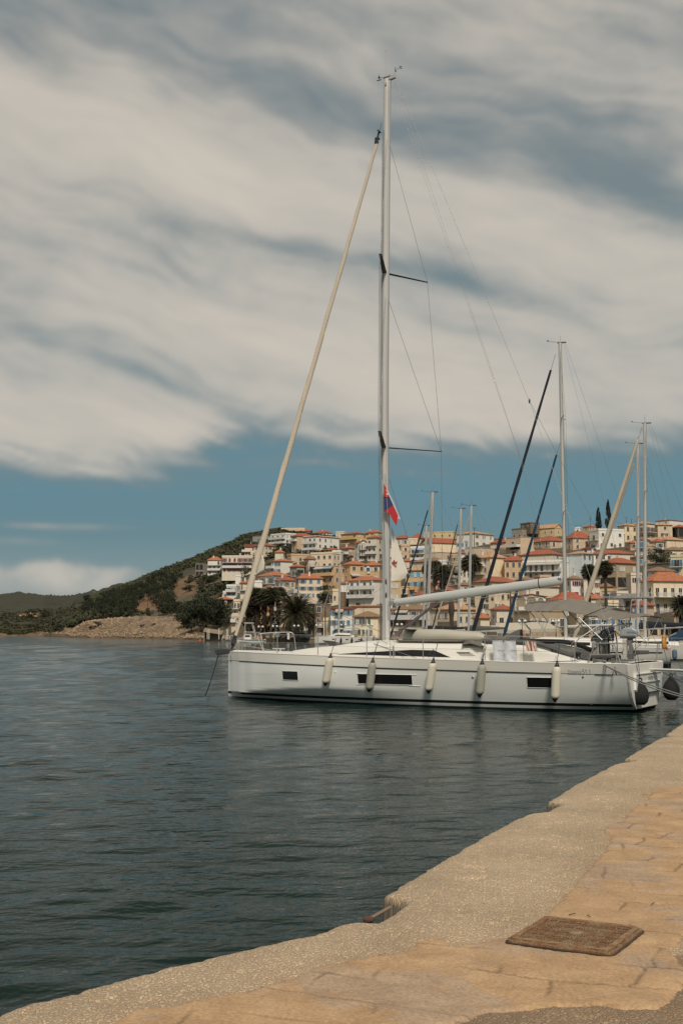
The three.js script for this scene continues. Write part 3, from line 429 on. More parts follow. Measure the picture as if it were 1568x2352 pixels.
  // hull windows
  const win = (pts, name = 'hull_window') => {
    const P = pts.map(([x, y]) => { let z = 2.2, p; for (let i = 0; i < 4; i++) { p = BL(x, y, z); z = hb(p.x, p.y); } return p; });
    const n = 12, rows = []; for (let i = 0; i <= n; i++) { const t = i / n, top = P[0].clone().lerp(P[1], t), bot = P[3].clone().lerp(P[2], t), r = []; for (let j = 0; j <= 3; j++) { const q = bot.clone().lerp(top, j / 3); q.z = hb(q.x, q.y) + 0.006; r.push(q); } rows.push(r); }
    const w = obj(name, loft(rows), smoked, yacht); const ringPts = [...rows.map((r) => r[3]), ...rows.slice().reverse().map((r) => r[0])].map((p) => p.clone().setZ(p.z + 0.002));
    obj('window_frame', [pipe(ringPts, 0.008, 5, 60, true, 0.05)], gel, w); return w;
  };
  win([[648, 1541], [683.5, 1542], [685, 1563], [649.5, 1561.5]]); win([[820.5, 1547.5], [945.5, 1550], [947, 1573.5], [822.5, 1570.5]]); win([[1208.5, 1555.5], [1274.5, 1556.5], [1275.5, 1580.5], [1210.5, 1579.5]]);
  for (const [a, b] of [[[818, 1546.6], [840, 1546.6]], [[940, 1549.2], [956, 1549.8]], [[818, 1572], [838, 1572]], [[938, 1575], [965, 1576]]]) { const p = [a, b].map(([x, y]) => { let z = 2.2, q; for (let i = 0; i < 4; i++) { q = BL(x, y, z); z = hb(q.x, q.y); } return q; }); obj('window_ledge', [bar(p[0], p[1], 0.014, 6)], gel, yacht); }
  const fit = (x, y, r, m) => { let z = 2.2, q; for (let i = 0; i < 4; i++) { q = BL(x, y, z); z = hb(q.x, q.y); } return new THREE.SphereGeometry(r, 10, 6).scale(1, 1, 0.4).translate(q.x, q.y, z); };
  each('skin_fitting', [fit(617, 1522, 0.022), fit(804, 1531.5, 0.028), fit(1337.5, 1555, 0.032), fit(1356, 1616.5, 0.05).scale(1, 1, 1), fit(1085, 1555, 0.022)], darkSteel, yacht);
  each('skin_fitting', [fit(770, 1543, 0.04)], gel, yacht); each('skin_fitting', [fit(1085, 1555, 0.045)], steel, yacht);
  { const a = BL(1413, 1541, 2.2); obj('fairlead', [pipe([V(a.x - 0.02, a.y + 0.12, 2.22), V(a.x, a.y, 2.26), V(a.x + 0.03, a.y - 0.12, 2.22)], 0.02, 6, 10)], darkSteel, yacht); }
  // coachroof: a long low wedge with a smoked strip window
  const CR = [[2.75, 0.4, 0.02], [3.1, 0.85, 0.1], [3.8, 1.12, 0.2], [4.8, 1.35, 0.3], [5.6, 1.45, 0.42], [6.1, 1.5, 0.48], [7.5, 1.55, 0.5], [9, 1.57, 0.5], [10.2, 1.58, 0.52], [11.0, 1.6, 0.5]];
  const crw = (x) => interp(CR.map(([a, b]) => [a, b]), x), crh = (x) => interp(CR.map(([a, , c]) => [a, c]), x), dk = (x) => fb(x) + 0.03;
  const CX = [...Array(48).keys()].map((i) => lerp(2.75, 11.0, i / 47));
  const sec = (x) => { const w = crw(x), h = crh(x), y = dk(x); return [[1, 0], [0.985, 0.3], [0.96, 0.62], [0.9, 0.86], [0.78, 0.97], [0.5, 1.04], [0, 1.08]].map(([k, v]) => [w * k, y + h * v]); };
  const crRows = CX.map((x) => { const s = sec(x); return [...s.map(([z, y]) => V(x, y, z)), ...s.slice(0, -1).reverse().map(([z, y]) => V(x, y, -z))]; });
  obj('coachroof', loft(crRows, false), gelMatt, yacht);
  const wx0 = BL(772, 1499, 1.5).x, wx1 = BL(1036, 1513, 1.5).x, wl = [...Array(30).keys()].map((i) => lerp(wx0, wx1, i / 29));
  for (const s of [1, -1]) {
    const rows = wl.map((x, i) => { const t = i / 29, w = crw(x), h = crh(x), y = dk(x), lo = 0.1, hi = lerp(0.13, 0.52, Math.min(1, t * 1.5)) * (t > 0.86 ? lerp(1, 0.2, (t - 0.86) / 0.14) : 1); return [lo, lerp(lo, hi, 0.5), hi].map((k) => V(x, y + h * k, s * (w * lerp(1, 0.96, k / 0.62) + 0.008))); });
    obj('coachroof_window', loft(s > 0 ? rows : rows.map((r) => r.slice().reverse())), smoked, yacht);
  }
  for (let i = 0; i < 4; i++) { const a = BL(1048 + i * 3.5, 1498.5 + i * 3.2, 1.56), b = BL(1078 + i * 6, 1498.8 + i * 3.4, 1.56); obj('vent_slot', [bar(V(a.x, a.y, crw(a.x) * 0.985 + 0.0), V(b.x, b.y, crw(b.x) * 0.985), 0.012, 5)], darkSteel, yacht); }
  // hatches propped open
  for (const [q, rx] of [[[[741, 1471.5], [767, 1473.5], [776, 1486], [757, 1484]], 0], [[[816, 1473], [838, 1472.5], [841, 1481.5], [817, 1483]], 0]]) {
    const P = q.map(([x, y], i) => BL(x, y, i < 2 ? 0.35 : 0.3)); const rows = [[P[0], P[1]], [P[3], P[2]]].map((r) => [0, 0.5, 1].map((t) => r[0].clone().lerp(r[1], t)));
    const b = P.map((p) => p.clone().add(V(0.0, -0.03, -0.28))); const h = obj('deck_hatch', [loft([[P[0], P[1]], [P[3], P[2]]]), loft([[P[0], b[0]], [P[3], b[3]]]), loft([[P[1], P[2]], [b[1], b[2]]]), loft([[b[1], b[0]], [b[2], b[3]]])], new THREE.MeshPhysicalMaterial({ color: rgb(0.07, 0.068, 0.066), roughness: 0.2, side: THREE.DoubleSide }), yacht);
    obj('hatch_frame', [pipe(P, 0.014, 5, 24, true, 0.01)], darkSteel, h);
  }
  // bow roller, pulpit, cleats
  const rp = [[497.5, 1496], [503, 1492.5], [520, 1491], [537, 1491.5], [541, 1497], [527, 1499], [512, 1501.5], [502, 1503]].map(([x, y]) => { const p = BL(x, y, 0); return [p.x, p.y]; });
  obj('bow_roller', [slab(rp, 0.24, 0.012).translate(0, 0, -0.12)], M(0.055, 0.055, 0.056, 0.5), yacht);
  const P0 = (x, y, z) => BL(x, y, z);
  const pul = [[P0(556, 1498, 0.35), P0(553, 1456, 0.3), P0(571, 1453, 0.32), P0(600, 1452, 0.62), P0(608, 1456, 0.66), P0(615, 1496, 0.7)], [P0(606, 1497, 0.62), P0(597, 1455, 0.6), P0(562, 1456, 0.18), P0(557, 1462, 0.1), P0(556, 1498, 0.12)]];
  const bowRail = [bent([BL(556, 1498, 0.16), BL(557, 1459, 0.16), BL(565, 1454.5, 0.2), BL(595, 1453, 0.3), BL(599, 1457, 0.32), BL(606, 1496, 0.36)], 0.0165), bent([BL(606, 1498, -0.3), BL(590, 1460, -0.28), BL(596, 1455, -0.3), BL(640, 1452.5, -0.6), BL(668, 1452, -0.75), BL(675, 1457, -0.8), BL(680, 1496, -0.85)], 0.0165)];
  each('pulpit', bowRail, steel, yacht);
  const cleat = (x, y, z) => [box(0.5, 0.03, 0.04, x, y + 0.1, z), box(0.035, 0.1, 0.03, x - 0.07, y + 0.05, z), box(0.035, 0.1, 0.03, x + 0.07, y + 0.05, z)];
  { const a = BL(640, 1496, 0); obj('cleat', cleat(a.x, fb(a.x) + 0.06, 0), alu, yacht); }
  // stanchions and lifelines (quay side and far side)
  const ST = [[637, 1498], [730, 1503.5], [842, 1509.5], [971, 1514], [1113, 1518], [1202, 1521]].map(([x, y]) => { let z = 2, p; for (let i = 0; i < 4; i++) { p = BL(x, y, z); z = hb(p.x, fb(p.x)) - 0.06; } return p; });
  for (const s of [1, -1]) {
    for (const p of ST) { const g = [bar(V(p.x, fb(p.x), s * p.z), V(p.x, fb(p.x) + 0.66, s * p.z), 0.0135, 8), cyl(0.03, 0.025, 0.04, 8, p.x, fb(p.x) + 0.01, s * p.z)]; obj('stanchion', g, steel, yacht); }
    const tops = [V(0.9, fb(1) + 0.66, s * 0.42), ...ST.map((p) => V(p.x, fb(p.x) + 0.655, s * p.z)), V(BL(1319, 1470, 2.2).x, fb(12.5) + 0.62, s * 2.2)];
    for (const dy of [0, -0.3]) obj('lifeline', [pipe(tops.map((p) => p.clone().setY(p.y + dy)), 0.0042, 4, 60, false, 0.02)], wire, yacht);
  }
  // mast, spreaders, boom
  const mTop = BL(888, 181, 0), mMid = BL(882.5, 1000, 0), mUp = BL(884.5, 600, 0), mFoot = BL(886.5, 1480, 0), mLow = BL(885.5, 1250, 0);
  const curve = new THREE.CatmullRomCurve3([mFoot, mLow, mMid, mUp, mTop]), mastAt = (y) => { let a = 0, b = 1; for (let i = 0; i < 24; i++) { const c = (a + b) / 2; curve.getPoint(c).y < y ? a = c : b = c; } return curve.getPoint(a); };
  const mp = curve.getPoints(50);
  const mast = obj('mast', [sweep(mp, (t) => [lerp(0.085, 0.07, sm(0.8, 1, t)), lerp(0.142, 0.118, sm(0.75, 1, t))], 20)], alu, yacht);
  obj('sail_track', [sweep(mp.slice(3).map((p) => p.clone().add(V(0.128, 0, 0.0))), (t) => [0.045, 0.028], 8)], M(0.4, 0.39, 0.375, 0.5, { metalness: 0.3 }), mast);
  obj('luff_slot', [sweep(mp.slice(3).map((p, i) => p.clone().add(V(0.09, 0, 0.064))), () => [0.006, 0.009], 5)], M(0.2, 0.195, 0.19, 0.6), mast);
  obj('mast_collar', [cyl(0.2, 0.16, 0.1, 16, mFoot.x, mFoot.y - 0.03, 0)], gelMatt, mast);
  for (const [y, h] of [[1367, 0.12], [1336, 0.16]]) { const p = BL(891, y, 0.1), q = mastAt(p.y); obj('halyard_exit', [new THREE.SphereGeometry(0.05, 8, 6).scale(0.7, 2.2, 0.5).translate(q.x + 0.04, p.y, 0.075)], darkSteel, mast); }
  const T = mTop;
  obj('masthead_crane', [box(0.28, 0.12, 0.11, T.x + 0.2, T.y + 0.0, 0, 0, 0.14), box(0.3, 0.03, 0.16, T.x + 0.02, T.y + 0.06, 0, 0, 0.1), cyl(0.02, 0.02, 0.07, 6, T.x + 0.02, T.y + 0.06, 0)], M(0.5, 0.49, 0.46, 0.5, { metalness: 0.3 }), mast);
  obj('vhf_antenna', [bar(V(T.x, T.y, 0.06), V(T.x - 0.01, T.y + 1.02, 0.06), 0.004, 5), new THREE.SphereGeometry(0.018, 6, 4).translate(T.x - 0.01, T.y + 1.03, 0.06), box(0.05, 0.1, 0.05, T.x, T.y - 0.22, 0.08)], M(0.4, 0.38, 0.34, 0.5), mast);
  { const a = BL(870, 178, 0), c = (x, y) => BL(x, y, 0); obj('anemometer', [bar(V(T.x - 0.1, T.y + 0.06, 0), a, 0.008, 5), new THREE.SphereGeometry(0.05, 8, 6).scale(0.7, 1.1, 0.7).translate(a.x, a.y, 0), bar(a, a.clone().add(V(0, 0.14, 0)), 0.005, 5), bar(a.clone().add(V(-0.08, -0.1, 0)), a.clone().add(V(0.09, -0.1, 0)), 0.018, 5)], black, mast);
    obj('wind_vane', [bar(c(908, 165), c(907, 155), 0.012, 5), new THREE.SphereGeometry(0.03, 6, 5).translate(c(908, 163).x, c(908, 163).y, 0), bar(c(909, 160), c(919, 154.5), 0.006, 5), bar(c(917, 153), c(922, 153.5), 0.016, 5), bar(c(918, 157), c(923, 156.6), 0.012, 5), bar(c(908, 166), V(T.x + 0.25, T.y + 0.05, 0), 0.003, 4)], black, mast); }
  const spr = (px, py, tip, near) => { const r = mastAt(BL(px, py, 0).y), out = []; for (const s of [-1, 1]) { const a = V(r.x + (s < 0 ? 0.05 : 0), r.y, s * 0.06), b = s < 0 ? BL(tip[0], tip[1], -tip[2]) : BL(near[0], near[1], tip[2]); const g = sweep([a, a.clone().lerp(b, 0.5), b], (t) => [lerp(0.05, 0.032, t) * 1.7, lerp(0.02, 0.014, t)], 10); obj('spreader', [g], M(0.085, 0.083, 0.08, 0.5, { metalness: 0.3 }), mast); out.push(b); } return out; };
  const s2 = spr(884, 628, [981, 648.5, 1.28], [873, 583]), s1 = spr(884, 1028, [1013, 1037, 1.6], [871, 990]);
  // standing rigging
  const chain = [-1, 1].map((s) => V(BL(1019, 1500, -2.2).x, fb(7.8), s * 2.12)); { const p = BL(897, 1508, 2.1); chain[1] = V(lerp(p.x, chain[0].x, 0.85), fb(p.x), 2.12); }
  const cap = mastAt(BL(898, 320, 0).y), d1 = mastAt(BL(897, 680, 0).y), d0 = mastAt(BL(897, 1085, 0).y);
  const rig = []; const W = (a, b, r = 0.0065) => rig.push(bar(a, b, r, 5));
  for (const k of [0, 1]) { const s = k ? 1 : -1, o = (p) => V(p.x + 0.06, p.y, s * 0.07); W(o(cap), s2[k]); W(s2[k], s1[k]); W(s1[k], chain[k]); W(o(d1), s1[k]); W(o(d0), chain[k].clone().add(V(0.1, 0, -s * 0.12))); }
  const bs0 = V(T.x + 0.33, T.y - 0.06, 0), bsJ = BL(1215, 921, 0), legs = [BL(1421, 1520, 1.95), BL(1507, 1478, -1.7)]; W(bs0, bsJ, 0.006); for (const l of legs) W(bsJ, l, 0.0055);
  each('standing_rigging', rig, wire, yacht);
  obj('backstay_block', [new THREE.SphereGeometry(0.05, 8, 6).scale(0.7, 1.7, 0.7).translate(bsJ.x, bsJ.y, 0)], darkSteel, yacht);
  for (const l of chain) obj('turnbuckle', [bar(l, l.clone().lerp(s1[l.z > 0 ? 1 : 0], 0.035), 0.02, 6), bar(l.clone().add(V(0.1, 0, 0)), l.clone().add(V(0.1, 0.42, 0)), 0.018, 6)], steel, yacht);
  const bEnd = BL(1290, 1324, 0), bTop = [BL(899, 1378, 0), BL(1000, 1365, 0), BL(1130, 1349, 0), BL(1290, 1322, 0)], bMid = [BL(899, 1386, 0), BL(1000, 1373, 0), BL(1130, 1356, 0), BL(1290, 1334.5, 0)];
  each('topping_lift', [bar(V(T.x + 0.3, T.y - 0.06, 0), V(bEnd.x - 0.1, bEnd.y + 0.1, 0), 0.0045, 5), bar(V(T.x + 0.16, T.y - 0.08, 0), BL(1190, 1040, 0), 0.0045, 5), bar(BL(1190, 1040, 0), BL(1262, 1330, 0), 0.0045, 5)], wire, yacht);
  const boomPts = [...Array(13).keys()].map((i) => { const t = i / 12; return BL(lerp(907, 1290, t), lerp(1383.5, 1333, Math.pow(t, 1.04)), 0); });
  const boom = obj('boom', [sweep(boomPts, (t) => [0.105, lerp(0.115, 0.152, sm(0, 0.3, t))], 18)], M(0.5, 0.5, 0.475, 0.5), yacht);
  obj('boom_end_band', [sweep([BL(1237, 1340.5, 0), BL(1239, 1340.2, 0)], () => [0.108, 0.156], 18)], black, boom);
  { const p = BL(1284, 1329, 0.108); obj('sailmaker_mark', [box(0.05, 0.06, 0.004, p.x - 0.03, p.y, 0.112, 0, 0.6)], M(0.05, 0.1, 0.3, 0.6), boom); obj('sailmaker_mark', [slab([[0, 0], [0.09, 0], [0.06, 0.1]], 0.004).translate(p.x - 0.02, p.y - 0.05, 0.11)], M(0.5, 0.05, 0.04, 0.6), boom); }
  obj('gooseneck', [box(0.2, 0.14, 0.1, BL(900, 1384, 0).x, BL(900, 1386, 0).y, 0), cyl(0.06, 0.06, 0.12, 8, BL(911, 1390, 0).x, BL(911, 1391, 0).y - 0.02, 0.05)], M(0.3, 0.3, 0.3, 0.5, { metalness: 0.4 }), boom);
  for (const [x, y] of [[1008, 1355], [1070, 1357], [1118, 1379], [1130, 1376]]) { const p = BL(x, y, 0); obj('block', [new THREE.SphereGeometry(0.07, 8, 6).scale(0.7, 1, 0.4).translate(p.x, p.y, 0)], darkSteel, boom); }
  each('reefing_line', [pipe([BL(905, 1392, 0.05), BL(1000, 1384, 0.05), BL(1130, 1370, 0.05), BL(1280, 1346, 0.05)], 0.008, 5, 30), pipe([BL(1008, 1356, 0), BL(1100, 1350, 0), BL(1250, 1329, 0)], 0.006, 5, 30)], ropePale, boom);
  const va = BL(907, 1459, 0), vb = BL(1008, 1382, 0); obj('boom_vang', [bar(va, va.clone().lerp(vb, 0.55), 0.052, 10), bar(va.clone().lerp(vb, 0.5), vb, 0.04, 10)], M(0.2, 0.2, 0.2, 0.4, { metalness: 0.5 }), yacht);
  each('control_line', [pipe([BL(907, 1455, 0.1), BL(955, 1412, 0.1), BL(1000, 1390, 0.1)], 0.009, 5, 24), pipe([BL(893, 1468, 0.1), BL(930, 1478, 0.2), BL(946, 1483, 0.3)], 0.009, 5, 20), pipe([BL(1006, 1380, 0.06), BL(950, 1422, 0.06), BL(912, 1462, 0.06)], 0.008, 5, 20)], ropeRed, yacht);
  // running lines up the mast
  const up = []; for (const [dx, dz, y0, y1] of [[-0.16, 0.05, 990, 1470], [-0.19, 0.08, 600, 1460], [0.0, 0.092, 1200, 1470], [-0.05, 0.095, 300, 1100], [0.13, 0.04, 690, 1370], [-0.13, 0.07, 330, 990]]) { const pts = []; for (let i = 0; i <= 14; i++) { const q = mastAt(BL(885, lerp(y0, y1, i / 14), 0).y); pts.push(q.add(V(dx, 0, dz))); } up.push(sweep(pts, () => [0.007, 0.007], 5)); }
  each('halyard', up, M(0.16, 0.155, 0.15, 0.8), yacht);
  // furled headsail on its stay
  const f0 = BL(537, 1490, 0), f1 = BL(876, 281, 0), fur = [], rad = []; const fa = BL(541, 1463, 0), fbq = BL(867.5, 322, 0);
  const n = 150; for (let i = 0; i <= n; i++) { const t = i / n; fur.push(fa.clone().lerp(fbq, t)); }
  const R = (t) => t < 0.1 ? lerp(0.055, 0.115, sm(0, 0.1, t)) : lerp(0.125, 0.052, Math.pow(t, 0.85));
  { const dirF = fbq.clone().sub(fa).normalize(), u = V(0, 0, 1), w = V(0, 0, 0).crossVectors(dirF, u), rows = [], S = 22, len = fa.distanceTo(fbq); const r4 = rngOf(8);
    for (let i = 0; i <= 420; i++) { const t = i / 420, row = [], ph = -t * 38, r0 = R(t), off = 0.012 * fbm(t * 18, 3, 3); for (let j = 0; j < S; j++) { const a = j / S * 6.283, q = (((a - ph) / 6.283) % 1 + 1) % 1, q2 = (((a - ph * 0.62) / 6.283 + 0.4) % 1 + 1) % 1, rr = r0 * (0.9 + 0.2 * q + 0.05 * q2 + 0.05 * fbm(t * 90, a, 2)); row.push(fa.clone().addScaledVector(dirF, t * len).addScaledVector(u, Math.cos(a) * rr).addScaledVector(w, Math.sin(a) * rr + off)); } rows.push(row); }
    const sail = obj('furled_headsail', [loft(rows, true, true)], M(0.74, 0.63, 0.49, 0.85, { map: clothMap }), yacht);
    const c = [[604, 1278], [608, 1293], [606, 1309], [597, 1315], [588, 1317]].map(([x, y]) => BL(x, y, 0.04)); const sp = [[596, 1265], [600, 1280], [594, 1300], [590, 1317], [584, 1323]].map(([x, y]) => BL(x, y, 0.06));
    obj('clew', [sheet((a, b) => { const i = b * 4, k = Math.min(3, Math.floor(i)), f = i - k; return sp[k].clone().lerp(sp[k + 1], f).lerp(c[k].clone().lerp(c[k + 1], f), a).add(V(0, 0, 0.03 * Math.sin(a * 3))); }, 5, 12, 0.008)], M(0.74, 0.66, 0.54, 0.85, { map: clothMap }), sail); }
  obj('forestay', [bar(f0, f1, 0.009, 6), bar(BL(868, 322, 0), BL(875, 285, 0), 0.012, 6)], wire, yacht);
  const along = (a, b, r, s, seg = 12) => bar(a, b, r, seg, s);
  obj('furling_drum', [along(BL(534.5, 1484, 0), BL(536.5, 1477, 0), 0.05, 0.1), along(BL(536.3, 1477.5, 0), BL(538.6, 1469, 0), 0.1, 0.07), along(BL(538.5, 1469, 0), BL(541.2, 1459, 0), 0.07, 0.075), along(BL(532, 1491, 0), BL(535, 1483, 0), 0.035, 0.045)], M(0.03, 0.03, 0.031, 0.6), yacht);
  each('furler_swivel', [along(BL(864, 330, 0), BL(866.5, 317, 0), 0.075, 0.09), along(BL(869.2, 303, 0), BL(871, 300.5, 0), 0.085, 0.085), along(BL(866, 318, 0), BL(870, 302, 0), 0.03, 0.03)], M(0.03, 0.03, 0.031, 0.6), yacht);
  // sheets from the clew back along the deck
  const cl = BL(605, 1310, 0.05); each('headsail_sheet', [sweep(sag(cl, BL(890, 1478, 1.4), 0.12, 20), () => [0.0075, 0.0075], 5), sweep(sag(cl, BL(876, 1452, -1.2), 0.15, 20), () => [0.009, 0.009], 5), bar(BL(858, 1478, 1.4), BL(960, 1513, 1.75), 0.008, 5)], M(0.2, 0.22, 0.23, 0.85), yacht);
  each('furling_line', [bar(BL(540, 1478, 0.1), BL(640, 1496, 1.0), 0.0065, 5), bar(BL(540, 1481, 0.1), BL(628, 1494, -0.6), 0.006, 5)], ropePale, yacht);
  // small staysail panel furled behind the mast
  const SA = BL(898, 1206, -0.06), SB = BL(937, 1318, -0.5), SC = BL(899, 1336, -0.06), SD = BL(933, 1327, -0.5);
  const panel = obj('mainsail_clew', [sheet((u, v) => { const l = SA.clone().lerp(SC, v), r = v < 0.86 ? SA.clone().lerp(SB, v / 0.86) : SB.clone().lerp(SD, (v - 0.86) / 0.14); return l.lerp(r, u).add(V(0, 0, 0.05 * Math.sin(u * 2.6 + v) * v)); }, 10, 20, 0.006)], M(0.76, 0.7, 0.6, 0.85, { map: clothMap }), yacht);
  { const c = BL(908.5, 1292, -0.15), crown = [[-0.1, 0], [0.1, 0], [0.115, 0.12], [0.055, 0.07], [0.0, 0.17], [-0.055, 0.07], [-0.115, 0.12]]; obj('crown_emblem', [slab(crown, 0.01).translate(c.x - 0.02, c.y - 0.07, -0.06)], M(0.4, 0.045, 0.045, 0.7), panel); obj('sheet_block', [new THREE.SphereGeometry(0.09, 8, 6).scale(0.8, 1, 0.5).translate(SB.x, SB.y - 0.05, SB.z)], darkSteel, panel); }
  // cockpit: coamings, cushions, wheels, pedestals, winches
  const coam = (s) => { const rows = []; for (let i = 0; i <= 24; i++) { const x = lerp(10.6, 14.6, i / 24), h = lerp(0.5, 0.04, sm(11.6, 14.2, x)), y = fb(x) + 0.02; rows.push([V(x, y, s * 1.95), V(x, y + h * 0.8, s * 1.9), V(x, y + h, s * 1.84), V(x, y + h, s * 1.42), V(x, y + h * 0.8, s * 1.36), V(x, y - 0.3, s * 1.34)]); } return loft(s > 0 ? rows : rows.map((r) => r.slice().reverse())); };
  obj('coaming', [coam(1)], gelMatt, yacht); obj('coaming', [coam(-1)], gelMatt, yacht);
  const grey = M(0.1, 0.098, 0.09, 0.9, { map: clothMap }), greyBrown = M(0.2, 0.18, 0.15, 0.9, { map: clothMap });
  { const rows = [1, -1].map((s) => { const r = []; for (let i = 0; i <= 20; i++) { const x = lerp(10.5, 13.9, i / 20), y = fb(x) + 0.03 + lerp(0.58, 0.1, sm(11.9, 13.9, x)); r.push(V(x, y, s * 1.62)); } return sweep(r, (t) => [0.16, 0.07], 8); }); each('cockpit_cushion', rows, grey, yacht); }
  { const y = fb(14); each('stern_seat', [rbox(0.5, 0.12, 1.5, 0.04, 14.6, y + 0.3, -0.9), rbox(0.52, 0.1, 1.1, 0.04, 14.2, y + 0.22, 1.2)], grey, yacht); obj('cockpit_table', [rbox(1.6, 0.42, 0.5, 0.05, 12.2, y + 0.25, 0)], gelMatt, yacht);
    for (const [x, z] of [[BL(1378, 1482, 1.1).x, 1.05], [BL(1400, 1482, -1.1).x, -1.05]]) {
      const w = obj('steering_wheel', [new THREE.TorusGeometry(0.52, 0.02, 8, 48).rotateY(Math.PI / 2).translate(x + 0.1, y + 0.48, z), ...[0, 1, 2, 3, 4].map((i) => bar(V(x + 0.1, y + 0.48, z), V(x + 0.1, y + 0.48 + 0.51 * Math.cos(i * 1.2566), z + 0.51 * Math.sin(i * 1.2566)), 0.009, 5))], M(0.02, 0.02, 0.02, 0.6), yacht);
      obj('helm_pedestal', [rbox(0.22, 0.8, 0.3, 0.06, x - 0.12, y + 0.2, z), rbox(0.14, 0.2, 0.5, 0.04, x - 0.16, y + 0.56, z)], M(0.4, 0.38, 0.33, 0.6), yacht);
      obj('winch', [lathe([[0.0, 0.0], [0.1, 0], [0.1, 0.06], [0.065, 0.09], [0.06, 0.16], [0.095, 0.2], [0.07, 0.24], [0.0, 0.245]], 12).translate(x - 0.5, y + 0.1, z + Math.sign(z) * 0.7)], M(0.04, 0.04, 0.042, 0.35, { metalness: 0.6 }), yacht);
      obj('winch', [lathe([[0.0, 0.0], [0.1, 0], [0.1, 0.06], [0.065, 0.09], [0.06, 0.16], [0.095, 0.2], [0.07, 0.24], [0.0, 0.245]], 12).translate(x - 1.25, y + 0.16, z + Math.sign(z) * 0.72)], M(0.04, 0.04, 0.042, 0.35, { metalness: 0.6 }), yacht);
    } }
  // pushpit
  const q = (x, y, z) => BL(x, y, z);
  each('pushpit', [bent([q(1319, 1521, 2.15), q(1319, 1482, 2.15), q(1326, 1468, 2.12), q(1385, 1430, 1.7), q(1404, 1418, 1.5)], 0.0165), bent([q(1348, 1526, 2.15), q(1364, 1480.5, 2.1), q(1372, 1477.3, 2.1), q(1436, 1477.3, 2.05)], 0.0165), bar(q(1352, 1503.2, 2.1), q(1436, 1503.2, 2.05), 0.014, 6), bar(q(1414, 1524, 2.1), q(1416, 1478, 2.1), 0.0165, 6), bar(q(1424, 1524, 2.1), q(1410, 1480, 2.1), 0.014, 6), bent([q(1457, 1512, 1.2), q(1459, 1478, 1.2), q(1453, 1474.5, 1.2)], 0.016), bent([q(1453, 1496, -1.3), q(1474, 1475, -1.6), q(1482, 1473.5, -1.7), q(1518, 1473.5, -2.0)], 0.0165), bar(q(1506, 1525, -2.0), q(1509, 1475, -2.0), 0.0165, 6), bar(q(1512, 1493, -2.0), q(1513, 1474, -2.0), 0.014, 6)], steel, yacht);
  // bimini: bows and awning
  each('bimini_frame', [bent([q(1215, 1404, 1.5), q(1254, 1452, 1.7), q(1266, 1460, 1.75)], 0.0165), bent([q(1236, 1400, -1.2), q(1256, 1427, -1.2)], 0.0165), bar(q(1291, 1403, 1.2), q(1304, 1426, 1.2), 0.0165, 6), bent([q(1305, 1406, 0.9), q(1345, 1448, 0.9), q(1357, 1457, 0.9)], 0.0165), bar(q(1328, 1418, 1.75), q(1382, 1470, 1.75), 0.02, 6), bent([q(1310, 1455, -1.4), q(1342, 1424, -1.4), q(1397, 1414, -1.4)], 0.0165), bent([q(1371, 1480, -1.2), q(1374, 1462, -1.2), q(1410, 1431, -1.2)], 0.0165), bar(q(1417, 1423, 0.6), q(1486, 1474, 0.6), 0.0165, 6), bar(q(1388, 1467, 1.2), q(1412, 1450, 1.2), 0.0165, 6), bar(q(1412, 1450, 1.2), q(1430, 1467, 1.2), 0.0165, 6)], steel, yacht);
  { const top = [[1203, 1393], [1212, 1384], [1226, 1380], [1256, 1380.5], [1290, 1379], [1310, 1375], [1335, 1378], [1370, 1386], [1400, 1393], [1435, 1401], [1462, 1409], [1492, 1413]], bot = [[1203, 1398], [1212, 1404.5], [1226, 1405], [1256, 1404], [1285, 1400], [1310, 1406], [1340, 1412], [1368, 1415], [1390, 1426], [1430, 1421], [1470, 1415], [1492, 1415]];
    const k = (l, t) => { const i = t * (l.length - 1), a = Math.min(l.length - 2, Math.floor(i)), f = i - a; return [lerp(l[a][0], l[a + 1][0], f), lerp(l[a][1], l[a + 1][1], f)]; };
    obj('bimini', [sheet((u, v) => { const a = k(top, u), b = k(bot, u), A = BL(a[0], a[1], -0.9), Bq = BL(b[0], b[1], 1.75), p = A.lerp(Bq, v); p.y += 0.05 * Math.sin(v * Math.PI) * (0.6 + 0.4 * Math.cos(u * 19)) + 0.012 * Math.sin(u * 60 + v * 7); return p; }, 70, 16, 0.006)], M(0.225, 0.2, 0.165, 0.9, { map: clothMap }), yacht);
    obj('bimini_seam', [pipe([q(1345, 1413, 1.76), q(1370, 1403, 1.2), q(1392, 1394, 0.6), q(1384, 1391, 0.2), q(1440, 1394, -0.4)], 0.012, 5, 30)], black, yacht); }
  // solar panel seen edge-on on posts
  obj('solar_panel_frame', [bent([q(1376.5, 1392, -0.4), q(1376.5, 1376, -0.4), q(1384, 1371.5, -0.4), q(1440, 1372, -0.4)], 0.018), box(1.05, 0.035, 0.9, q(1456, 1373.5, -0.4).x, q(1456, 1373.5, -0.4).y, -0.4), bar(q(1449, 1378, 0.2), q(1444.5, 1444, 0.2), 0.018, 6)], steel, yacht);
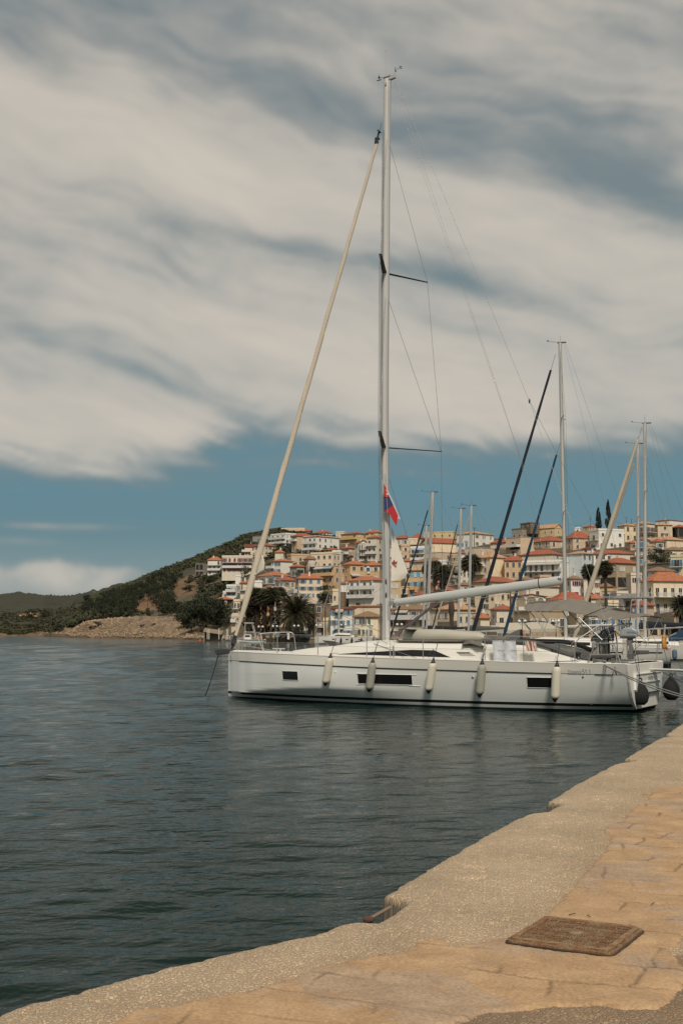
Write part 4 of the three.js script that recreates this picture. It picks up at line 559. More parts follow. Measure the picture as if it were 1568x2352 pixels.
  // canvas heap at the companionway (folded sprayhood)
  { const P = [[1058, 1488], [1075, 1476], [1090, 1468], [1110, 1468], [1130, 1469], [1150, 1466], [1162, 1475], [1166, 1487]], Bq = [[1060, 1489], [1078, 1486], [1098, 1490], [1112, 1498], [1122, 1502], [1135, 1503], [1150, 1500], [1170, 1494]];
    const k = (l, t) => { const i = t * (l.length - 1), a = Math.min(l.length - 2, Math.floor(i)), f = i - a; return [lerp(l[a][0], l[a + 1][0], f), lerp(l[a][1], l[a + 1][1], f)]; };
    obj('folded_sprayhood', [sheet((u, v) => { const a = k(P, u), b = k(Bq, u), A = BL(a[0], a[1], 0.35), C = BL(b[0], b[1], 1.66), p = A.lerp(C, v); p.y += 0.11; const w = 0.055 * Math.sin(u * 14 - v * 9 + 3 * fbm(u * 4, v * 4, 2)) + 0.05 * fbm(u * 12, v * 10, 3); p.y += w * Math.sin(Math.PI * clamp(v, 0.06, 1)) + 0.06 * Math.sin(v * Math.PI); p.z += w; return p; }, 60, 36, 0.008)], M(0.17, 0.155, 0.13, 0.9, { map: clothMap }), yacht); }
  // loose lines along the side deck
  each('deck_line', [pipe([q(862, 1513, 2), q(930, 1512.5, 1.95), q(1000, 1516, 1.95), q(1060, 1518, 2)], 0.01, 5, 30), pipe([q(1203, 1522, 2.1), q(1290, 1519, 2.1), q(1320, 1517, 2.0), q(1345, 1508, 1.9)], 0.012, 5, 30)], ropeDark, yacht);
  each('deck_line', [pipe([q(960, 1478, 1.2), q(966, 1486, 1.3), q(980, 1489, 1.4), q(1000, 1486, 1.4), q(990, 1497, 1.6), q(985, 1503, 1.7), q(993, 1505, 1.8)], 0.01, 5, 50)], ropeDark, yacht);
  { const coil = []; for (let i = 0; i < 60; i++) { const a = i * 0.62; coil.push(q(1376 + 13 * Math.cos(a) + 2 * Math.sin(i), 1524.5 - 3 - 3 * Math.sin(a) - (i % 7) * 0.6, 1.95 + 0.1 * Math.sin(a))); } obj('rope_coil', [pipe(coil, 0.013, 5, 240)], M(0.2, 0.2, 0.18, 0.9), yacht); }
  { const coil = []; for (let i = 0; i < 46; i++) { const a = i * 0.9; coil.push(q(1318 + 98 + 6.5 * Math.cos(a), 1489 + 8 * Math.sin(a) + (i % 5), 1.6)); } const c2 = coil.map((p, i) => q(1416 + 0 * i - 0, 0, 1.6)); obj('rope_coil', [pipe([...Array(46).keys()].map((i) => { const a = i * 0.9; return q(1315 + 4.5 * Math.cos(a) + 0.4 * i % 3, 1484 + 9 * Math.sin(a) * (0.6 + 0.4 * Math.sin(i)), 1.5 + 0.1 * Math.sin(i)); }), 0.012, 5, 200)], M(0.33, 0.3, 0.24, 0.9), yacht); }
}
const nearSide = (px, py) => { let z = 2.2, p; for (let i = 0; i < 5; i++) { p = BL(px, py, z); z = hb(p.x, p.y); } p.z = z; return p; };
const toWorld = (p) => yacht.localToWorld(p.clone()); yacht.updateMatrixWorld(true);

// fenders hung along the side
{
  const pale = M(0.66, 0.61, 0.5, 0.6, { map: wornMap }), greyF = M(0.36, 0.345, 0.29, 0.65, { map: wornMap }), ball = M(0.016, 0.015, 0.014, 0.9, { map: clothMap });
  const prof = [[0.0, 0.0], [0.028, 0.0], [0.035, 0.02], [0.075, 0.09], [0.118, 0.13], [0.132, 0.18], [0.135, 0.5], [0.132, 0.84], [0.118, 0.9], [0.07, 0.93], [0.0, 0.94]];
  const make = (top, bot, m, lean, label, ropes) => {
    const a = nearSide(...top), b = nearSide(...bot), h = a.y - b.y; const f = thing('fender', label, 'fender', toWorld(V((a.x + b.x) / 2, b.y, Math.max(a.z, b.z) + 0.15)), -BETA, 'cylindrical fenders along the side of the large yacht');
    const s = h / 1.12, g = [lathe([[0, 0.1], [0.09, 0.1], [0.125, 0.14], [0.136, 0.2], [0.138, 0.5], [0.136, 0.82], [0.12, 0.9], [0.08, 0.96], [0, 0.965]].map(([r, y]) => [r * 0.98, y * s]), 20)];
    const dx = (a.x - b.x) / h; const shear = (q) => { const p = q.attributes.position; for (let i = 0; i < p.count; i++) p.setX(i, p.getX(i) + (p.getY(i) - h / 2) * dx); q.computeVertexNormals(); return q; };
    obj('body', g.map(shear), m, f); obj('end_cap', [shear(lathe([[0, 0], [0.03, 0.0], [0.045, 0.03], [0.088, 0.1], [0.09, 0.13], [0, 0.13]].map(([r, y]) => [r, y * s]), 14))], black, f);
    obj('end_cap', [shear(lathe([[0, 0.94], [0.085, 0.95], [0.06, 1.0], [0.034, 1.06], [0.03, 1.12], [0, 1.12]].map(([r, y]) => [r, y * s]), 14))], black, f);
    const top2 = V(dx * h / 2, 1.1 * s, 0); obj('lanyard', ropes.map(([x, y]) => { const p = nearSide(...top), e = BL(x, y, p.z - 0.12); return bar(top2, V(e.x - (a.x + b.x) / 2, e.y - b.y, e.z - (Math.max(a.z, b.z) + 0.15)), 0.007, 5); }), ropeDark, f);
    return f;
  };
  make([765, 1500], [753, 1575], pale, 0, 'cream cylindrical fender hanging askew, closest to the yacht bow', [[771, 1466], [772.5, 1466], [776, 1500]]);
  make([861.5, 1510], [858, 1589], greyF, 0, 'grey cylindrical fender in front of the long middle hull window', [[870, 1470], [866, 1475]]);
  make([1000, 1511], [995, 1592], pale, 0, 'cream cylindrical fender just aft of the long middle hull window', [[1007, 1471], [1005, 1475], [993, 1490]]);
  make([1111.5, 1513], [1112.5, 1601], greyF, 0, 'grey cylindrical fender below the white towel', [[1115, 1470], [1118, 1480]]);
  make([1282.5, 1517], [1286.5, 1611], pale, 0, 'cream cylindrical fender beside the aft hull window near the lettering', [[1285, 1481], [1283, 1481]]);
  const blob = (c, r, h, label, turn, top) => { const f = thing('ball_fender', label, 'ball fender', c, turn, 'black ball fenders at the yacht stern'); obj('body', [lathe([[0.001, -h * 0.5], [r * 0.45, -h * 0.49], [r * 0.8, -h * 0.38], [r * 0.98, -h * 0.2], [r, -h * 0.05], [r * 0.9, h * 0.12], [r * 0.65, h * 0.28], [r * 0.38, h * 0.4], [r * 0.16, h * 0.49], [r * 0.1, h * 0.53], [0.001, h * 0.54]], 20)], ball, f); obj('eye', [new THREE.TorusGeometry(0.05, 0.02, 6, 12).translate(0, h * 0.56, 0)], black, f); obj('lanyard', top.map((p) => bar(V(0, h * 0.56, 0), p.clone().sub(c), 0.009, 5)), ropeDark, f); return f; };
  const b1 = toWorld(BL(1469.5, 1591, 1.5).setX(L0 + 0.42)); const w1 = toWorld(BL(1469.5, 1592, 1.05)), bw = (x, y, z) => toWorld(BL(x, y, z));
  blob(bw(1469.5, 1592, 1.25), 0.25, 0.7, 'black ball fender hanging on the transom, port side', 0, [bw(1463, 1500, 1.2), bw(1456, 1510, 1.2)]);
  blob(bw(1540, 1581, -1.8), 0.27, 0.74, 'black ball fender hanging beyond the transom, over open water', 0, [bw(1520, 1478, -2.05)]);
}
// anchor chain: every link
{
  const a = toWorld(BL(502, 1503, 0)), b = onY(470, 1601, -0.05), len = a.distanceTo(b), n = Math.round(len / 0.062), d = b.clone().sub(a).normalize();
  const ch = thing('anchor_chain', 'galvanised anchor chain running from the yacht bow down into the water', 'anchor chain', a);
  const link = new THREE.TorusGeometry(0.026, 0.009, 5, 10).scale(0.75, 1.45, 1), q = new THREE.Quaternion().setFromUnitVectors(V(0, 1, 0), d), m = M(0.06, 0.055, 0.05, 0.6, { metalness: 0.5 });
  for (let i = 0; i < n; i++) { const l = obj('link', link, m, ch); l.position.copy(d.clone().multiplyScalar((i + 0.5) * len / n)); l.position.y -= 0.1 * 4 * (i / n) * (1 - i / n); l.quaternion.copy(q).multiply(new THREE.Quaternion().setFromAxisAngle(V(0, 1, 0), i % 2 ? 1.57 : 0)); }
}
// inflatable dinghy on the coachroof
{
  const grey = M(0.46, 0.43, 0.355, 0.6, { map: wornMap }), c = toWorld(BL(1010, 1465, 0.5)); const D = (x, y, z) => BL(x, y, z).sub(BL(1010, 1465, 0.5));
  const din = thing('dinghy', 'pale grey inflatable dinghy lashed on the coachroof behind the mast', 'dinghy', c, -BETA);
  const tube = []; for (let i = 0; i <= 30; i++) { const t = i / 30; tube.push([t, lerp(950, 1100, t)]); }
  const port = [[1098, 1464, 0.95], [1060, 1463, 1.0], [1020, 1461, 1.0], [985, 1462, 0.98], [958, 1462.5, 0.85], [945, 1461, 0.6], [940, 1459.5, 0.3], [940, 1459, 0], [942, 1459, -0.3], [952, 1460, -0.6], [985, 1460, -0.8], [1040, 1459, -0.85], [1098, 1461, -0.85]].map((p) => D(...p));
  const cv = new THREE.CatmullRomCurve3(port), pts = cv.getPoints(90);
  obj('tube', [sweep(pts, (t) => { const k = lerp(0.15, 0.265, Math.pow(Math.sin(Math.PI * clamp(t, 0.02, 0.98)), 0.8)); return [k, k]; }, 18)], grey, din);
  obj('rub_strake', [sweep(pts.slice(0, 60).map((p, i) => { const d = pts[i + 1].clone().sub(pts[i]), o = V(d.z, 0, -d.x).normalize(); return p.clone().addScaledVector(o, -lerp(0.16, 0.262, Math.pow(Math.sin(Math.PI * clamp(i / 90, 0.02, 0.98)), 0.8))).add(V(0, -0.04, 0)); }), () => [0.016, 0.05], 6)], M(0.2, 0.185, 0.155, 0.7), din);
  obj('end_cone', [bar(D(1098, 1464, 0.95), D(1112, 1465, 0.95), 0.17, 16, 0.08)], grey, din); obj('end_cone', [bar(D(1098, 1461, -0.85), D(1112, 1463, -0.85), 0.17, 16, 0.08)], grey, din);
  obj('hull_shell', [sheet((u, v) => { const p = D(lerp(948, 1100, u), 1470, 0); p.z = lerp(0.85, -0.7, v); p.y -= 0.16 * Math.sin(v * Math.PI); return p; }, 12, 8, 0.02)], M(0.4, 0.375, 0.32, 0.6), din);
  obj('bow_dodger', [sheet((u, v) => { const p = D(lerp(946, 985, u), lerp(1447, 1449, u), 0); p.z = lerp(0.85, -0.6, v); p.y += 0.02 * Math.sin(v * 3.1) + 0.02; return p; }, 8, 10, 0.01)], M(0.06, 0.058, 0.055, 0.8), din);
  obj('chock', [bar(D(955, 1479, 1), D(990, 1478, 1), 0.02, 6), bar(D(955, 1479, 1), D(958, 1476, 1), 0.02, 6)], alu, din);
}
// laundry on the lifeline
{
  const cloth = (name, P, m, label, cat, parts) => { const c = toWorld(BL(...P[0])), o = BL(...P[0]), Q = P.map((p) => BL(...p).sub(o)); const t = thing(name, label, cat, c, -BETA); const fn = (dz) => (u, v) => { const p = Q[0].clone().lerp(Q[1], u).lerp(Q[3].clone().lerp(Q[2], u), v); p.z += dz + (0.03 * v + 0.012) * Math.sin(u * 11 + v * 1.5 + 2 * fbm(u * 3, v * 2, 2)) + 0.02 * fbm(u * 5, v * 6, 3) * v; return p; }; return [t, fn]; };
  const [t1, f1] = cloth('towel', [[1129.5, 1471, 2.25], [1182, 1471.5, 2.25], [1186, 1519, 2.3], [1134, 1517, 2.3]], null, 'plain white sheet drying on the lifeline above the second grey fender', 'towel'); obj('cloth', [sheet(f1(0.0), 36, 30, 0.004), sheet(f1(-0.03), 20, 16, 0.004)], M(0.66, 0.67, 0.68, 0.9, { map: clothMap }), t1);
  obj('clothes_peg', [box(0.03, 0.09, 0.03, BL(1156, 1470, 2.25).x - BL(1129.5, 1471, 2.25).x, 0, 0)], M(0.2, 0.19, 0.18, 0.6), t1);
  const [t2, f2] = cloth('striped_towel', [[1203, 1472, 2.22], [1229, 1474, 2.22], [1233, 1496.5, 2.26], [1209.5, 1494, 2.26]], null, 'small towel with orange red stripes hanging on the lifeline', 'towel');
  const whiteC = M(0.58, 0.54, 0.47, 0.9, { map: clothMap }), redC = M(0.5, 0.1, 0.045, 0.9, { map: clothMap }), bands = [[0, 0.12, whiteC], [0.12, 0.2, redC], [0.2, 0.36, whiteC], [0.36, 0.58, redC], [0.58, 0.74, whiteC], [0.74, 0.82, redC], [0.82, 1, whiteC]];
  for (const [a, b, m] of bands) obj(m === redC ? 'red_stripe' : 'white_stripe', [sheet((u, v) => f2(0)(lerp(a, b, u), v), 5, 20, 0.004)], m, t2);
  const [t3, f3] = cloth('towel', [[1273, 1470, -2.1], [1318, 1470, -2.1], [1318, 1481, -2.1], [1273, 1480, -2.1]], null, 'pale towel folded over the far lifeline below the bimini', 'towel'); obj('cloth', [sheet(f3(0), 20, 10, 0.006)], M(0.52, 0.51, 0.49, 0.9, { map: clothMap }), t3);
}
// courtesy flag on the mast
{
  const o = BL(881, 1111, 0.3), flag = thing('flag', 'red and blue courtesy flag with a white flower fluttering against the mast', 'flag', toWorld(o), -BETA);
  const Lf = [[881.5, 1110], [881.6, 1141], [881.5, 1175]], R = [[882, 1110.5], [893.5, 1137], [902.5, 1157], [915.5, 1185]], low = [[881.5, 1175], [893.5, 1178.5], [902.5, 1196], [910.5, 1207.5], [915, 1192]];
  const rel = (l) => l.map(([x, y]) => BL(x, y, 0.3).sub(o)); const outline = rel([[881.5, 1110], [887, 1121], [894, 1138], [903, 1156], [915.5, 1186], [913, 1192], [910.5, 1208], [902.5, 1196], [894, 1178.5], [881.5, 1175]]);
  const band = (l, m, name, z) => obj(name, [slab(rel(l).map((p) => [p.x, p.y]), 0.008).translate(0, 0, z)], m, flag);
  const red = M(0.55, 0.035, 0.035, 0.8), blue = M(0.045, 0.055, 0.17, 0.8), wh = M(0.65, 0.6, 0.58, 0.8);
  band([[881.5, 1110], [887, 1121], [894.5, 1142], [881.5, 1141]], red, 'red_field', 0.02); band([[881.5, 1141], [894.5, 1142], [903, 1161], [881.5, 1175]], blue, 'blue_field', 0.0); band([[881.5, 1175], [903, 1161], [914, 1184], [913, 1192], [910.5, 1208], [902.5, 1196], [894, 1178.5]], red, 'red_field', 0.012);
  band([[887, 1121], [888.2, 1121], [904.5, 1156], [919.5, 1193], [913, 1191], [914, 1184], [903, 1160], [894.5, 1141.5]], wh, 'white_edge', 0.004);
  for (const [x, y, r] of [[890, 1135, 0.045], [887.5, 1126, 0.022], [889, 1129.5, 0.02]]) { const p = rel([[x, y]])[0]; obj('white_flower', [new THREE.CylinderGeometry(r, r, 0.012, 7).rotateX(Math.PI / 2).translate(p.x, p.y, 0.03)], wh, flag); }
  obj('halyard', [bar(rel([[881, 1090]])[0], rel([[880.8, 1480]])[0], 0.004, 4)], wire, flag);
}
// outboard engine on the pushpit
{
  const o = BL(1445, 1460, 1.7), e = thing('outboard_engine', 'small silver outboard engine clamped to the stern rail', 'outboard engine', toWorld(o), -BETA); const R = (x, y) => { const p = BL(x, y, 1.7).sub(o); return [p.x, p.y]; };
  const cw = [[1428.5, 1459], [1429, 1453], [1434, 1446.5], [1443, 1444.2], [1452, 1444.6], [1458, 1448], [1460.2, 1454], [1459.5, 1459.5]].map(([x, y]) => R(x, y)), pan = [[1429, 1459.2], [1459.5, 1459.7], [1457, 1464], [1450, 1466], [1436, 1465], [1430, 1462.5]].map(([x, y]) => R(x, y));
  obj('cowling', [slab(cw, 0.14, 0.05).translate(0, 0, -0.07)], M(0.42, 0.44, 0.45, 0.35, { metalness: 0.3 }), e); obj('lower_pan', [slab(pan, 0.16, 0.02).translate(0, 0, -0.08)], M(0.05, 0.05, 0.052, 0.5), e);
  { const g = words('HONDA', 0.06, 0.004), p = R(1441, 1455); g.scale(1.15, 1, 1).translate(p[0], p[1], 0.122); obj('lettering', [g], M(0.08, 0.08, 0.085, 0.5), e); }
  const leg = [[1441, 1465], [1452, 1465], [1449, 1478], [1452, 1488], [1450, 1506], [1443, 1506], [1445, 1486], [1441, 1476]].map(([x, y]) => R(x, y)); obj('leg', [slab(leg, 0.08, 0.015).translate(0, 0, -0.04)], M(0.16, 0.155, 0.15, 0.5), e);
  const fin = [[1440, 1502], [1458, 1502], [1458, 1505], [1452, 1507], [1452, 1513], [1442, 1513], [1442, 1507]].map(([x, y]) => R(x, y)); obj('propeller_housing', [slab(fin, 0.1, 0.015).translate(0, 0, -0.05)], M(0.1, 0.1, 0.1, 0.5), e);
  obj('mounting_board', [rbox(0.1, 0.52, 0.26, 0.02, R(1436, 1486)[0], R(1436, 1489)[1], 0.06)], M(0.52, 0.49, 0.42, 0.6), e); obj('tiller', [bar(V(...R(1430, 1463), 0), V(...R(1423, 1464), 0.05), 0.02, 6)], black, e);
}
// horseshoe lifebuoy, passerelle, mooring lines
{
  const o = BL(1524, 1479, -2.1), h = thing('lifebuoy', 'yellow orange horseshoe lifebuoy hanging on the yacht stern rail', 'lifebuoy', toWorld(o), -BETA + 1.72);
  const pts = []; for (let i = 0; i <= 24; i++) { const a = -0.6 + i / 24 * (Math.PI + 1.2); pts.push(V(Math.cos(a) * 0.21, Math.sin(a) * 0.235, 0)); }
  obj('ring', [sweep(pts, () => [0.062, 0.075], 12)], M(0.5, 0.24, 0.045, 0.7, { map: wornMap }), h); obj('cover_flap', [rbox(0.12, 0.22, 0.07, 0.03, -0.16, 0, 0.05)], M(0.42, 0.2, 0.05, 0.75), h); obj('lamp', [lathe([[0, 0], [0.035, 0.01], [0.035, 0.1], [0, 0.11]], 10).translate(0.06, -0.2, 0.08)], M(0.55, 0.07, 0.03, 0.5), h); obj('strap', [bar(V(0, 0.25, 0), V(-0.05, 0.62, 0.05), 0.03, 6)], ropePale, h);
  const pa = BL(1476, 1538, -0.6), pb = BL(1610, 1543, -0.6); const p = thing('gangplank', 'narrow grey aluminium gangplank reaching from the transom towards the quay', 'gangplank', toWorld(pa), -BETA); const e = pb.clone().sub(pa);
  obj('plank', [box(e.length(), 0.05, 0.34, e.x / 2, e.y / 2, 0)], M(0.42, 0.4, 0.36, 0.6, { metalness: 0.2 }), p); obj('side_rail', [bar(V(0, 0.03, 0.18), e.clone().add(V(0, 0.03, 0.18)), 0.025, 6)], alu, p); obj('side_rail', [bar(V(0, 0.03, -0.18), e.clone().add(V(0, 0.03, -0.18)), 0.025, 6)], alu, p);
  const q = toWorld(BL(1381, 1524, 1.98)), e1 = onY(1660, 1622, QY).setY(QY + 0.02), m1 = thing('mooring_line', 'pair of pale mooring ropes slanting from the coil on deck to the quay', 'mooring line', q), r = e1.clone().sub(q);
  obj('rope', [rope(V(0, 0, 0), r, 0.12, 0.017, 20)], M(0.3, 0.29, 0.25, 0.9), m1); obj('rope', [rope(V(0.05, -0.02, 0), r.clone().add(V(0.1, 0, 0.1)), 0.2, 0.017, 20)], M(0.3, 0.29, 0.25, 0.9), m1);
  const q2 = toWorld(BL(1493, 1527, -2.0)), m2 = thing('mooring_line', 'dark mooring rope from the far stern corner of the large yacht', 'mooring line', q2); const e2 = at(1640, 1592, -q2.z - 2).sub(q2); obj('rope', [rope(V(0, 0, 0), e2, 0.1, 0.014, 14)], ropeDark, m2);
}
// ---------- the hillside town ----------
const ZONES = { 2: [428.75, 1176, 0.20313], 3: [673.75, 1176, 0.20313], 4: [918.75, 1176, 0.20313], 5: [1163.75, 1139.25, 0.13281], 6: [1359.75, 1139.25, 0.13281], 7: [1163.75, 1323, 0.13281], 8: [1347.5, 1310.75, 0.14063], 0: [0, 0, 1] };
const zx = (z, x) => ZONES[z][0] + x * ZONES[z][2], zy = (z, y) => ZONES[z][1] + y * ZONES[z][2];
const COL = { white: [0.8, 0.77, 0.7], cream: [0.76, 0.63, 0.46], beige: [0.66, 0.54, 0.4], tan: [0.6, 0.44, 0.29], peach: [0.64, 0.44, 0.25], yellow: [0.64, 0.45, 0.2], grey: [0.36, 0.34, 0.31], concrete: [0.29, 0.26, 0.22], stone: [0.38, 0.3, 0.21], brown: [0.17, 0.125, 0.085], offwhite: [0.72, 0.64, 0.52], bluewhite: [0.6, 0.64, 0.66] };
const ROOF = { red: [0.42, 0.125, 0.065], orange: [0.5, 0.18, 0.085], pale: [0.6, 0.34, 0.18], old: [0.32, 0.19, 0.11], dark: [0.2, 0.055, 0.04] };
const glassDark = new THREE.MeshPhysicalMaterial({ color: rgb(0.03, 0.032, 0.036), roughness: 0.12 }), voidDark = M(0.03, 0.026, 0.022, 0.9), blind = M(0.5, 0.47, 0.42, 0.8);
const trimWhite = M(0.66, 0.63, 0.58, 0.8), railDark = M(0.09, 0.085, 0.08, 0.6), railPale = M(0.5, 0.5, 0.48, 0.6), eaveM = M(0.5, 0.45, 0.38, 0.9);
const SHUT = { blue: M(0.09, 0.2, 0.32, 0.7), teal: M(0.1, 0.32, 0.46, 0.7), brown: M(0.12, 0.065, 0.035, 0.7), green: M(0.07, 0.12, 0.1, 0.7), grey: M(0.22, 0.22, 0.21, 0.7), red: M(0.22, 0.025, 0.03, 0.7), white: M(0.6, 0.58, 0.54, 0.7) };
const geoCache = {}; const cached = (k, f) => geoCache[k] ??= f();
const r1 = (x) => Math.max(0.2, Math.round(x * 10) / 10);
function addWindow(parent, W, H, kind, rng, sh) {
  W = r1(W); H = r1(H);
  const f = obj('window', cached('f' + W + '_' + H + kind, () => join([box(W + 0.16, 0.09, 0.12, 0, H / 2 + 0.04, 0.02), box(W + 0.24, 0.08, 0.2, 0, -H / 2 - 0.04, 0.05), box(0.08, H, 0.12, -W / 2 - 0.04, 0, 0.02), box(0.08, H, 0.12, W / 2 + 0.04, 0, 0.02), box(0.05, H, 0.06, 0, 0, 0.02)])), trimWhite, parent);
  obj('pane', cached('p' + W + '_' + H, () => box(W, H, 0.03, 0, 0, 0.004)), rng() < 0.16 ? blind : glassDark, f);
  if (sh === 'closed') return f;
  if (sh) { const g = cached('s' + W + '_' + H, () => box(W / 2, H, 0.05)); if (rng() < 0.3) { const s = obj('shutter', cached('sc' + W + '_' + H, () => box(W, H, 0.05, 0, 0, 0.06)), SHUT[sh], f); } else for (const k of [-1, 1]) obj('shutter', g, SHUT[sh], f).position.set(k * (W * 0.75 + 0.08), 0, 0.05); }
  return f;
}
function railGeo(w, d, kind) {       // a balcony front and two ends, in the plane of its slab
  const gs = [], side = (len, mk) => mk(len);
  if (kind === 'solid') return [box(w, 0.95, 0.12, 0, 0.475, d - 0.06), box(0.12, 0.95, d - 0.12, -w / 2 + 0.06, 0.475, (d - 0.12) / 2), box(0.12, 0.95, d - 0.12, w / 2 - 0.06, 0.475, (d - 0.12) / 2)];
  if (kind === 'glass') return [box(w, 0.9, 0.04, 0, 0.47, d - 0.05), box(w, 0.05, 0.08, 0, 0.95, d - 0.05)];
  gs.push(box(w, 0.06, 0.06, 0, 0.97, d - 0.05), box(w, 0.05, 0.05, 0, 0.1, d - 0.05), box(0.06, 0.06, d - 0.1, -w / 2 + 0.03, 0.97, d / 2), box(0.06, 0.06, d - 0.1, w / 2 - 0.03, 0.97, d / 2));
  const n = Math.max(3, Math.round(w / 0.32)); for (let i = 0; i <= n; i++) gs.push(box(kind === 'baluster' ? 0.14 : 0.035, 0.88, kind === 'baluster' ? 0.12 : 0.035, -w / 2 + 0.03 + (w - 0.06) * i / n, 0.53, d - 0.05));
  for (const s of [-1, 1]) for (let i = 1; i < 4; i++) gs.push(box(0.035, 0.88, 0.035, s * (w / 2 - 0.03), 0.53, d * i / 4));
  return gs;
}
function addBalcony(parent, face, x0, x1, y, depth, kind, mat2, base) {
  const w = x1 - x0, b = obj('balcony', [box(w, 0.18, depth, 0, -0.09, depth / 2)], base, parent);
  obj('railing', railGeo(w, depth - 0.01, kind), kind === 'solid' ? mat2 : kind === 'glass' ? railPale : kind === 'baluster' ? trimWhite : mat2, b);
  return b;
}
function hipGeo(a, b, h, o, ridge) {          // hipped roof over a x b with overhang o
  const A = a / 2 + o, B = b / 2 + o, r = ridge ?? Math.max(0, Math.abs(a - b) / 2), rx = a >= b ? r : 0, rz = a >= b ? 0 : r, t = 0.14;
  const P = [V(-A, 0, B), V(A, 0, B), V(A, 0, -B), V(-A, 0, -B)], R0 = V(-rx, h, rz), R1 = V(rx, h, a >= b ? 0 : -rz); if (a >= b) { R0.z = 0; } else { R0.x = R1.x = 0; }
  const pos = [], tri = (...p) => p.forEach((q) => pos.push(q.x, q.y, q.z)), quad = (p, q, r3, s) => { tri(p, q, r3); tri(p, r3, s); };
  if (a >= b) { quad(P[0], P[1], R1, R0); tri(P[1], P[2], R1); quad(P[2], P[3], R0, R1); tri(P[3], P[0], R0); } else { tri(P[0], P[1], R0); quad(P[1], P[2], R1, R0); tri(P[2], P[3], R1); quad(P[3], P[0], R0, R1); }
  const g = new THREE.BufferGeometry(); g.setAttribute('position', new THREE.Float32BufferAttribute(pos, 3)); g.computeVertexNormals();
  return [metres(g), metres(box(2 * A, t, 2 * B, 0, -t / 2 - 0.002, 0))];
}
function gableGeo(a, b, h, o, alongX) {
  const L = (alongX ? a : b) / 2 + o, B = (alongX ? b : a) / 2 + o, t = 0.14, sl = (s) => { const pos = []; const P = [V(-L, 0, s * B), V(L, 0, s * B), V(L, h, 0), V(-L, h, 0)], Q = P.map((p) => p.clone().add(V(0, -t, 0))); const quad = (p, q, r, u) => [p, q, r, p, r, u].forEach((k) => pos.push(k.x, k.y, k.z)); quad(...(s > 0 ? P : P.slice().reverse())); quad(...(s > 0 ? Q.slice().reverse() : Q)); quad(Q[0], Q[1], P[1], P[0]); quad(Q[1], Q[2], P[2], P[1]); quad(Q[3], Q[0], P[0], P[3]); const g = new THREE.BufferGeometry(); g.setAttribute('position', new THREE.Float32BufferAttribute(pos, 3)); g.computeVertexNormals(); if (!alongX) g.rotateY(Math.PI / 2); return metres(g); };
  return [sl(1), sl(-1)];
}
const BOXES = [];
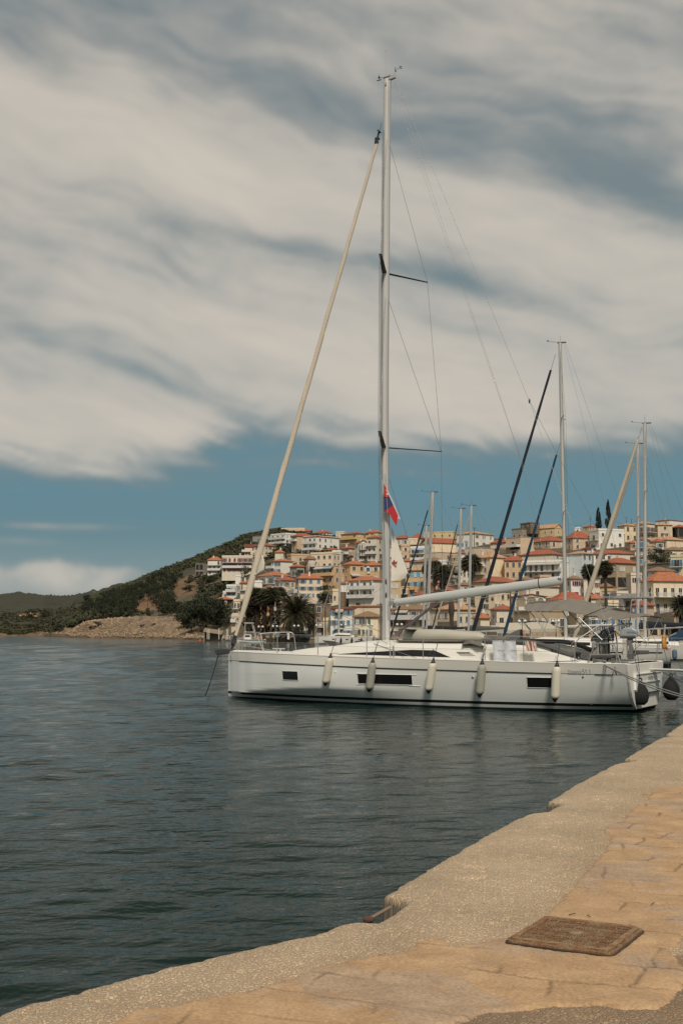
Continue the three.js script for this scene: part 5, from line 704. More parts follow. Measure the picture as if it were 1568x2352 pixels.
// [zone, left edge, corner, right edge, eave row, base row], options
function house([z, x0, xm, x1, yE, yB], o) {
  const X0 = zx(z, x0), XM = zx(z, xm), X1 = zx(z, x1), YE = zy(z, yE), YB = zy(z, yB), D = o.d ?? depthAt(XM, YB), rng = rngOf(Math.round(X0 * 31 + YE * 17));
  const gnd = at(XM, YB, D), top = at(XM, YE, D).y, H = top - gnd.y, wL = Math.max(0.6, at(XM, YB, D).x - at(X0, YB, D).x), wR = Math.max(0.4, at(X1, YB, D).x - gnd.x);
  const big = wL >= wR ? wL : wR, small = clamp(big * 0.6, 4.5, 8.5); let th = wL >= wR ? Math.atan2(wR, small) : Math.PI / 2 - Math.atan2(wL, small); th = clamp(th, 0.05, 1.5);
  const a = wL / Math.cos(th), b = wR / Math.sin(th), phi = Math.atan2(gnd.x, -gnd.z), ps = -th - phi;
  const g = thing(o.name ?? 'house', o.l, o.cat ?? 'house', V(0, 0, 0), ps), off = V(a / 2, 0, b / 2).applyAxisAngle(V(0, 1, 0), ps); g.position.copy(gnd).sub(off); g.updateMatrixWorld(true); 
  const col = COL[o.c], wm = wall(...(o.tint ? col.map((v, i) => v * o.tint[i]) : col)), FL = o.fl ?? Math.max(1, Math.round(H / 3.1)), fh = H / FL, wmL = o.cl ? wall(...COL[o.cl]) : wm;
  obj('wall', [metres(box(a, H + 3.5, b, 0, (H - 3.5) / 2, 0))], wm, g);
  const face = (side) => side === 'L' ? { w: a, set: (m, u, y, out = 0) => m.position.set(u, y, b / 2 + out) } : { w: b, set: (m, u, y, out = 0) => { m.position.set(a / 2 + out, y, -u); m.rotation.y = Math.PI / 2; } };
  for (const side of ['L', 'R']) {
    const f = face(side), n = (side === 'L' ? o.wl : o.wr) ?? Math.max(0, Math.round((side === 'L' ? wL : wR) > 2.2 ? f.w / 3.1 : 0)); if (f.w < 1.2) continue;
    const bal = (side === 'L' ? o.bal : o.balR) ?? [];
    for (let k = 0; k < FL; k++) {
      if (o.skip?.includes(k)) continue;
      const y0 = k * fh, B = bal.filter((q) => q[0] === k)[0];
      for (let i = 0; i < n; i++) {
        if (rng() < (o.gap ?? 0.12)) continue;
        const u = (i + 0.5) / n * f.w - f.w / 2, on = B && u > (B[1] - 0.5) * f.w && u < (B[2] - 0.5) * f.w, ww = clamp(f.w / n * 0.42, 0.6, on ? 1.7 : o.ww ?? 1.1), hh = on ? Math.min(2.1, fh * 0.72) : Math.min(o.wh ?? 1.3, fh * 0.5);
        f.set(addWindow(g, ww, hh, '', rng, o.sh === 'mix' ? ['blue', 'brown', '', 'white', 'green'][Math.floor(rng() * 5)] : o.sh), u, y0 + (on ? hh / 2 + 0.1 : fh * 0.55), 0.012);
      }
      if (B) { const [, s, e, kind = 'rail', dp = 1.3] = B; const bm = o.bc ? wall(...COL[o.bc]) : trimWhite; const m = addBalcony(g, side, 0, (e - s) * f.w, 0, dp, kind, kind === 'solid' ? bm : railDark, bm); f.set(m, ((s + e) / 2 - 0.5) * f.w, y0 + 0.02, 0.0);
        if (o.posts) { for (const q of [0, 0.5, 1]) { const p = obj('balcony_post', [box(0.22, fh - 0.2, 0.22, 0, fh / 2, 0)], bm, g); f.set(p, (lerp(s + 0.01, e - 0.01, q) - 0.5) * f.w, y0 - 0.05, dp - 0.25); } } }
    }
    const aw = side === 'L' ? o.awn : o.awnR; if (aw) for (const [k, s, e, cc] of aw) { const w2 = (e - s) * f.w, m = obj('awning', [box(w2, 0.05, 1.5, 0, -0.3, 0.7, 0, 0, 0.4), box(w2, 0.28, 0.03, 0, -0.72, 1.38)], M(...(cc ?? [0.5, 0.46, 0.38]), 0.9, { map: clothMap }), g); f.set(m, ((s + e) / 2 - 0.5) * f.w, (k + 1) * fh - 0.1, 0.02); }
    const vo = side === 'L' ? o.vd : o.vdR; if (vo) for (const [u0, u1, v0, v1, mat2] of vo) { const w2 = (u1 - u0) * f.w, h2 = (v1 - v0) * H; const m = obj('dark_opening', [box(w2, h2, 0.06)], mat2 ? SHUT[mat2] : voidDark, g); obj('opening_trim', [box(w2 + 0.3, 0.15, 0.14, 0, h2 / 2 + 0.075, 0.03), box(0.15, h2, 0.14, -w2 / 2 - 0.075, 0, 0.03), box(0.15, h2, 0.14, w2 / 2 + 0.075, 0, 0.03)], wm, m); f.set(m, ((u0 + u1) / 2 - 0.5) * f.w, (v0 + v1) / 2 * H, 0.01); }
    const ar = side === 'L' ? o.arch : o.archR; if (ar) for (const [u, v, w2, h2] of ar) { const s = new THREE.Shape(); s.moveTo(-w2 / 2, 0); s.lineTo(w2 / 2, 0); s.lineTo(w2 / 2, h2 - w2 / 2); s.absarc(0, h2 - w2 / 2, w2 / 2, 0, Math.PI); const s2 = new THREE.Shape(); const q = 0.22; s2.moveTo(-w2 / 2 - q, 0); s2.lineTo(w2 / 2 + q, 0); s2.lineTo(w2 / 2 + q, h2 - w2 / 2); s2.absarc(0, h2 - w2 / 2, w2 / 2 + q, 0, Math.PI); s2.holes.push(s); const m = obj('arch', new THREE.ExtrudeGeometry(s2, { depth: 0.2, bevelEnabled: false }), trimWhite, g); obj('arch_recess', new THREE.ExtrudeGeometry(s, { depth: 0.03, bevelEnabled: false }), wall(0.3, 0.24, 0.17), m); f.set(m, (u - 0.5) * f.w, v * H, 0.0); }
  }
  BOXES.push([X0, YE - (o.rh ?? 0) * ZONES[z][2], X1, YB, o.l, XM]);
  const rm = roofMat(...(ROOF[o.rc] ?? ROOF.orange)), rh = o.rh ? o.rh * ZONES[z][2] * D / F : Math.min(a, b) * 0.24; let roof;
  if (o.roof === 'flat' || !o.roof) { roof = obj('roof', [box(a + 0.3, 0.2, b + 0.3, 0, H + 0.1, 0), ...(o.parapet === 0 ? [] : [box(a + 0.1, 0.55, 0.15, 0, H + 0.475, b / 2 - 0.03), box(a + 0.1, 0.55, 0.15, 0, H + 0.475, -b / 2 + 0.03), box(0.15, 0.55, b - 0.2, a / 2 - 0.03, H + 0.475, 0), box(0.15, 0.55, b - 0.2, -a / 2 + 0.03, H + 0.475, 0)])].map(metres), o.rt ? wall(...COL[o.rt]) : wm, g); if (o.fringe) obj('tile_fringe', [metres(box(a + 0.9, 0.16, 0.7, 0, 0, b / 2 + 0.1, 0, 0, 0.45)), metres(box(0.7, 0.16, b + 0.4, a / 2 + 0.1, 0, 0, 0, -0.45))].map((q) => q.translate(0, H + 0.42, 0)), rm, roof); }
  else {
    const gs = o.roof === 'hip' ? hipGeo(a, b, rh, o.ov ?? 0.5, o.ridge) : o.roof === 'shed' ? [metres(box(a + 1, 0.18, Math.hypot(b + 1, rh), 0, rh / 2, 0, 0, 0, Math.atan2(rh, b)))] : gableGeo(a, b, rh, o.ov ?? 0.5, o.roof === 'gable');
    roof = obj('roof', gs, rm, g); roof.position.y = H + 0.02;
    if (o.roof === 'gable' || o.roof === 'gableZ') { const al = o.roof === 'gable'; const s = slab([[-(al ? b : a) / 2, 0], [(al ? b : a) / 2, 0], [0, rh * 0.96]], (al ? a : b) - 0.02); s.translate(0, 0, -((al ? a : b) - 0.02) / 2); if (al) s.rotateY(Math.PI / 2); obj('gable_wall', [metres(s)], wm, g).position.y = H; }
    obj('cornice', [box(a + 0.4, 0.22, b + 0.4, 0, H - 0.12, 0)], eaveM, g);
  }
  const nch = o.ch ?? (o.roof && o.roof !== 'flat' ? Math.floor(rng() * 2) : 0);
  for (let i = 0; i < nch; i++) { const cx = (rng() - 0.5) * a * 0.6, cz = (rng() - 0.2) * b * 0.4, y = o.roof && o.roof !== 'flat' ? rh * 0.5 : H; obj('chimney', [box(0.6, 1.6, 0.6, cx, y + 0.5, cz), box(0.75, 0.14, 0.75, cx, y + 1.37, cz)], trimWhite, roof); }
  if (o.tank) obj('water_tank', [new THREE.CylinderGeometry(0.6, 0.6, 2, 14).rotateZ(1.57).translate(a * 0.2, H + 1.2, 0), box(0.1, 0.7, 0.8, a * 0.2 - 0.6, H + 0.5, 0), box(0.1, 0.7, 0.8, a * 0.2 + 0.6, H + 0.5, 0)], o.tank === 'blue' ? M(0.05, 0.14, 0.32, 0.5) : M(0.5, 0.5, 0.48, 0.4, { metalness: 0.4 }), g);
  if (o.dish || rng() < 0.35) { const ax = (rng() - 0.5) * a * 0.6; obj('roof_aerial', [bar(V(ax, H, 0), V(ax, H + 2.6 + (o.roof === 'hip' ? rh * 0.6 : 0), 0), 0.04, 5), bar(V(ax - 0.5, H + 2.4 + (o.roof === 'hip' ? rh * 0.6 : 0), 0), V(ax + 0.5, H + 2.4 + (o.roof === 'hip' ? rh * 0.6 : 0), 0), 0.03, 5)], railDark, g); }
  if (o.ac) for (const [side, u, v] of o.ac) { const m = obj('air_conditioner', [box(0.9, 0.65, 0.35, 0, 0, 0.18), new THREE.CylinderGeometry(0.24, 0.24, 0.04, 12).rotateX(1.57).translate(-0.12, 0, 0.36)], trimWhite, g); face(side).set(m, (u - 0.5) * face(side).w, v * H, 0.02); }
  return g;
}
const HOUSES = [
  // on the left slope
  [['2', 100, 190, 248, 580, 742], { c: 'concrete', fl: 2, wl: 0, wr: 0, parapet: 0, vd: [[0.08, 0.44, 0.55, 0.93], [0.52, 0.95, 0.55, 0.93], [0.08, 0.44, 0.08, 0.43], [0.52, 0.95, 0.08, 0.43]], l: 'unfinished bare concrete frame building at the left end of the town', cat: 'building' }],
  [['2', 238, 385, 402, 543, 716], { c: 'white', fl: 3, roof: 'hip', rc: 'orange', rh: 42, wl: 3, bal: [[1, 0, 1, 'solid'], [2, 0, 1, 'rail']], l: 'white house with orange roof and two balconies beside the concrete frame' }],
  [['2', 400, 745, 768, 508, 690], { c: 'offwhite', fl: 3, wl: 6, sh: 'red', bal: [[2, 0.02, 0.98, 'rail'], [1, 0.02, 0.98, 'solid']], l: 'long flat roofed cream block with brown red shutters on the left slope', cat: 'building' }],
  [['2', 562, 660, 700, 500, 560], { c: 'white', roof: 'hip', rc: 'orange', rh: 16, fl: 1, wl: 2, l: 'small orange roofed rooftop house on the long cream block' }],
  [['2', 655, 770, 785, 395, 500], { c: 'cream', fl: 2, roof: 'gable', rc: 'dark', rh: 34, wl: 3, bal: [[1, -0.25, 0.6, 'solid']], l: 'cream house with dark brown gable roof, uppermost on the left slope' }],
  [['2', 765, 880, 1008, 376, 545], { c: 'cream', fl: 3, roof: 'hip', rc: 'red', rh: 36, sh: 'grey', wl: 2, wr: 3, l: 'pale yellow three storey house directly behind the furled headsail' }],
  [['2', 745, 880, 960, 268, 350], { c: 'grey', fl: 1, wl: 3, bal: [[0, 0, 1, 'glass', 2]], parapet: 0, l: 'grey modern villa with glass balustrades at the upper left of the town' }],
  [['2', 945, 1115, 1245, 250, 400], { c: 'white', fl: 3, wl: 3, wr: 3, bal: [[1, 0, 1, 'solid', 1.6], [2, 0, 1, 'solid', 1.6], [0, 0, 1, 'solid']], balR: [[1, 0, 0.7, 'rail']], l: 'white modern block with stacked terraces right of the glass villa', cat: 'building' }],
  [['2', 1068, 1335, 1350, 190, 260], { c: 'beige', fl: 1, wl: 4, wh: 1.8, rt: 'cream', parapet: 1, l: 'flat roofed beige building standing highest on the skyline', cat: 'building' }],
  [['2', 1195, 1400, 1415, 218, 262], { c: 'brown', fl: 1, roof: 'gable', rc: 'red', rh: 26, l: 'low brown house with red gable roof just below the skyline building' }],
  [['2', 1185, 1245, 1420, 268, 500], { c: 'tan', fl: 4, roof: 'hip', rc: 'red', rh: 38, wl: 1, wr: 0, bal: [[3, -0.1, 1, 'solid']], l: 'tall tan house with blank side wall and red roof near the top' }],
  [['3', 108, 268, 520, 282, 492], { c: 'white', cl: 'white', fl: 3, wl: 3, wr: 4, fringe: 1, bal: [[0, 0, 1, 'solid'], [1, 0, 1, 'solid'], [2, 0, 1, 'solid']], balR: [[1, 0.35, 0.65, 'rail']], posts: 1, l: 'bright white apartment block with framed grid of balconies below the skyline', cat: 'building' }],
  [['3', 228, 372, 436, 232, 275], { c: 'white', fl: 1, roof: 'hip', rc: 'red', rh: 34, l: 'small white house with red hip roof above the white apartment block' }],
  [['3', 478, 570, 600, 228, 300], { c: 'offwhite', fl: 2, l: 'small off-white flat roofed house on the skyline left of the yellow villa' }],
  [['2', 1130, 1180, 1392, 488, 590], { c: 'tan', fl: 1, wl: 0, wr: 3, sh: 'closed', parapet: 1, l: 'low tan flat roofed annex below the tall tan house' }],
  [['2', 955, 1062, 1200, 552, 705], { c: 'white', fl: 2, roof: 'hip', rc: 'orange', rh: 30, wl: 3, wr: 0, sh: 'blue', bal: [[1, -0.4, 0.3, 'solid']], l: 'white house with blank white side wall and orange roof right of the headsail' }],
  [['2', 1165, 1245, 1330, 614, 725], { c: 'grey', fl: 1, roof: 'hip', rc: 'orange', rh: 30, wl: 1, wr: 2, bal: [[0, 0, 1, 'rail']], l: 'small grey house with orange roof beside dark bushes' }],
  [['3', 190, 445, 528, 470, 640], { c: 'cream', fl: 2, wl: 4, wr: 2, sh: 'closed', bal: [[1, -0.02, 0.3, 'solid'], [0, 0.1, 1, 'solid']], parapet: 1, l: 'cream flat roofed apartment house below the white balcony grid', cat: 'building' }],
  [['3', 440, 535, 560, 450, 570], { c: 'white', fl: 2, wl: 2, l: 'narrow white house wedged right of the cream flat roofed apartments' }],
  [['2', 805, 1000, 1170, 715, 905], { c: 'cream', fl: 2, roof: 'hip', rc: 'orange', rh: 52, wl: 2, wr: 3, sh: 'blue', bal: [[1, 0, 1, 'rail', 2], [0, 0, 1, 'solid']], l: 'wide beige villa with big orange hip roof above the palm trees' }],
  [['3', 25, 60, 330, 748, 1065], { c: 'cream', fl: 4, roof: 'hip', rc: 'orange', rh: 55, wl: 1, wr: 3, sh: 'blue', bal: [[2, -1.4, 0.6, 'solid']], l: 'tall cream block with orange roof and pale balcony above the big palm', cat: 'building' }],
  [['3', 250, 455, 600, 610, 925], { c: 'peach', fl: 3, wl: 3, wr: 2, parapet: 0, bal: [[2, -0.02, 1, 'solid', 1.6], [1, -0.02, 0.5, 'solid', 1.6], [0, 0, 0.5, 'solid']], bc: 'peach', awn: [[2, 0, 0.5, [0.55, 0.56, 0.57]], [2, 0.5, 1, [0.3, 0.42, 0.55]]], l: 'peach apartment block with orange parapets and blue white awnings', cat: 'building' }],
  [['3', 560, 640, 815, 590, 905], { c: 'peach', fl: 3, roof: 'hip', rc: 'orange', rh: 52, wl: 1, wr: 2, balR: [[1, 0.02, 0.6, 'solid', 1.5]], bc: 'peach', awnR: [[1, 0, 0.6, [0.5, 0.48, 0.45]]], l: 'peach house with wide orange hip roof left of the air conditioned one' }],
  [['3', 800, 975, 1010, 600, 905], { c: 'peach', tint: [0.92, 0.9, 0.9], fl: 3, roof: 'hip', rc: 'orange', rh: 52, wl: 2, ac: [['L', 0.26, 0.93], ['L', 0.3, 0.72]], bal: [[1, 0.42, 0.72, 'rail', 0.8]], sh: 'white', l: 'ochre peach house with air conditioners and one white railed balcony left of mast' }],
  [['3', 622, 915, 1040, 768, 1065], { c: 'white', fl: 3, roof: 'hip', rc: 'orange', rh: 52, wl: 4, wr: 0, wh: 1.9, bal: [[1, -0.01, 1, 'solid', 1.4], [2, -0.01, 1, 'solid', 1.4], [0, 0, 0.01, 'solid']], posts: 1, skip: [0], l: 'white block with two long balconies and blank end wall beside the mast', cat: 'building' }],
  [['3', 530, 690, 700, 806, 920], { c: 'white', fl: 1, roof: 'shed', rc: 'orange', rh: 20, wl: 0, l: 'low white wing with orange roof left of the long white balconies' }],
  [['3', 525, 600, 640, 912, 1075], { c: 'brown', tint: [1.3, 1.25, 1.2], fl: 1, wl: 0, wr: 0, parapet: 0, l: 'ruined windowless brown stone wall below the white balcony block', cat: 'ruin', name: 'ruined_house' }],
  [['3', 410, 445, 530, 895, 1065], { c: 'cream', fl: 1, wl: 1, wr: 2, vd: [[0.2, 0.9, 0.1, 0.75]], bal: [[0, 0, 1, 'solid']], l: 'small cream house with roof terrace between bushes and the stone ruin' }],
  // left waterfront cluster
  [['2', 450, 560, 612, 838, 962], { c: 'white', fl: 2, wl: 2, wr: 1, sh: 'blue', bal: [[1, 0, 1, 'solid']], parapet: 1, l: 'white cubic house with blue shutters, leftmost above the pine slope' }],
  [['2', 552, 612, 630, 730, 800], { c: 'white', fl: 1, wl: 0, wr: 0, l: 'slim white rooftop tower beside an orange roof on the left slope', cat: 'tower', name: 'stair_tower' }],
  [['2', 604, 725, 765, 803, 965], { c: 'offwhite', fl: 2, roof: 'hip', rc: 'red', rh: 42, wl: 3, bal: [[1, 0, 1, 'rail']], l: 'off-white house with red roof next to the blue shuttered cube' }],
  [['2', 412, 530, 545, 912, 975], { c: 'white', fl: 1, wl: 3, parapet: 1, l: 'low white terrace house below the blue shuttered cube' }],
  [['2', 760, 850, 868, 795, 960], { c: 'white', fl: 2, wl: 0, wr: 0, l: 'plain white blank walled house right of the headsail above the fan palms' }],
  [['2', 310, 440, 536, 985, 1078], { c: 'offwhite', fl: 1, roof: 'hip', rc: 'orange', rh: 34, wl: 0, wr: 0, vd: [[0.05, 0.45, 0.05, 0.9], [0.55, 0.95, 0.05, 0.9]], vdR: [[0.15, 0.9, 0.05, 0.9]], bal: [[0, -0.1, 1.02, 'solid', 1.8]], l: 'orange roofed pavilion house with open terrace columns above a dark garage' }],
  [['2', 350, 425, 545, 1080, 1180], { c: 'concrete', fl: 1, wl: 0, wr: 0, parapet: 0, vdR: [[0.05, 0.95, 0.1, 0.85]], l: 'concrete basement with wide dark opening under the pavilion house', cat: 'garage', name: 'garage' }],
  [['2', 530, 600, 660, 1010, 1260], { c: 'cream', fl: 3, wl: 2, wr: 2, bal: [[2, 0, 1, 'rail'], [1, 0, 1, 'solid']], l: 'narrow stepped cream house half hidden by the headsail foot' }],
  [['2', 505, 600, 640, 1185, 1300], { c: 'beige', fl: 2, wl: 2, wr: 1, bal: [[1, 0, 0.6, 'solid']], l: 'low beige house behind the fishing boat below the stepped cream one' }],
  [['2', 1040, 1150, 1192, 1068, 1180], { c: 'white', fl: 1, roof: 'hip', rc: 'red', rh: 28, wl: 2, l: 'little white house with red roof seen between the palms' }],
  [['2', 955, 1010, 1030, 1115, 1330], { c: 'white', fl: 2, wl: 1, l: 'sliver of white house between fan palms and the date palm' }],
  [['3', 160, 240, 425, 1045, 1425], { c: 'brown', tint: [1.25, 1.2, 1.12], fl: 3, wl: 1, wr: 2, parapet: 0, gap: 0.3, balR: [[1, 0.02, 0.6, 'baluster']], l: 'old brown stone building right of the big date palm', cat: 'building' }],
  [['3', 340, 415, 430, 1230, 1425], { c: 'cream', fl: 2, wl: 0, l: 'thin cream house squeezed between the stone building and the blue shuttered one' }],
  [['3', 418, 662, 690, 1086, 1430], { c: 'white', fl: 3, roof: 'hip', rc: 'red', rh: 10, wl: 3, wr: 0, sh: 'blue', gap: 0.05, awn: [[2, 0.25, 0.62]], bal: [[1, 0.2, 0.6, 'rail', 0.9]], wh: 1.6, l: 'white waterfront house with pale blue shutters behind the moored white yacht' }],
  [['3', 690, 955, 1000, 1182, 1430], { c: 'cream', tint: [1.1, 1.12, 1.15], fl: 2, roof: 'hip', rc: 'old', rh: 62, wl: 4, gap: 0.1, sh: 'green', wh: 1.7, l: 'cream waterfront house with old tile roof left of the mast foot' }],
  [['3', 655, 985, 1010, 1078, 1200], { c: 'beige', fl: 1, wl: 0, wr: 0, parapet: 0, fringe: 1, l: 'blank beige wall with tiled coping behind the old tile roof' }],
  // skyline left of the mast
  [['3', 535, 720, 832, 240, 368], { c: 'yellow', fl: 2, roof: 'hip', rc: 'red', rh: 24, wl: 3, wr: 2, bal: [[1, 0, 1, 'solid', 1.8], [0, 0, 0.6, 'solid', 1.8]], bc: 'yellow', l: 'yellow villa with broad balconies on the skyline', cat: 'house' }],
  [['3', 815, 960, 1005, 228, 330], { c: 'yellow', tint: [0.95, 0.88, 0.95], fl: 2, roof: 'hip', rc: 'orange', rh: 32, wl: 3, bal: [[1, 0, 0.7, 'solid', 1.6]], bc: 'peach', l: 'ochre villa just left of the mast on the skyline' }],
  [['3', 690, 735, 842, 352, 560], { c: 'white', fl: 3, roof: 'gable', rc: 'red', rh: 38, wl: 1, wr: 4, balR: [[1, 0, 1, 'rail'], [2, 0, 1, 'rail']], l: 'white house with dark railed balconies below the yellow villa' }],
  [['3', 832, 940, 1012, 288, 560], { c: 'offwhite', fl: 3, roof: 'hip', rc: 'red', rh: 32, wl: 2, wr: 1, bal: [[1, -0.05, 1, 'solid'], [2, -0.05, 1, 'solid']], balR: [[1, 0.4, 1, 'solid']], l: 'off-white three storey house with curved white balconies left of the mast' }],
  [['3', 320, 480, 540, 425, 480], { c: 'offwhite', fl: 1, roof: 'hip', rc: 'red', rh: 26, wl: 4, l: 'low off-white house with long red roof in front of the balcony grid block' }],
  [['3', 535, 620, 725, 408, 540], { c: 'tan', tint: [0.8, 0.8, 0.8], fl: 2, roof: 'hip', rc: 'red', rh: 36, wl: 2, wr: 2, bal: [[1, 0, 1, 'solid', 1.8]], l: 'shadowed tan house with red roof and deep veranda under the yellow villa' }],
  // right of the mast, upper
  [['3', 1140, 1290, 1340, 292, 400], { c: 'grey', tint: [1.1, 1.05, 1], fl: 1, roof: 'hip', rc: 'red', rh: 40, wl: 3, sh: 'white', wh: 1.9, l: 'grey house with white shutters and red roof just right of the mast' }],
  [['3', 1185, 1280, 1300, 380, 480], { c: 'white', fl: 1, wl: 1, l: 'small white block with one dark window below the grey red roofed house' }],
  [['3', 1290, 1400, 1420, 312, 420], { c: 'cream', fl: 2, wl: 2, bal: [[1, 0, 1, 'solid'], [0, 0, 0.7, 'solid']], bc: 'cream', l: 'cream house with rounded parapet balcony right of the mast' }],
  [['3', 1330, 1425, 1475, 292, 360], { c: 'cream', fl: 1, roof: 'hip', rc: 'red', rh: 60, wl: 1, wr: 1, sh: 'blue', l: 'house under a steep red roof with dormer on the skyline right of mast' }],
  [['3', 1320, 1480, 1510, 405, 540], { c: 'white', fl: 2, wl: 3, bal: [[1, 0, 1, 'rail', 1.6], [0, 0, 1, 'solid']], awn: [[1, 0.3, 1, [0.33, 0.47, 0.6]]], l: 'white house with pale blue awning over a railed balcony' }],
  [['4', 240, 345, 635, 345, 490], { c: 'cream', tint: [1.1, 1.1, 1.05], fl: 2, roof: 'gableZ', rc: 'red', rh: 62, wl: 1, wr: 0, sh: 'blue', l: 'cream house with a big plain red roof and blank side wall' }],
  [['4', 265, 600, 640, 228, 310], { c: 'yellow', tint: [1.05, 1.15, 1.5], fl: 1, wl: 4, gap: 0.4, l: 'long pale yellow flat roofed building on the skyline', cat: 'building' }],
  [['4', 235, 325, 345, 345, 460], { c: 'grey', tint: [0.35, 0.5, 0.75], fl: 2, wl: 3, gap: 0, bal: [[0, 0, 1, 'rail']], l: 'dark blue glazed loggia house beside the big red roof' }],
  [['4', 280, 470, 560, 455, 560], { c: 'beige', fl: 1, wl: 1, wr: 2, gap: 0.4, parapet: 0, l: 'low beige flat house below the big red roof' }],
  [['4', 130, 400, 560, 552, 660], { c: 'offwhite', fl: 1, roof: 'hip', rc: 'old', rh: 50, wl: 3, wr: 1, gap: 0.3, l: 'weathered house with old crumbling brown tile roof' }],
  [['4', 400, 550, 600, 570, 660], { c: 'peach', tint: [1, 0.9, 1.1], fl: 1, wl: 2, sh: 'red', parapet: 0, l: 'small rose house with red window frames near the electricity pole' }],
  [['4', 60, 280, 345, 655, 980], { c: 'peach', fl: 3, roof: 'hip', rc: 'pale', rh: 40, wl: 3, gap: 0, sh: 'teal', ww: 1.5, wh: 1.8, bal: [[0, -0.3, 1, 'rail'], [1, -0.3, 0.5, 'solid']], bc: 'peach', l: 'peach house with bright blue window blinds right of the small sail', cat: 'house' }],
  [['3', 1095, 1300, 1330, 850, 1000], { c: 'peach', tint: [1.02, 1.05, 1.15], fl: 2, wl: 2, bal: [[1, 0, 1, 'rail', 1.6]], parapet: 0, l: 'pale peach terrace house behind the clew of the mainsail' }],
  [['4', 640, 830, 1060, 238, 400], { c: 'white', fl: 2, roof: 'hip', rc: 'pale', rh: 36, wl: 0, wr: 3, sh: 'grey', l: 'white house with pale orange roof on the skyline right of twin masts' }],
  [['4', 635, 730, 765, 335, 480], { c: 'bluewhite', fl: 2, wl: 2, wr: 1, sh: 'blue', l: 'pale bluish house between the twin background masts' }],
  [['4', 735, 910, 1120, 405, 520], { c: 'beige', fl: 1, wl: 2, wr: 1, rt: 'tan', parapet: 0, l: 'flat roofed beige house with broad eaves above the large cream house' }],
  [['4', 800, 1018, 1205, 510, 790], { c: 'cream', tint: [1.08, 1.08, 1.02], fl: 3, roof: 'hip', rc: 'pale', rh: 70, wl: 2, wr: 0, bal: [[1, -0.3, 0.7, 'rail', 1.5], [2, -0.3, 0.7, 'solid', 1.5]], l: 'large cream house with pale orange hip roof and blank sunlit end wall' }],
  [['4', 605, 700, 800, 600, 830], { c: 'offwhite', fl: 3, wl: 2, wr: 2, bal: [[1, 0, 1, 'solid'], [2, 0, 1, 'rail']], l: 'off-white stack of balconies half hidden by fan palms' }],
  [['4', 1020, 1180, 1280, 340, 420], { c: 'peach', tint: [1, 0.98, 1.05], fl: 1, roof: 'hip', rc: 'red', rh: 46, wl: 2, wr: 1, l: 'peach house with red roof left of the beige modern villa' }],
  [['5', -20, 235, 460, 710, 1035], { c: 'tan', tint: [1.08, 1.12, 1.2], fl: 2, wl: 1, wr: 0, wh: 1.7, gap: 0, bal: [[1, -0.8, 1, 'solid', 2.2], [0, -0.5, 0.7, 'glass', 2]], vd: [[0.3, 0.97, 0.36, 0.66]], parapet: 0, l: 'beige modern villa with glass balcony and large window in white surround' }],
  [['5', 80, 260, 520, 572, 720], { c: 'grey', tint: [0.9, 0.85, 0.8], fl: 1, wl: 2, wr: 3, gap: 0, rt: 'brown', bal: [[0, 0, 1, 'rail', 2]], balR: [[0, 0, 0.8, 'rail', 1.5]], tank: 'grey', l: 'grey rooftop flat with scaffold like pergola on the skyline' }],
  [['5', 230, 400, 560, 470, 560], { c: 'brown', fl: 1, wl: 2, wr: 2, rt: 'dark' in COL ? 'brown' : 'brown', l: 'dark penthouse with overhanging roof topmost right of the blue headsail' }],
  [['5', 500, 820, 955, 548, 700], { c: 'yellow', tint: [1.05, 1.12, 1.4], fl: 1, roof: 'gable', rc: 'pale', rh: 76, wl: 3, wr: 1, gap: 0, sh: 'white', l: 'pale yellow house with orange roof left of the second mast on the skyline' }],
  [['5', 395, 740, 1010, 770, 910], { c: 'tan', tint: [1, 1.05, 1.1], fl: 1, roof: 'hip', rc: 'red', rh: 100, wl: 3, wr: 2, gap: 0, sh: 'white', wh: 1.9, l: 'tan villa with layered red roofs and white roller shutters' }],
  [['5', 1020, 1140, 1440, 722, 935], { c: 'tan', tint: [1.05, 1.05, 1.1], fl: 2, roof: 'hip', rc: 'red', rh: 130, wl: 1, wr: 2, sh: 'white', wh: 1.9, l: 'tan house with tall red roof just right of the second mast' }],
  [['5', 250, 780, 960, 1000, 1120], { c: 'offwhite', fl: 1, roof: 'hip', rc: 'red', rh: 95, wl: 1, wr: 1, gap: 0.3, l: 'low off-white house with broad red roof below the layered roofs' }],
  [['5', -40, 270, 290, 1110, 1450], { c: 'peach', tint: [1, 1.03, 1.15], fl: 2, roof: 'hip', rc: 'red', rh: 100, wl: 3, gap: 0, ww: 0.9, wh: 1.6, l: 'peach house with three dark square windows left of the long awning' }],
  [['5', 268, 940, 1090, 1135, 1460], { c: 'white', fl: 2, wl: 7, wr: 0, gap: 0.05, wh: 2, awn: [[1, 0.02, 0.98, [0.52, 0.48, 0.41]]], bal: [[1, 0, 1, 'rail', 1.7]], tank: 'grey', l: 'long white building with a full width cream awning behind the boom end', cat: 'building' }],
  [['5', 1030, 1300, 1470, 990, 1420], { c: 'bluewhite', fl: 3, wl: 0, wr: 2, gap: 0.3, roof: 'hip', rc: 'pale', rh: 50, l: 'tall bluish white blank wall building right of the second mast', cat: 'building' }],
  [['5', 1310, 1420, 1545, 525, 620], { c: 'tan', fl: 1, roof: 'hip', rc: 'orange', rh: 40, ridge: 0, wl: 1, wr: 1, l: 'squat tan tower house with pointed orange roof near the cypresses', cat: 'house' }],
  [['5', 1175, 1262, 1280, 560, 640], { c: 'white', fl: 1, wl: 1, ch: 1, l: 'small white cabin with chimney on the skyline right of second mast' }],
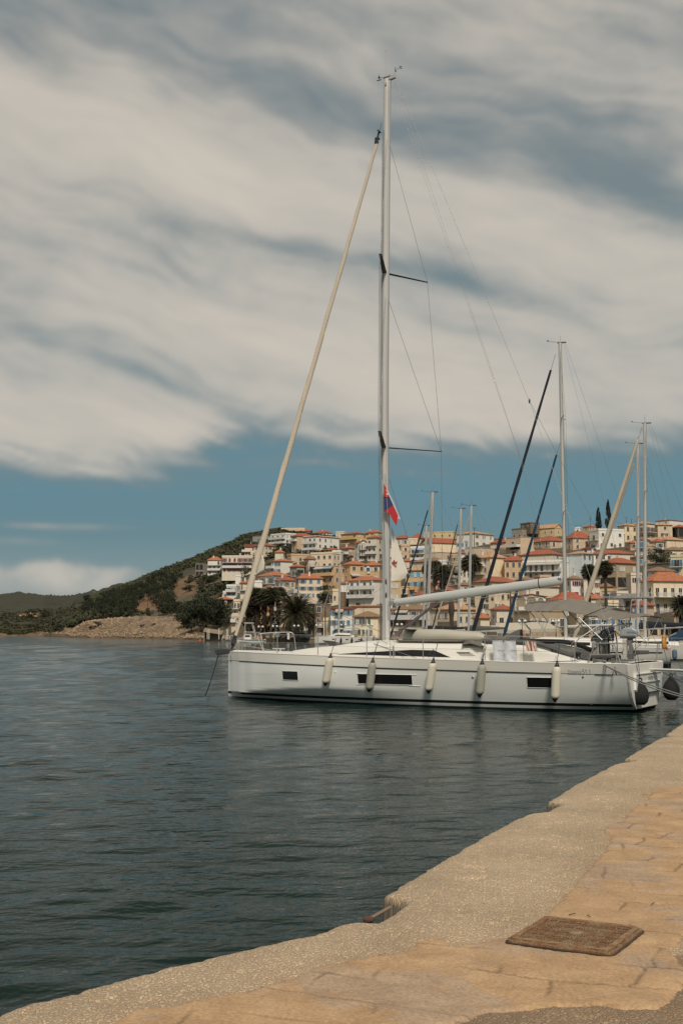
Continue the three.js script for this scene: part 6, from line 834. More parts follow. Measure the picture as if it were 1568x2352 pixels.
  [['5', 1300, 1420, 1520, 910, 1000], { c: 'white', fl: 1, roof: 'hip', rc: 'dark', rh: 38, wl: 1, wr: 1, l: 'tiny white house with dark red pyramid roof' }],
  [['5', 1400, 1500, 1720, 1000, 1250], { c: 'white', fl: 2, roof: 'hip', rc: 'red', rh: 50, wl: 2, wr: 2, gap: 0.3, l: 'white house with low red roof left of the cream furled sails' }],
  // right edge of the town
  [['6', -50, 110, 545, 590, 930], { c: 'white', fl: 2, wl: 1, wr: 3, gap: 0.25, bal: [[1, -0.3, 1, 'rail'], [0, -0.3, 1, 'solid']], arch: [[0.3, 0.05, 1.3, 2.3]], archR: [[0.12, 0.06, 1.6, 2.3], [0.62, 0.06, 1.2, 1.9]], parapet: 1, l: 'white flat roofed house with arches standing below the cypresses' }],
  [['6', 440, 560, 780, 505, 800], { c: 'cream', tint: [1, 0.98, 0.9], fl: 2, roof: 'hip', rc: 'pale', rh: 42, wl: 1, wr: 2, gap: 0, wh: 1.8, bal: [[1, 0, 1, 'solid']], l: 'cream villa with pale orange roof left of the two right hand masts' }],
  [['6', 700, 930, 1075, 470, 775], { c: 'cream', fl: 2, roof: 'hip', rc: 'pale', rh: 50, wl: 3, wr: 2, gap: 0, sh: 'brown', bal: [[1, 0, 1, 'rail', 2]], balR: [[1, 0, 1, 'rail', 1.5]], l: 'cream house with brown shutters partly behind the two right hand masts' }],
  [['6', 1060, 1130, 1375, 500, 740], { c: 'beige', fl: 2, roof: 'hip', rc: 'pale', rh: 38, wl: 0, wr: 1, gap: 0, vdR: [[0.2, 0.7, 0.05, 0.4, 'brown']], l: 'beige house with a brown garage door right of the two right hand masts' }],
  [['6', 1100, 1330, 1600, 412, 520], { c: 'white', fl: 1, roof: 'hip', rc: 'red', rh: 28, wl: 2, wr: 2, l: 'white house with flat reddish roof at the right end of the skyline' }],
  [['6', 1365, 1480, 1640, 535, 720], { c: 'brown', fl: 1, roof: 'hip', rc: 'red', rh: 55, wl: 0, wr: 0, vd: [[0.08, 0.92, 0.1, 0.9]], vdR: [[0.08, 0.92, 0.1, 0.9]], l: 'dark brown timber porch house at the right picture edge' }],
  [['6', 805, 1285, 1600, 752, 930], { c: 'cream', fl: 1, roof: 'hip', rc: 'pale', rh: 82, wl: 4, wr: 0, gap: 0, sh: 'brown', ww: 0.9, wh: 1.9, l: 'cream house with pale orange roof and white framed brown doors' }],
  [['6', 1190, 1330, 1640, 930, 1130], { c: 'cream', tint: [1.08, 1.1, 1.1], fl: 1, roof: 'hip', rc: 'old', rh: 62, wl: 0, wr: 2, sh: 'teal', l: 'cream cottage with old tile roof behind the dark green trees on the right' }],
  [['6', -60, 190, 760, 985, 1160], { c: 'offwhite', fl: 1, roof: 'hip', rc: 'red', rh: 72, wl: 2, wr: 3, gap: 0.3, l: 'long low off-white house with dark red roof behind the cream furled sails' }],
  [['6', 130, 420, 820, 1152, 1620], { c: 'stone', tint: [1.15, 1.15, 1.1], fl: 2, roof: 'hip', rc: 'red', rh: 102, wl: 2, wr: 2, sh: 'white', skip: [0], vd: [[0.05, 0.95, 0.1, 0.46]], vdR: [[0.04, 0.46, 0.1, 0.46], [0.54, 0.96, 0.1, 0.46]], balR: [[0, 0, 1, 'solid', 2.5]], l: 'stone tavern with red roof and dark columned terrace behind the palm trunk', cat: 'tavern' }],
  [['6', 880, 1130, 1420, 1292, 1620], { c: 'white', fl: 2, roof: 'hip', rc: 'old', rh: 82, wl: 2, wr: 2, sh: 'blue', l: 'white house with old brown tile roof between the masts and the right villa' }],
  [['8', 880, 1090, 1700, 165, 690], { c: 'cream', fl: 2, roof: 'hip', rc: 'orange', rh: 160, wl: 2, wr: 5, gap: 0, ww: 1.6, wh: 1.8, bal: [[1, -0.9, 1, 'baluster', 2.4]], balR: [[1, 0, 1, 'baluster', 2.4], [0, 0, 1, 'baluster', 3]], l: 'big cream villa with bright orange roof and white baluster balconies at the right', cat: 'villa', name: 'villa' }],
  // waterfront behind the bimini
  [['7', 60, 165, 670, 352, 860], { c: 'white', fl: 2, roof: 'gable', rc: 'red', rh: 45, wl: 0, wr: 0, archR: [[0.15, 0.44, 2.4, 3.8], [0.5, 0.44, 2.4, 3.9], [0.82, 0.6, 1.4, 2.4], [0.32, 0.0, 2.4, 2.4], [0.75, 0.0, 2.4, 2.4]], balR: [[1, 0, 1, 'solid', 1.8]], l: 'white house with double row of arches behind the grey bimini', cat: 'house' }],
  [['7', 170, 400, 900, 200, 420], { c: 'offwhite', fl: 1, wl: 2, wr: 2, gap: 0.4, fringe: 1, l: 'off-white flat building above the arched white house', cat: 'building' }],
  [['7', 1030, 1110, 1290, 45, 420], { c: 'white', fl: 2, roof: 'hip', rc: 'old', rh: 60, wl: 1, wr: 1, sh: 'red', gap: 0, l: 'white house with a dark red framed window right of second mast foot' }],
  [['7', 1270, 1330, 1600, 80, 420], { c: 'offwhite', fl: 2, wl: 1, wr: 3, sh: 'red', parapet: 0, l: 'off-white house with recessed red doorway behind the cream furled sails' }],
  [['7', 720, 880, 1400, 430, 700], { c: 'offwhite', fl: 1, roof: 'hip', rc: 'red', rh: 160, wl: 2, wr: 2, l: 'wide red roofed house partly covered by the bimini awning' }],
  [['7', 650, 700, 980, 590, 1060], { c: 'stone', tint: [1.25, 1.25, 1.2], fl: 2, wl: 0, wr: 2, gap: 0, sh: 'blue', balR: [[1, 0, 1, 'rail', 1.5]], parapet: 0, l: 'rough stone house with blue door and plant filled balcony' }],
  [['4', 840, 1040, 1345, 785, 1060], { c: 'cream', tint: [1.05, 1.08, 1.05], fl: 2, roof: 'hip', rc: 'red', rh: 66, wl: 1, wr: 2, gap: 0.2, l: 'cream house with red hip roof directly above the boom' }],
  [['4', 850, 1070, 1250, 905, 1240], { c: 'cream', fl: 3, wl: 1, wr: 3, gap: 0.3, sh: 'brown', parapet: 0, l: 'tall cream house below the boom left of the wooden pole' }],
  [['4', 1020, 1090, 1305, 1100, 1300], { c: 'offwhite', fl: 1, roof: 'hip', rc: 'red', rh: 55, wl: 1, wr: 2, balR: [[0, 0, 1, 'rail', 2]], l: 'small house with red roof and flower covered veranda below the boom' }],
  [['4', 395, 560, 880, 1098, 1250], { c: 'beige', fl: 1, roof: 'hip', rc: 'pale', rh: 66, wl: 2, wr: 2, gap: 0.4, l: 'low beige house with pale orange roof behind the thick palm trunk' }],
  [['4', -140, 330, 420, 1098, 1320], { c: 'offwhite', fl: 2, roof: 'hip', rc: 'old', rh: 50, wl: 4, gap: 0.1, sh: 'grey', ww: 1.6, awn: [[1, 0.2, 0.5]], bal: [[1, 0, 1, 'glass', 1.8]], l: 'off-white waterfront house with balcony awning between mast and boom vang' }],
  [['4', 640, 800, 880, 1140, 1300], { c: 'offwhite', fl: 1, wl: 2, parapet: 0, l: 'low off-white shed behind the rubber dinghy', cat: 'shed' }],
  [['8', 930, 1000, 1640, 900, 1060], { c: 'tan', tint: [1.1, 1.15, 1.2], fl: 1, wl: 0, wr: 0, vdR: [[0.04, 0.22, 0.05, 0.8], [0.3, 0.48, 0.05, 0.8], [0.56, 0.74, 0.05, 0.8], [0.8, 0.97, 0.05, 0.8]], parapet: 0, d: 195, l: 'low beige arcade with square pillars on the waterfront at the right', cat: 'arcade', name: 'arcade' }],
  [['8', -60, 30, 960, 740, 1060], { c: 'stone', tint: [1.2, 1.2, 1.2], fl: 1, wl: 1, wr: 6, gap: 0, sh: 'blue', wh: 2, parapet: 0, d: 196, l: 'waterfront row with blue doors seen through the bimini poles', cat: 'building' }],
  [['0', 1180, 1216, 1300, 1404, 1462], { c: 'stone', tint: [1.2, 1.15, 1.1], fl: 1, wl: 1, wr: 4, sh: 'white', d: 203, parapet: 0, l: 'brick fronted restaurant under the long cream canopies', cat: 'restaurant' }],
  [['0', 46, 84, 96, 1411, 1418], { c: 'cream', fl: 1, roof: 'hip', rc: 'orange', rh: 3, wl: 2, wr: 0, d: 1010, l: 'lone little orange roofed house on the far left shore' }],
];
for (const [p, o] of HOUSES) house(p, o);
{ // smaller houses crowded into the gaps of the slope, each labelled by what it stands beside
  const r = rngOf(61), look = (l) => l.split(/ (?:beside|below|above|behind|right|left|in|on|under|near|just|directly|next|seen|squeezed|wedged|between|half|partly|standing|before|from|at|uppermost|leftmost) /)[0];
  const cover = (x0, y0, x1, y1) => { let k = 0; for (let i = 0; i < 7; i++) for (let j = 0; j < 6; j++) { const x = lerp(x0, x1, (i + 0.5) / 7), y = lerp(y0, y1, (j + 0.5) / 6); if (BOXES.some(([a, b, c, d]) => x > a && x < c && y > b && y < d)) k++; } return k / 42; };
  const kinds = [['white', 'flat'], ['cream', 'hip', 'red'], ['offwhite', 'hip', 'orange'], ['cream', 'flat'], ['beige', 'hip', 'red'], ['peach', 'hip', 'orange'], ['white', 'hip', 'red'], ['tan', 'flat'], ['offwhite', 'flat'], ['beige', 'hip', 'old']], seen = {};
  let made = 0;
  for (let row = 1258; row < 1452; row += 6) for (let col = 590; col < 1590; col += 9) {
    const x = col + (r() - 0.5) * 10, w = lerp(24, 46, sm(1258, 1440, row)) * (0.8 + 0.5 * r()), fl = r() < 0.55 ? 2 : r() < 0.6 ? 3 : 1, D = depthAt(x + w / 2, row), h = fl * 3.1 * F / D, rh = 7 + 5 * sm(1258, 1440, row), k = kinds[Math.floor(r() * kinds.length)];
    if (row < 1300 && x < 700 || x < 560 + (1452 - row) * 0.3 || cover(x, row - h - rh * 0.7, x + w, row) > 0.58 || row - h - rh < 1222 + (x < 900 ? 20 : 0)) continue;
    const near = BOXES.slice().sort((p, q) => Math.hypot((p[0] + p[2]) / 2 - x - w / 2, (p[1] + p[3]) / 2 - row + h / 2) - Math.hypot((q[0] + q[2]) / 2 - x - w / 2, (q[1] + q[3]) / 2 - row + h / 2)).find((p) => p[4] && !p[6]); if (!near) continue;
    const dx = x + w / 2 - (near[0] + near[2]) / 2, dy = row - h / 2 - (near[1] + near[3]) / 2, dir = Math.abs(dx) > Math.abs(dy) * 1.2 ? (dx > 0 ? 'right of' : 'left of') : dy > 0 ? 'below' : 'above';
    let l = `${['', 'one', 'two', 'three'][fl]} storey ${k[0] === 'offwhite' ? 'off-white' : k[0]} house ${k[1] === 'flat' ? 'flat roofed' : k[2] === 'old' ? 'old tiled' : k[2] + ' roofed'} ${dir} the ${look(near[4]).replace(/^(the|an?) /, '')}`.replace(/ house (flat roofed|old tiled|\w+ roofed)/, ' $1 house'); l = l.split(' ').slice(0, 16).join(' '); if (seen[l]) { l = 'smaller ' + l; l = l.split(' ').slice(0, 16).join(' '); if (seen[l]) continue; } seen[l] = 1;
    const split = r() < 0.5 ? 0.25 + 0.2 * r() : 0.62 + 0.25 * r();
    house(['0', x, x + w * split, x + w, row - h, row], { c: k[0], tint: [0.9 + 0.16 * r(), 0.92 + 0.12 * r(), 0.9 + 0.14 * r()], roof: k[1], rc: k[2], rh: k[1] === 'flat' ? undefined : rh, fl, gap: 0.2, sh: ['mix', '', 'white', 'brown', 'blue', 'grey'][Math.floor(r() * 6)], bal: fl > 1 && r() < 0.6 ? [[fl - 1, 0, 1, r() < 0.5 ? 'solid' : 'rail']] : undefined, balR: fl > 1 && r() < 0.5 ? [[1, 0.1, 0.9, r() < 0.5 ? 'solid' : 'rail']] : undefined, l });
    BOXES[BOXES.length - 1][6] = 1; made++;
  }
  console.log('gap houses', made);
}
// ---------- trees and shrubs ----------
const leafM = (r, g, b) => M(r, g, b, 0.9, { side: THREE.DoubleSide, vertexColors: true });
function leaves(n, size, place, rng, tint = 0.35, thin = 1) {     // many small leaf clumps; place(rng) -> point, with the crown's middle at the origin
  const pos = [], nor = [], col = [], a = V(0, 0, 0), b = V(0, 0, 0), d = V(0, 0, 0);
  for (let i = 0; i < n; i++) {
    const p = place(rng, i), s = size * (0.6 + 0.8 * rng());
    d.set(rng() - 0.5, rng() - 0.5, rng() - 0.5).normalize(); a.set(rng() - 0.5, rng() - 0.5, rng() - 0.5).cross(d).normalize(); b.crossVectors(d, a);
    const q = [p.clone().addScaledVector(a, s), p.clone().addScaledVector(b, s * 0.5 * thin), p.clone().addScaledVector(a, -s), p.clone().addScaledVector(b, -s * 0.5 * thin)];
    for (const k of [0, 1, 2, 0, 2, 3]) pos.push(q[k].x, q[k].y, q[k].z);
    const t = 1 - tint / 2 + tint * rng(), w = 0.94 + 0.12 * rng(); for (let k = 0; k < 6; k++) { nor.push(d.x, d.y, d.z); col.push(t * w, t, t * (2 - w)); }
  }
  const g = new THREE.BufferGeometry(); g.setAttribute('position', new THREE.Float32BufferAttribute(pos, 3)); g.setAttribute('normal', new THREE.Float32BufferAttribute(nor, 3)); g.setAttribute('color', new THREE.Float32BufferAttribute(col, 3)); g.setAttribute('uv', new THREE.Float32BufferAttribute(new Float32Array(pos.length / 3 * 2), 2)); return g;
}
const bark = M(0.085, 0.06, 0.042, 0.95), palmBark = M(0.07, 0.052, 0.038, 0.95, { map: wornMap });
function clumps(rng, k, rx, ry, rz) { const c = []; for (let i = 0; i < k; i++) { const t = rng() * 6.283, h = rng() * 2 - 1, r = Math.sqrt(1 - h * h * 0.8) * (0.45 + 0.55 * rng()); c.push([V(Math.cos(t) * r * rx, h * ry, Math.sin(t) * r * rz), 0.28 + 0.3 * rng()]); } return c; }
const inClump = (cs, R) => (rng) => { const [c, r] = cs[Math.floor(rng() * cs.length)], d = V(rng() - 0.5, rng() - 0.5, rng() - 0.5).normalize().multiplyScalar(r * R * Math.pow(rng(), 0.25)); d.y *= 0.75; return c.clone().add(d); };
const PROTO = {};
function proto(kind, i) {        // unit trees: height 1, base at the origin; [trunk, crown]
  const key = kind + i; if (PROTO[key]) return PROTO[key]; const rng = rngOf(100 + i * 17 + kind.length * 7);
  let trunk, crown;
  if (kind === 'pine') { const cs = clumps(rng, 15, 0.36, 0.33, 0.36); crown = leaves(1500, 0.03, inClump(cs, 0.42), rng, 0.5).translate(0, 0.62, 0); trunk = join([bar(V(0, -0.25, 0), V(0.02, 0.6, 0.01), 0.028, 7, 0.014), ...cs.slice(0, 6).map(([c]) => bar(V(0.01, 0.35 + 0.2 * rng(), 0), c.clone().add(V(0, 0.6, 0)), 0.011, 5, 0.005))]); }
  if (kind === 'bush') { const cs = clumps(rng, 9, 0.5, 0.3, 0.5); crown = leaves(700, 0.05, inClump(cs, 0.55), rng, 0.5).translate(0, 0.45, 0); trunk = join(cs.slice(0, 5).map(([c]) => bar(V(0, -0.25, 0), c.clone().multiplyScalar(0.8).add(V(0, 0.45, 0)), 0.02, 5, 0.008))); }
  if (kind === 'broad') { const cs = clumps(rng, 16, 0.42, 0.36, 0.42); crown = leaves(1900, 0.032, inClump(cs, 0.48), rng, 0.55).translate(0, 0.6, 0); trunk = join([bar(V(0, -0.2, 0), V(0, 0.5, 0), 0.03, 7, 0.016), ...cs.slice(0, 6).map(([c]) => bar(V(0, 0.3, 0), c.clone().add(V(0, 0.58, 0)), 0.012, 5, 0.005))]); }
  if (kind === 'cypress') { const lob = [...Array(26).keys()].map((k) => [k / 26, rng() * 6.28, 0.4 + 0.6 * rng()]); crown = leaves(4200, 0.02, (r) => { const [h0, t0, s] = lob[Math.floor(r() * 26)], h = clamp(h0 + (r() - 0.5) * 0.18, 0.01, 1), w = 0.125 * Math.pow(1 - h, 0.6) * (0.5 + 0.5 * sm(-0.05, 0.22, h)) * (0.85 + 0.25 * s), t = t0 + (r() - 0.5) * 1.6, k = 0.55 + 0.45 * Math.pow(r(), 0.4); return V(Math.cos(t) * w * k, 0.04 + h * 0.95, Math.sin(t) * w * k); }, rng, 0.5, 0.7); trunk = bar(V(0, -0.2, 0), V(0, 0.85, 0), 0.022, 7, 0.006); }
  for (const g of [trunk, crown]) g.computeBoundingSphere();
  return PROTO[key] = [trunk, crown];
}
const GREEN = { pine: leafM(0.028, 0.035, 0.016), bush: leafM(0.056, 0.058, 0.028), broad: leafM(0.042, 0.05, 0.022), cypress: leafM(0.018, 0.024, 0.015), olive: leafM(0.12, 0.115, 0.075), rust: leafM(0.13, 0.1, 0.03), vine: leafM(0.09, 0.05, 0.04) };
const groundPoint = (px, py, d) => { const D = d ?? depthAt(px, py), p = at(px, py, D); return p; };
function tree(kind, px, py, hpx, label, o = {}) {
  const p = groundPoint(px, py, o.d), h = hpx * -p.z / F, t = thing(o.name ?? (kind === 'pine' ? 'pine_tree' : kind === 'bush' ? 'shrub' : kind === 'cypress' ? 'cypress_tree' : 'leafy_tree'), label, o.cat ?? (kind === 'pine' ? 'pine tree' : kind === 'bush' ? 'shrub' : kind === 'cypress' ? 'cypress' : 'tree'), p, px * 1.7, o.group), [trunk, crown] = proto(kind, Math.floor(px) % 3);
  t.scale.set(h * (o.w ?? 1), h, h * (o.w ?? 1)); obj(kind === 'bush' ? 'stem' : 'trunk', trunk, bark, t); obj(kind === 'bush' ? 'foliage' : 'crown', crown, GREEN[o.m ?? kind], t); return t;
}
const z1 = (x, y) => [x * 0.35156, 1163.75 + y * 0.35156];
{
  // the pine wood on the headland
  const poly = [[545, 735], [552, 660], [640, 640], [720, 610], [800, 580], [880, 540], [960, 495], [1040, 470], [1130, 480], [1150, 520], [1090, 575], [1040, 600], [960, 640], [890, 655], [870, 720]], inside = (x, y) => { let c = false; for (let i = 0, j = poly.length - 1; i < poly.length; j = i++) { const [xi, yi] = poly[i], [xj, yj] = poly[j]; if ((yi > y) !== (yj > y) && x < (xj - xi) * (y - yi) / (yj - yi) + xi) c = !c; } return c; };
  const r = rngOf(44), pts = []; for (let k = 0; k < 2600 && pts.length < 74; k++) { const x = 540 + r() * 620, y = 460 + r() * 290; if (inside(x, y) && pts.every((q) => Math.hypot((q[0] - x), (q[1] - y) * 1.6) > 27)) pts.push([x, y]); }
  for (const [x, y] of pts) { const [px, py] = z1(x, y); tree('pine', px, py + 2, lerp(19, 30, sm(480, 740, y)) * (0.85 + 0.35 * r()), 'dark green pine in the dense wood on the headland slope', { group: 'pines of the headland wood', w: 1.0 + 0.3 * r() }); }
  // near pines right of the quarry face
  for (const [x, y, h, w] of [[1040, 716, 150, 0.8], [1085, 712, 150, 0.9], [1120, 718, 130, 1]]) { const [px, py] = z1(x, y); tree('pine', px, py, h * 0.35, 'dark pine in the row behind the rock face', { group: 'pines behind the quarry rim', w }); }
  for (const [x, y, h, w] of [[1160, 740, 120, 1.1], [1205, 800, 150, 1.1], [1250, 835, 175, 1.15], [1300, 830, 210, 1.15], [1345, 815, 230, 1.2], [1395, 800, 200, 1.15], [1430, 770, 150, 1.1], [1270, 780, 170, 1.2], [1330, 740, 150, 1.2], [1235, 745, 130, 1.2], [1385, 740, 130, 1.2], [1440, 700, 80, 1.3]]) { const [px, py] = z1(x, y); tree('pine', px, py, h * 0.35, 'big dark pine in the clump between the rock face and the town', { group: 'pines between rock face and town', w }); }
  tree('pine', ...z1(1228, 690), 24, 'yellowish green pine crown at the edge of the dark clump', { m: 'rust', w: 1.3 });
  for (const [x, y, h, w, l] of [[200, 735, 62, 1.4, 'broad dark tree left of the lone house on the far shore'], [295, 738, 60, 1.3, 'round dark tree right of the lone far house'], [545, 730, 48, 1.0, 'leftmost tree of the headland, slightly apart from the wood'], [648, 650, 50, 0.6, 'slim pointed tree standing out of the headland wood']]) { const [px, py] = z1(x, y); tree('broad', px, py, h * 0.35, l, { m: 'pine', w }); }
  for (const [x, y, h, w, l] of [[395, 815, 58, 1.6, 'dark shrub low on the shore left of the rock face'], [30, 770, 24, 1.8, 'low shrub on the far shore at the left edge'], [180, 795, 30, 3, 'wide low thicket on the far shore below the lone house'], [62, 838, 20, 1.8, 'small bush at the far waterline left'], [610, 805, 36, 1.4, 'bush on the left part of the rock face'], [645, 785, 46, 1.3, 'taller bush near the upper left rim of the rock face'], [930, 790, 22, 1.6, 'small bush in the middle of the rock face'], [1005, 785, 26, 1.2, 'bush on the right part of the rock face'], [910, 712, 40, 1.5, 'bush on the rim beside the track'], [975, 712, 60, 1.1, 'dark bush on the rim beside a pole'], [1240, 500, 60, 1.4, 'dark bush on the earth slope left of the road wall'], [1190, 470, 46, 1.3, 'bush left of the concrete frame building'], [1310, 575, 62, 1.2, 'round dark bush below the curved road wall'], [1220, 560, 40, 1.8, 'grey green bush on the rocky slope'], [1440, 560, 60, 1.5, 'bush under the red car'], [1500, 450, 62, 1.2, 'bush below the long cream block'], [1390, 490, 50, 1.7, 'bush under the white house with orange roof'], [1480, 790, 80, 1.1, 'bush beside the boat shed at the shore'], [455, 770, 30, 2.2, 'scrubby thicket above the shore left of the headland'], [500, 745, 26, 2, 'bush under the headland wood, left']]) { const [px, py] = z1(x, y); tree('bush', px, py, h * 0.35, l, { w, m: 'pine' }); }
  // between the houses
  const zt = (z, x, y) => [zx(z, x), zy(z, y)];
  for (const [kind, z, x, y, h, l, o] of [
    ['broad', '2', 525, 715, 110, 'dark tree in front of the long cream block', { w: 1.1 }], ['broad', '2', 430, 715, 80, 'low dark tree left of the pole by the long cream block', { w: 1.4 }], ['broad', '2', 592, 650, 80, 'dark upright tree before the long cream block', { w: 0.8 }], ['broad', '2', 655, 740, 130, 'silver green olive tree below the long cream block', { m: 'olive', w: 1 }], ['bush', '2', 300, 790, 80, 'dark shrub on the slope under the parked white car', { w: 1.6 }], ['bush', '2', 160, 890, 90, 'dark shrub above the near pines', { w: 1.3 }], ['bush', '2', 480, 780, 70, 'shrub beside a pale rock on the slope', { w: 1.3 }], ['bush', '2', 30, 900, 90, 'shrub on the slope over the pine clump', { w: 1.5 }], ['bush', '2', 400, 900, 60, 'shrub below the road with the red car', { w: 1.5 }],
    ['bush', '2', 1145, 470, 85, 'green creeper spilling over the terrace of the tall tan house', { w: 2 }], ['broad', '2', 1205, 490, 95, 'dark tree hanging beside the tall tan house', { w: 0.7 }], ['bush', '2', 735, 505, 40, 'bush left of the pale yellow three storey house', { w: 1.4 }], ['bush', '2', 925, 630, 90, 'brownish bush right of the headsail near the white house', { m: 'olive', w: 1 }], ['bush', '2', 1270, 740, 100, 'brown green bush below the small grey house', { w: 1.2 }], ['broad', '2', 1370, 690, 120, 'dark tree left of the cream apartment house', { w: 1 }], ['bush', '3', 200, 700, 70, 'low bush beneath the cream apartment house', { w: 2 }],
    ['cypress', '3', 462, 900, 310, 'slim dark cypress in front of the peach apartment block', { w: 0.9 }], ['broad', '3', 375, 1035, 210, 'dark tree left of the cypress above the stone building', { w: 1 }], ['broad', '3', 330, 1040, 120, 'low dark tree behind the stone building', { w: 1.2 }], ['bush', '3', 705, 1075, 55, 'green bushes on the roof edge under the white balcony block', { w: 2.6 }], ['bush', '3', 1375, 405, 45, 'dark bush under the round balcony right of the mast', { w: 1.6 }], ['bush', '3', 650, 560, 90, 'dark bush under the veranda of the shadowed tan house', { w: 1 }],
    ['broad', '4', 560, 840, 240, 'dark tree behind the fan palms right of the small sail', { w: 1.1 }], ['broad', '4', 470, 850, 200, 'dense dark tree among the fan palms', { w: 1.2 }], ['broad', '4', 240, 965, 170, 'grey green tree just above the boom near the twin masts', { w: 1.1 }], ['bush', '4', 440, 640, 60, 'low greenery beside the rose house', { w: 1.4 }], ['bush', '4', 1070, 1215, 60, 'planter shrubs on the flower veranda', { w: 1.6 }], ['bush', '4', 1160, 1212, 50, 'small pot shrub on the flower veranda, right end', { w: 1.2 }],
    ['broad', '6', 1100, 1205, 300, 'large dark green tree behind the right hand masts', { w: 1.25 }], ['broad', '6', 1290, 1200, 230, 'dark green tree beside the old tile cottage', { w: 1.3 }], ['bush', '6', 1200, 950, 110, 'red leaved vine growing over the wall of the old tile cottage', { m: 'vine', w: 1.3 }], ['bush', '6', 860, 1010, 100, 'red flowering bush between the two right hand masts', { m: 'vine', w: 0.7 }], ['bush', '6', 1510, 1190, 120, 'green shrub at the right edge below the cottage', { w: 1.4 }], ['cypress', '6', 105, 590, 400, 'shorter of the two dark cypresses on the skyline', { w: 1.25, d: 520 }], ['cypress', '6', 275, 590, 535, 'taller of the two dark cypresses on the skyline', { w: 1.0, d: 520 }], ['bush', '5', 1350, 1440, 90, 'green bush growing on the old tile roof behind the second mast', { w: 1.5 }],
    ['broad', '2', 725, 1440, 330, 'dark broad tree filling the left of the waterfront fan palms', { m: 'broad', w: 0.7, d: 293 }], ['broad', '2', 865, 1440, 340, 'dark broad tree in the middle of the waterfront fan palms', { m: 'broad', w: 0.7, d: 293 }], ['broad', '2', 985, 1440, 300, 'dark broad tree between the fan palms and the date palm', { m: 'broad', w: 0.55, d: 293 }], ['bush', '7', 760, 860, 60, 'potted greenery under the blue shuttered balcony', { w: 2 }], ['broad', '7', 1010, 1080, 200, 'pale leafy plant on the quay seen through the bimini poles', { m: 'olive', w: 0.8 }], ['bush', '7', 1160, 1090, 90, 'pale green bush on the quay right of the leafy plant', { m: 'olive', w: 1.4 }], ['bush', '7', 1320, 820, 120, 'green tree tops beneath the bimini awning', { w: 2 }], ['bush', '7', 800, 830, 50, 'dark hedge above the cream canopy end', { w: 1.8 }],
  ]) { const [px, py] = zt(z, x, y); tree(kind, px, py, h * ZONES[z][2], l, { ...o, d: o.d ?? (z === '7' ? 201 : undefined) }); }
}
// scrub that nobody could count
{
  const g = leaves(46, 0.3, (r) => V((r() - 0.5) * 1.6, r() * 0.9, (r() - 0.5) * 1.6), rngOf(3), 0.5), n = 11000, im = new THREE.InstancedMesh(g, GREEN.bush, n), m = new THREE.Matrix4(), q = new THREE.Quaternion(), r = rngOf(21), c = new THREE.Color(); let k = 0;
  for (let t = 0; t < 200000 && k < n; t++) {
    const far = r() < 0.35, a = far ? -80 + r() * 420 : 200 + r() * 560, s = far ? 6 + r() * r() * 1000 : 60 + r() * 620, d = shoreOf(a) + s; if (!far && a > 520 && s < 330 - (a - 520) * 0.3) continue; if (a > 130 && a < 460 && s < 62 || a > 300 && a < 378 && s < 255 || a > 395 && a < 455 && s < 300) continue; if (!far && a > 430 && r() < 0.45) continue;
    const x = at(a, 1452, d).x, z = -d; if (fbm(x / 26, z / 26, 3) + 0.3 * fbm(x / 7, z / 7, 2) < (far ? 0.02 : -0.1) + 0.1 * r()) continue;
    const sc = (1 + 1.6 * r() * r()) * (far ? 1.1 : 1.15); m.compose(V(x, groundAt(x, z) + 0.1, z), q.setFromAxisAngle(V(0, 1, 0), r() * 6.28), V(sc * 1.3, sc, sc * 1.3)); im.setMatrixAt(k, m); im.setColorAt(k, c.setRGB(0.75 + 0.5 * r(), 0.8 + 0.35 * r(), 0.7 + 0.4 * r())); k++;
  }
  im.count = k; im.name = 'scrub'; im.userData = { kind: 'stuff', label: 'dark maquis scrub covering the hills and the far shore', category: 'scrub' }; im.castShadow = im.receiveShadow = true; scene.add(im);
}
{ // broken rock on the quarry face and along the shore
  const g = new THREE.DodecahedronGeometry(0.5, 0), n = 2600, im = new THREE.InstancedMesh(g, M(0.36, 0.265, 0.18, 0.95), n), m = new THREE.Matrix4(), q = new THREE.Quaternion(), r = rngOf(77), c = new THREE.Color(), e = new THREE.Euler(); let k = 0;
  while (k < n) { const shoreBand = r() < 0.3, a = shoreBand ? 90 + r() * 430 : 150 + r() * 310, s = shoreBand ? r() * 7 : r() * 52, d = shoreOf(a) + s, x = at(a, 1452, d).x, z = -d; const sc = 0.25 + 1.0 * r() * r() * r(); m.compose(V(x, groundAt(x, z) + 0.1, z), q.setFromEuler(e.set(r() * 6, r() * 6, r() * 6)), V(sc * 1.5, sc, sc * 1.2)); im.setMatrixAt(k, m); const t = 0.7 + 0.5 * r(); im.setColorAt(k, c.setRGB(t, t * (0.94 + 0.06 * r()), t * (0.86 + 0.1 * r()))); k++; }
  im.name = 'rubble'; im.userData = { kind: 'stuff', label: 'pale broken rock lying over the quarry face and shoreline', category: 'rocks' }; im.castShadow = im.receiveShadow = true; scene.add(im);
}
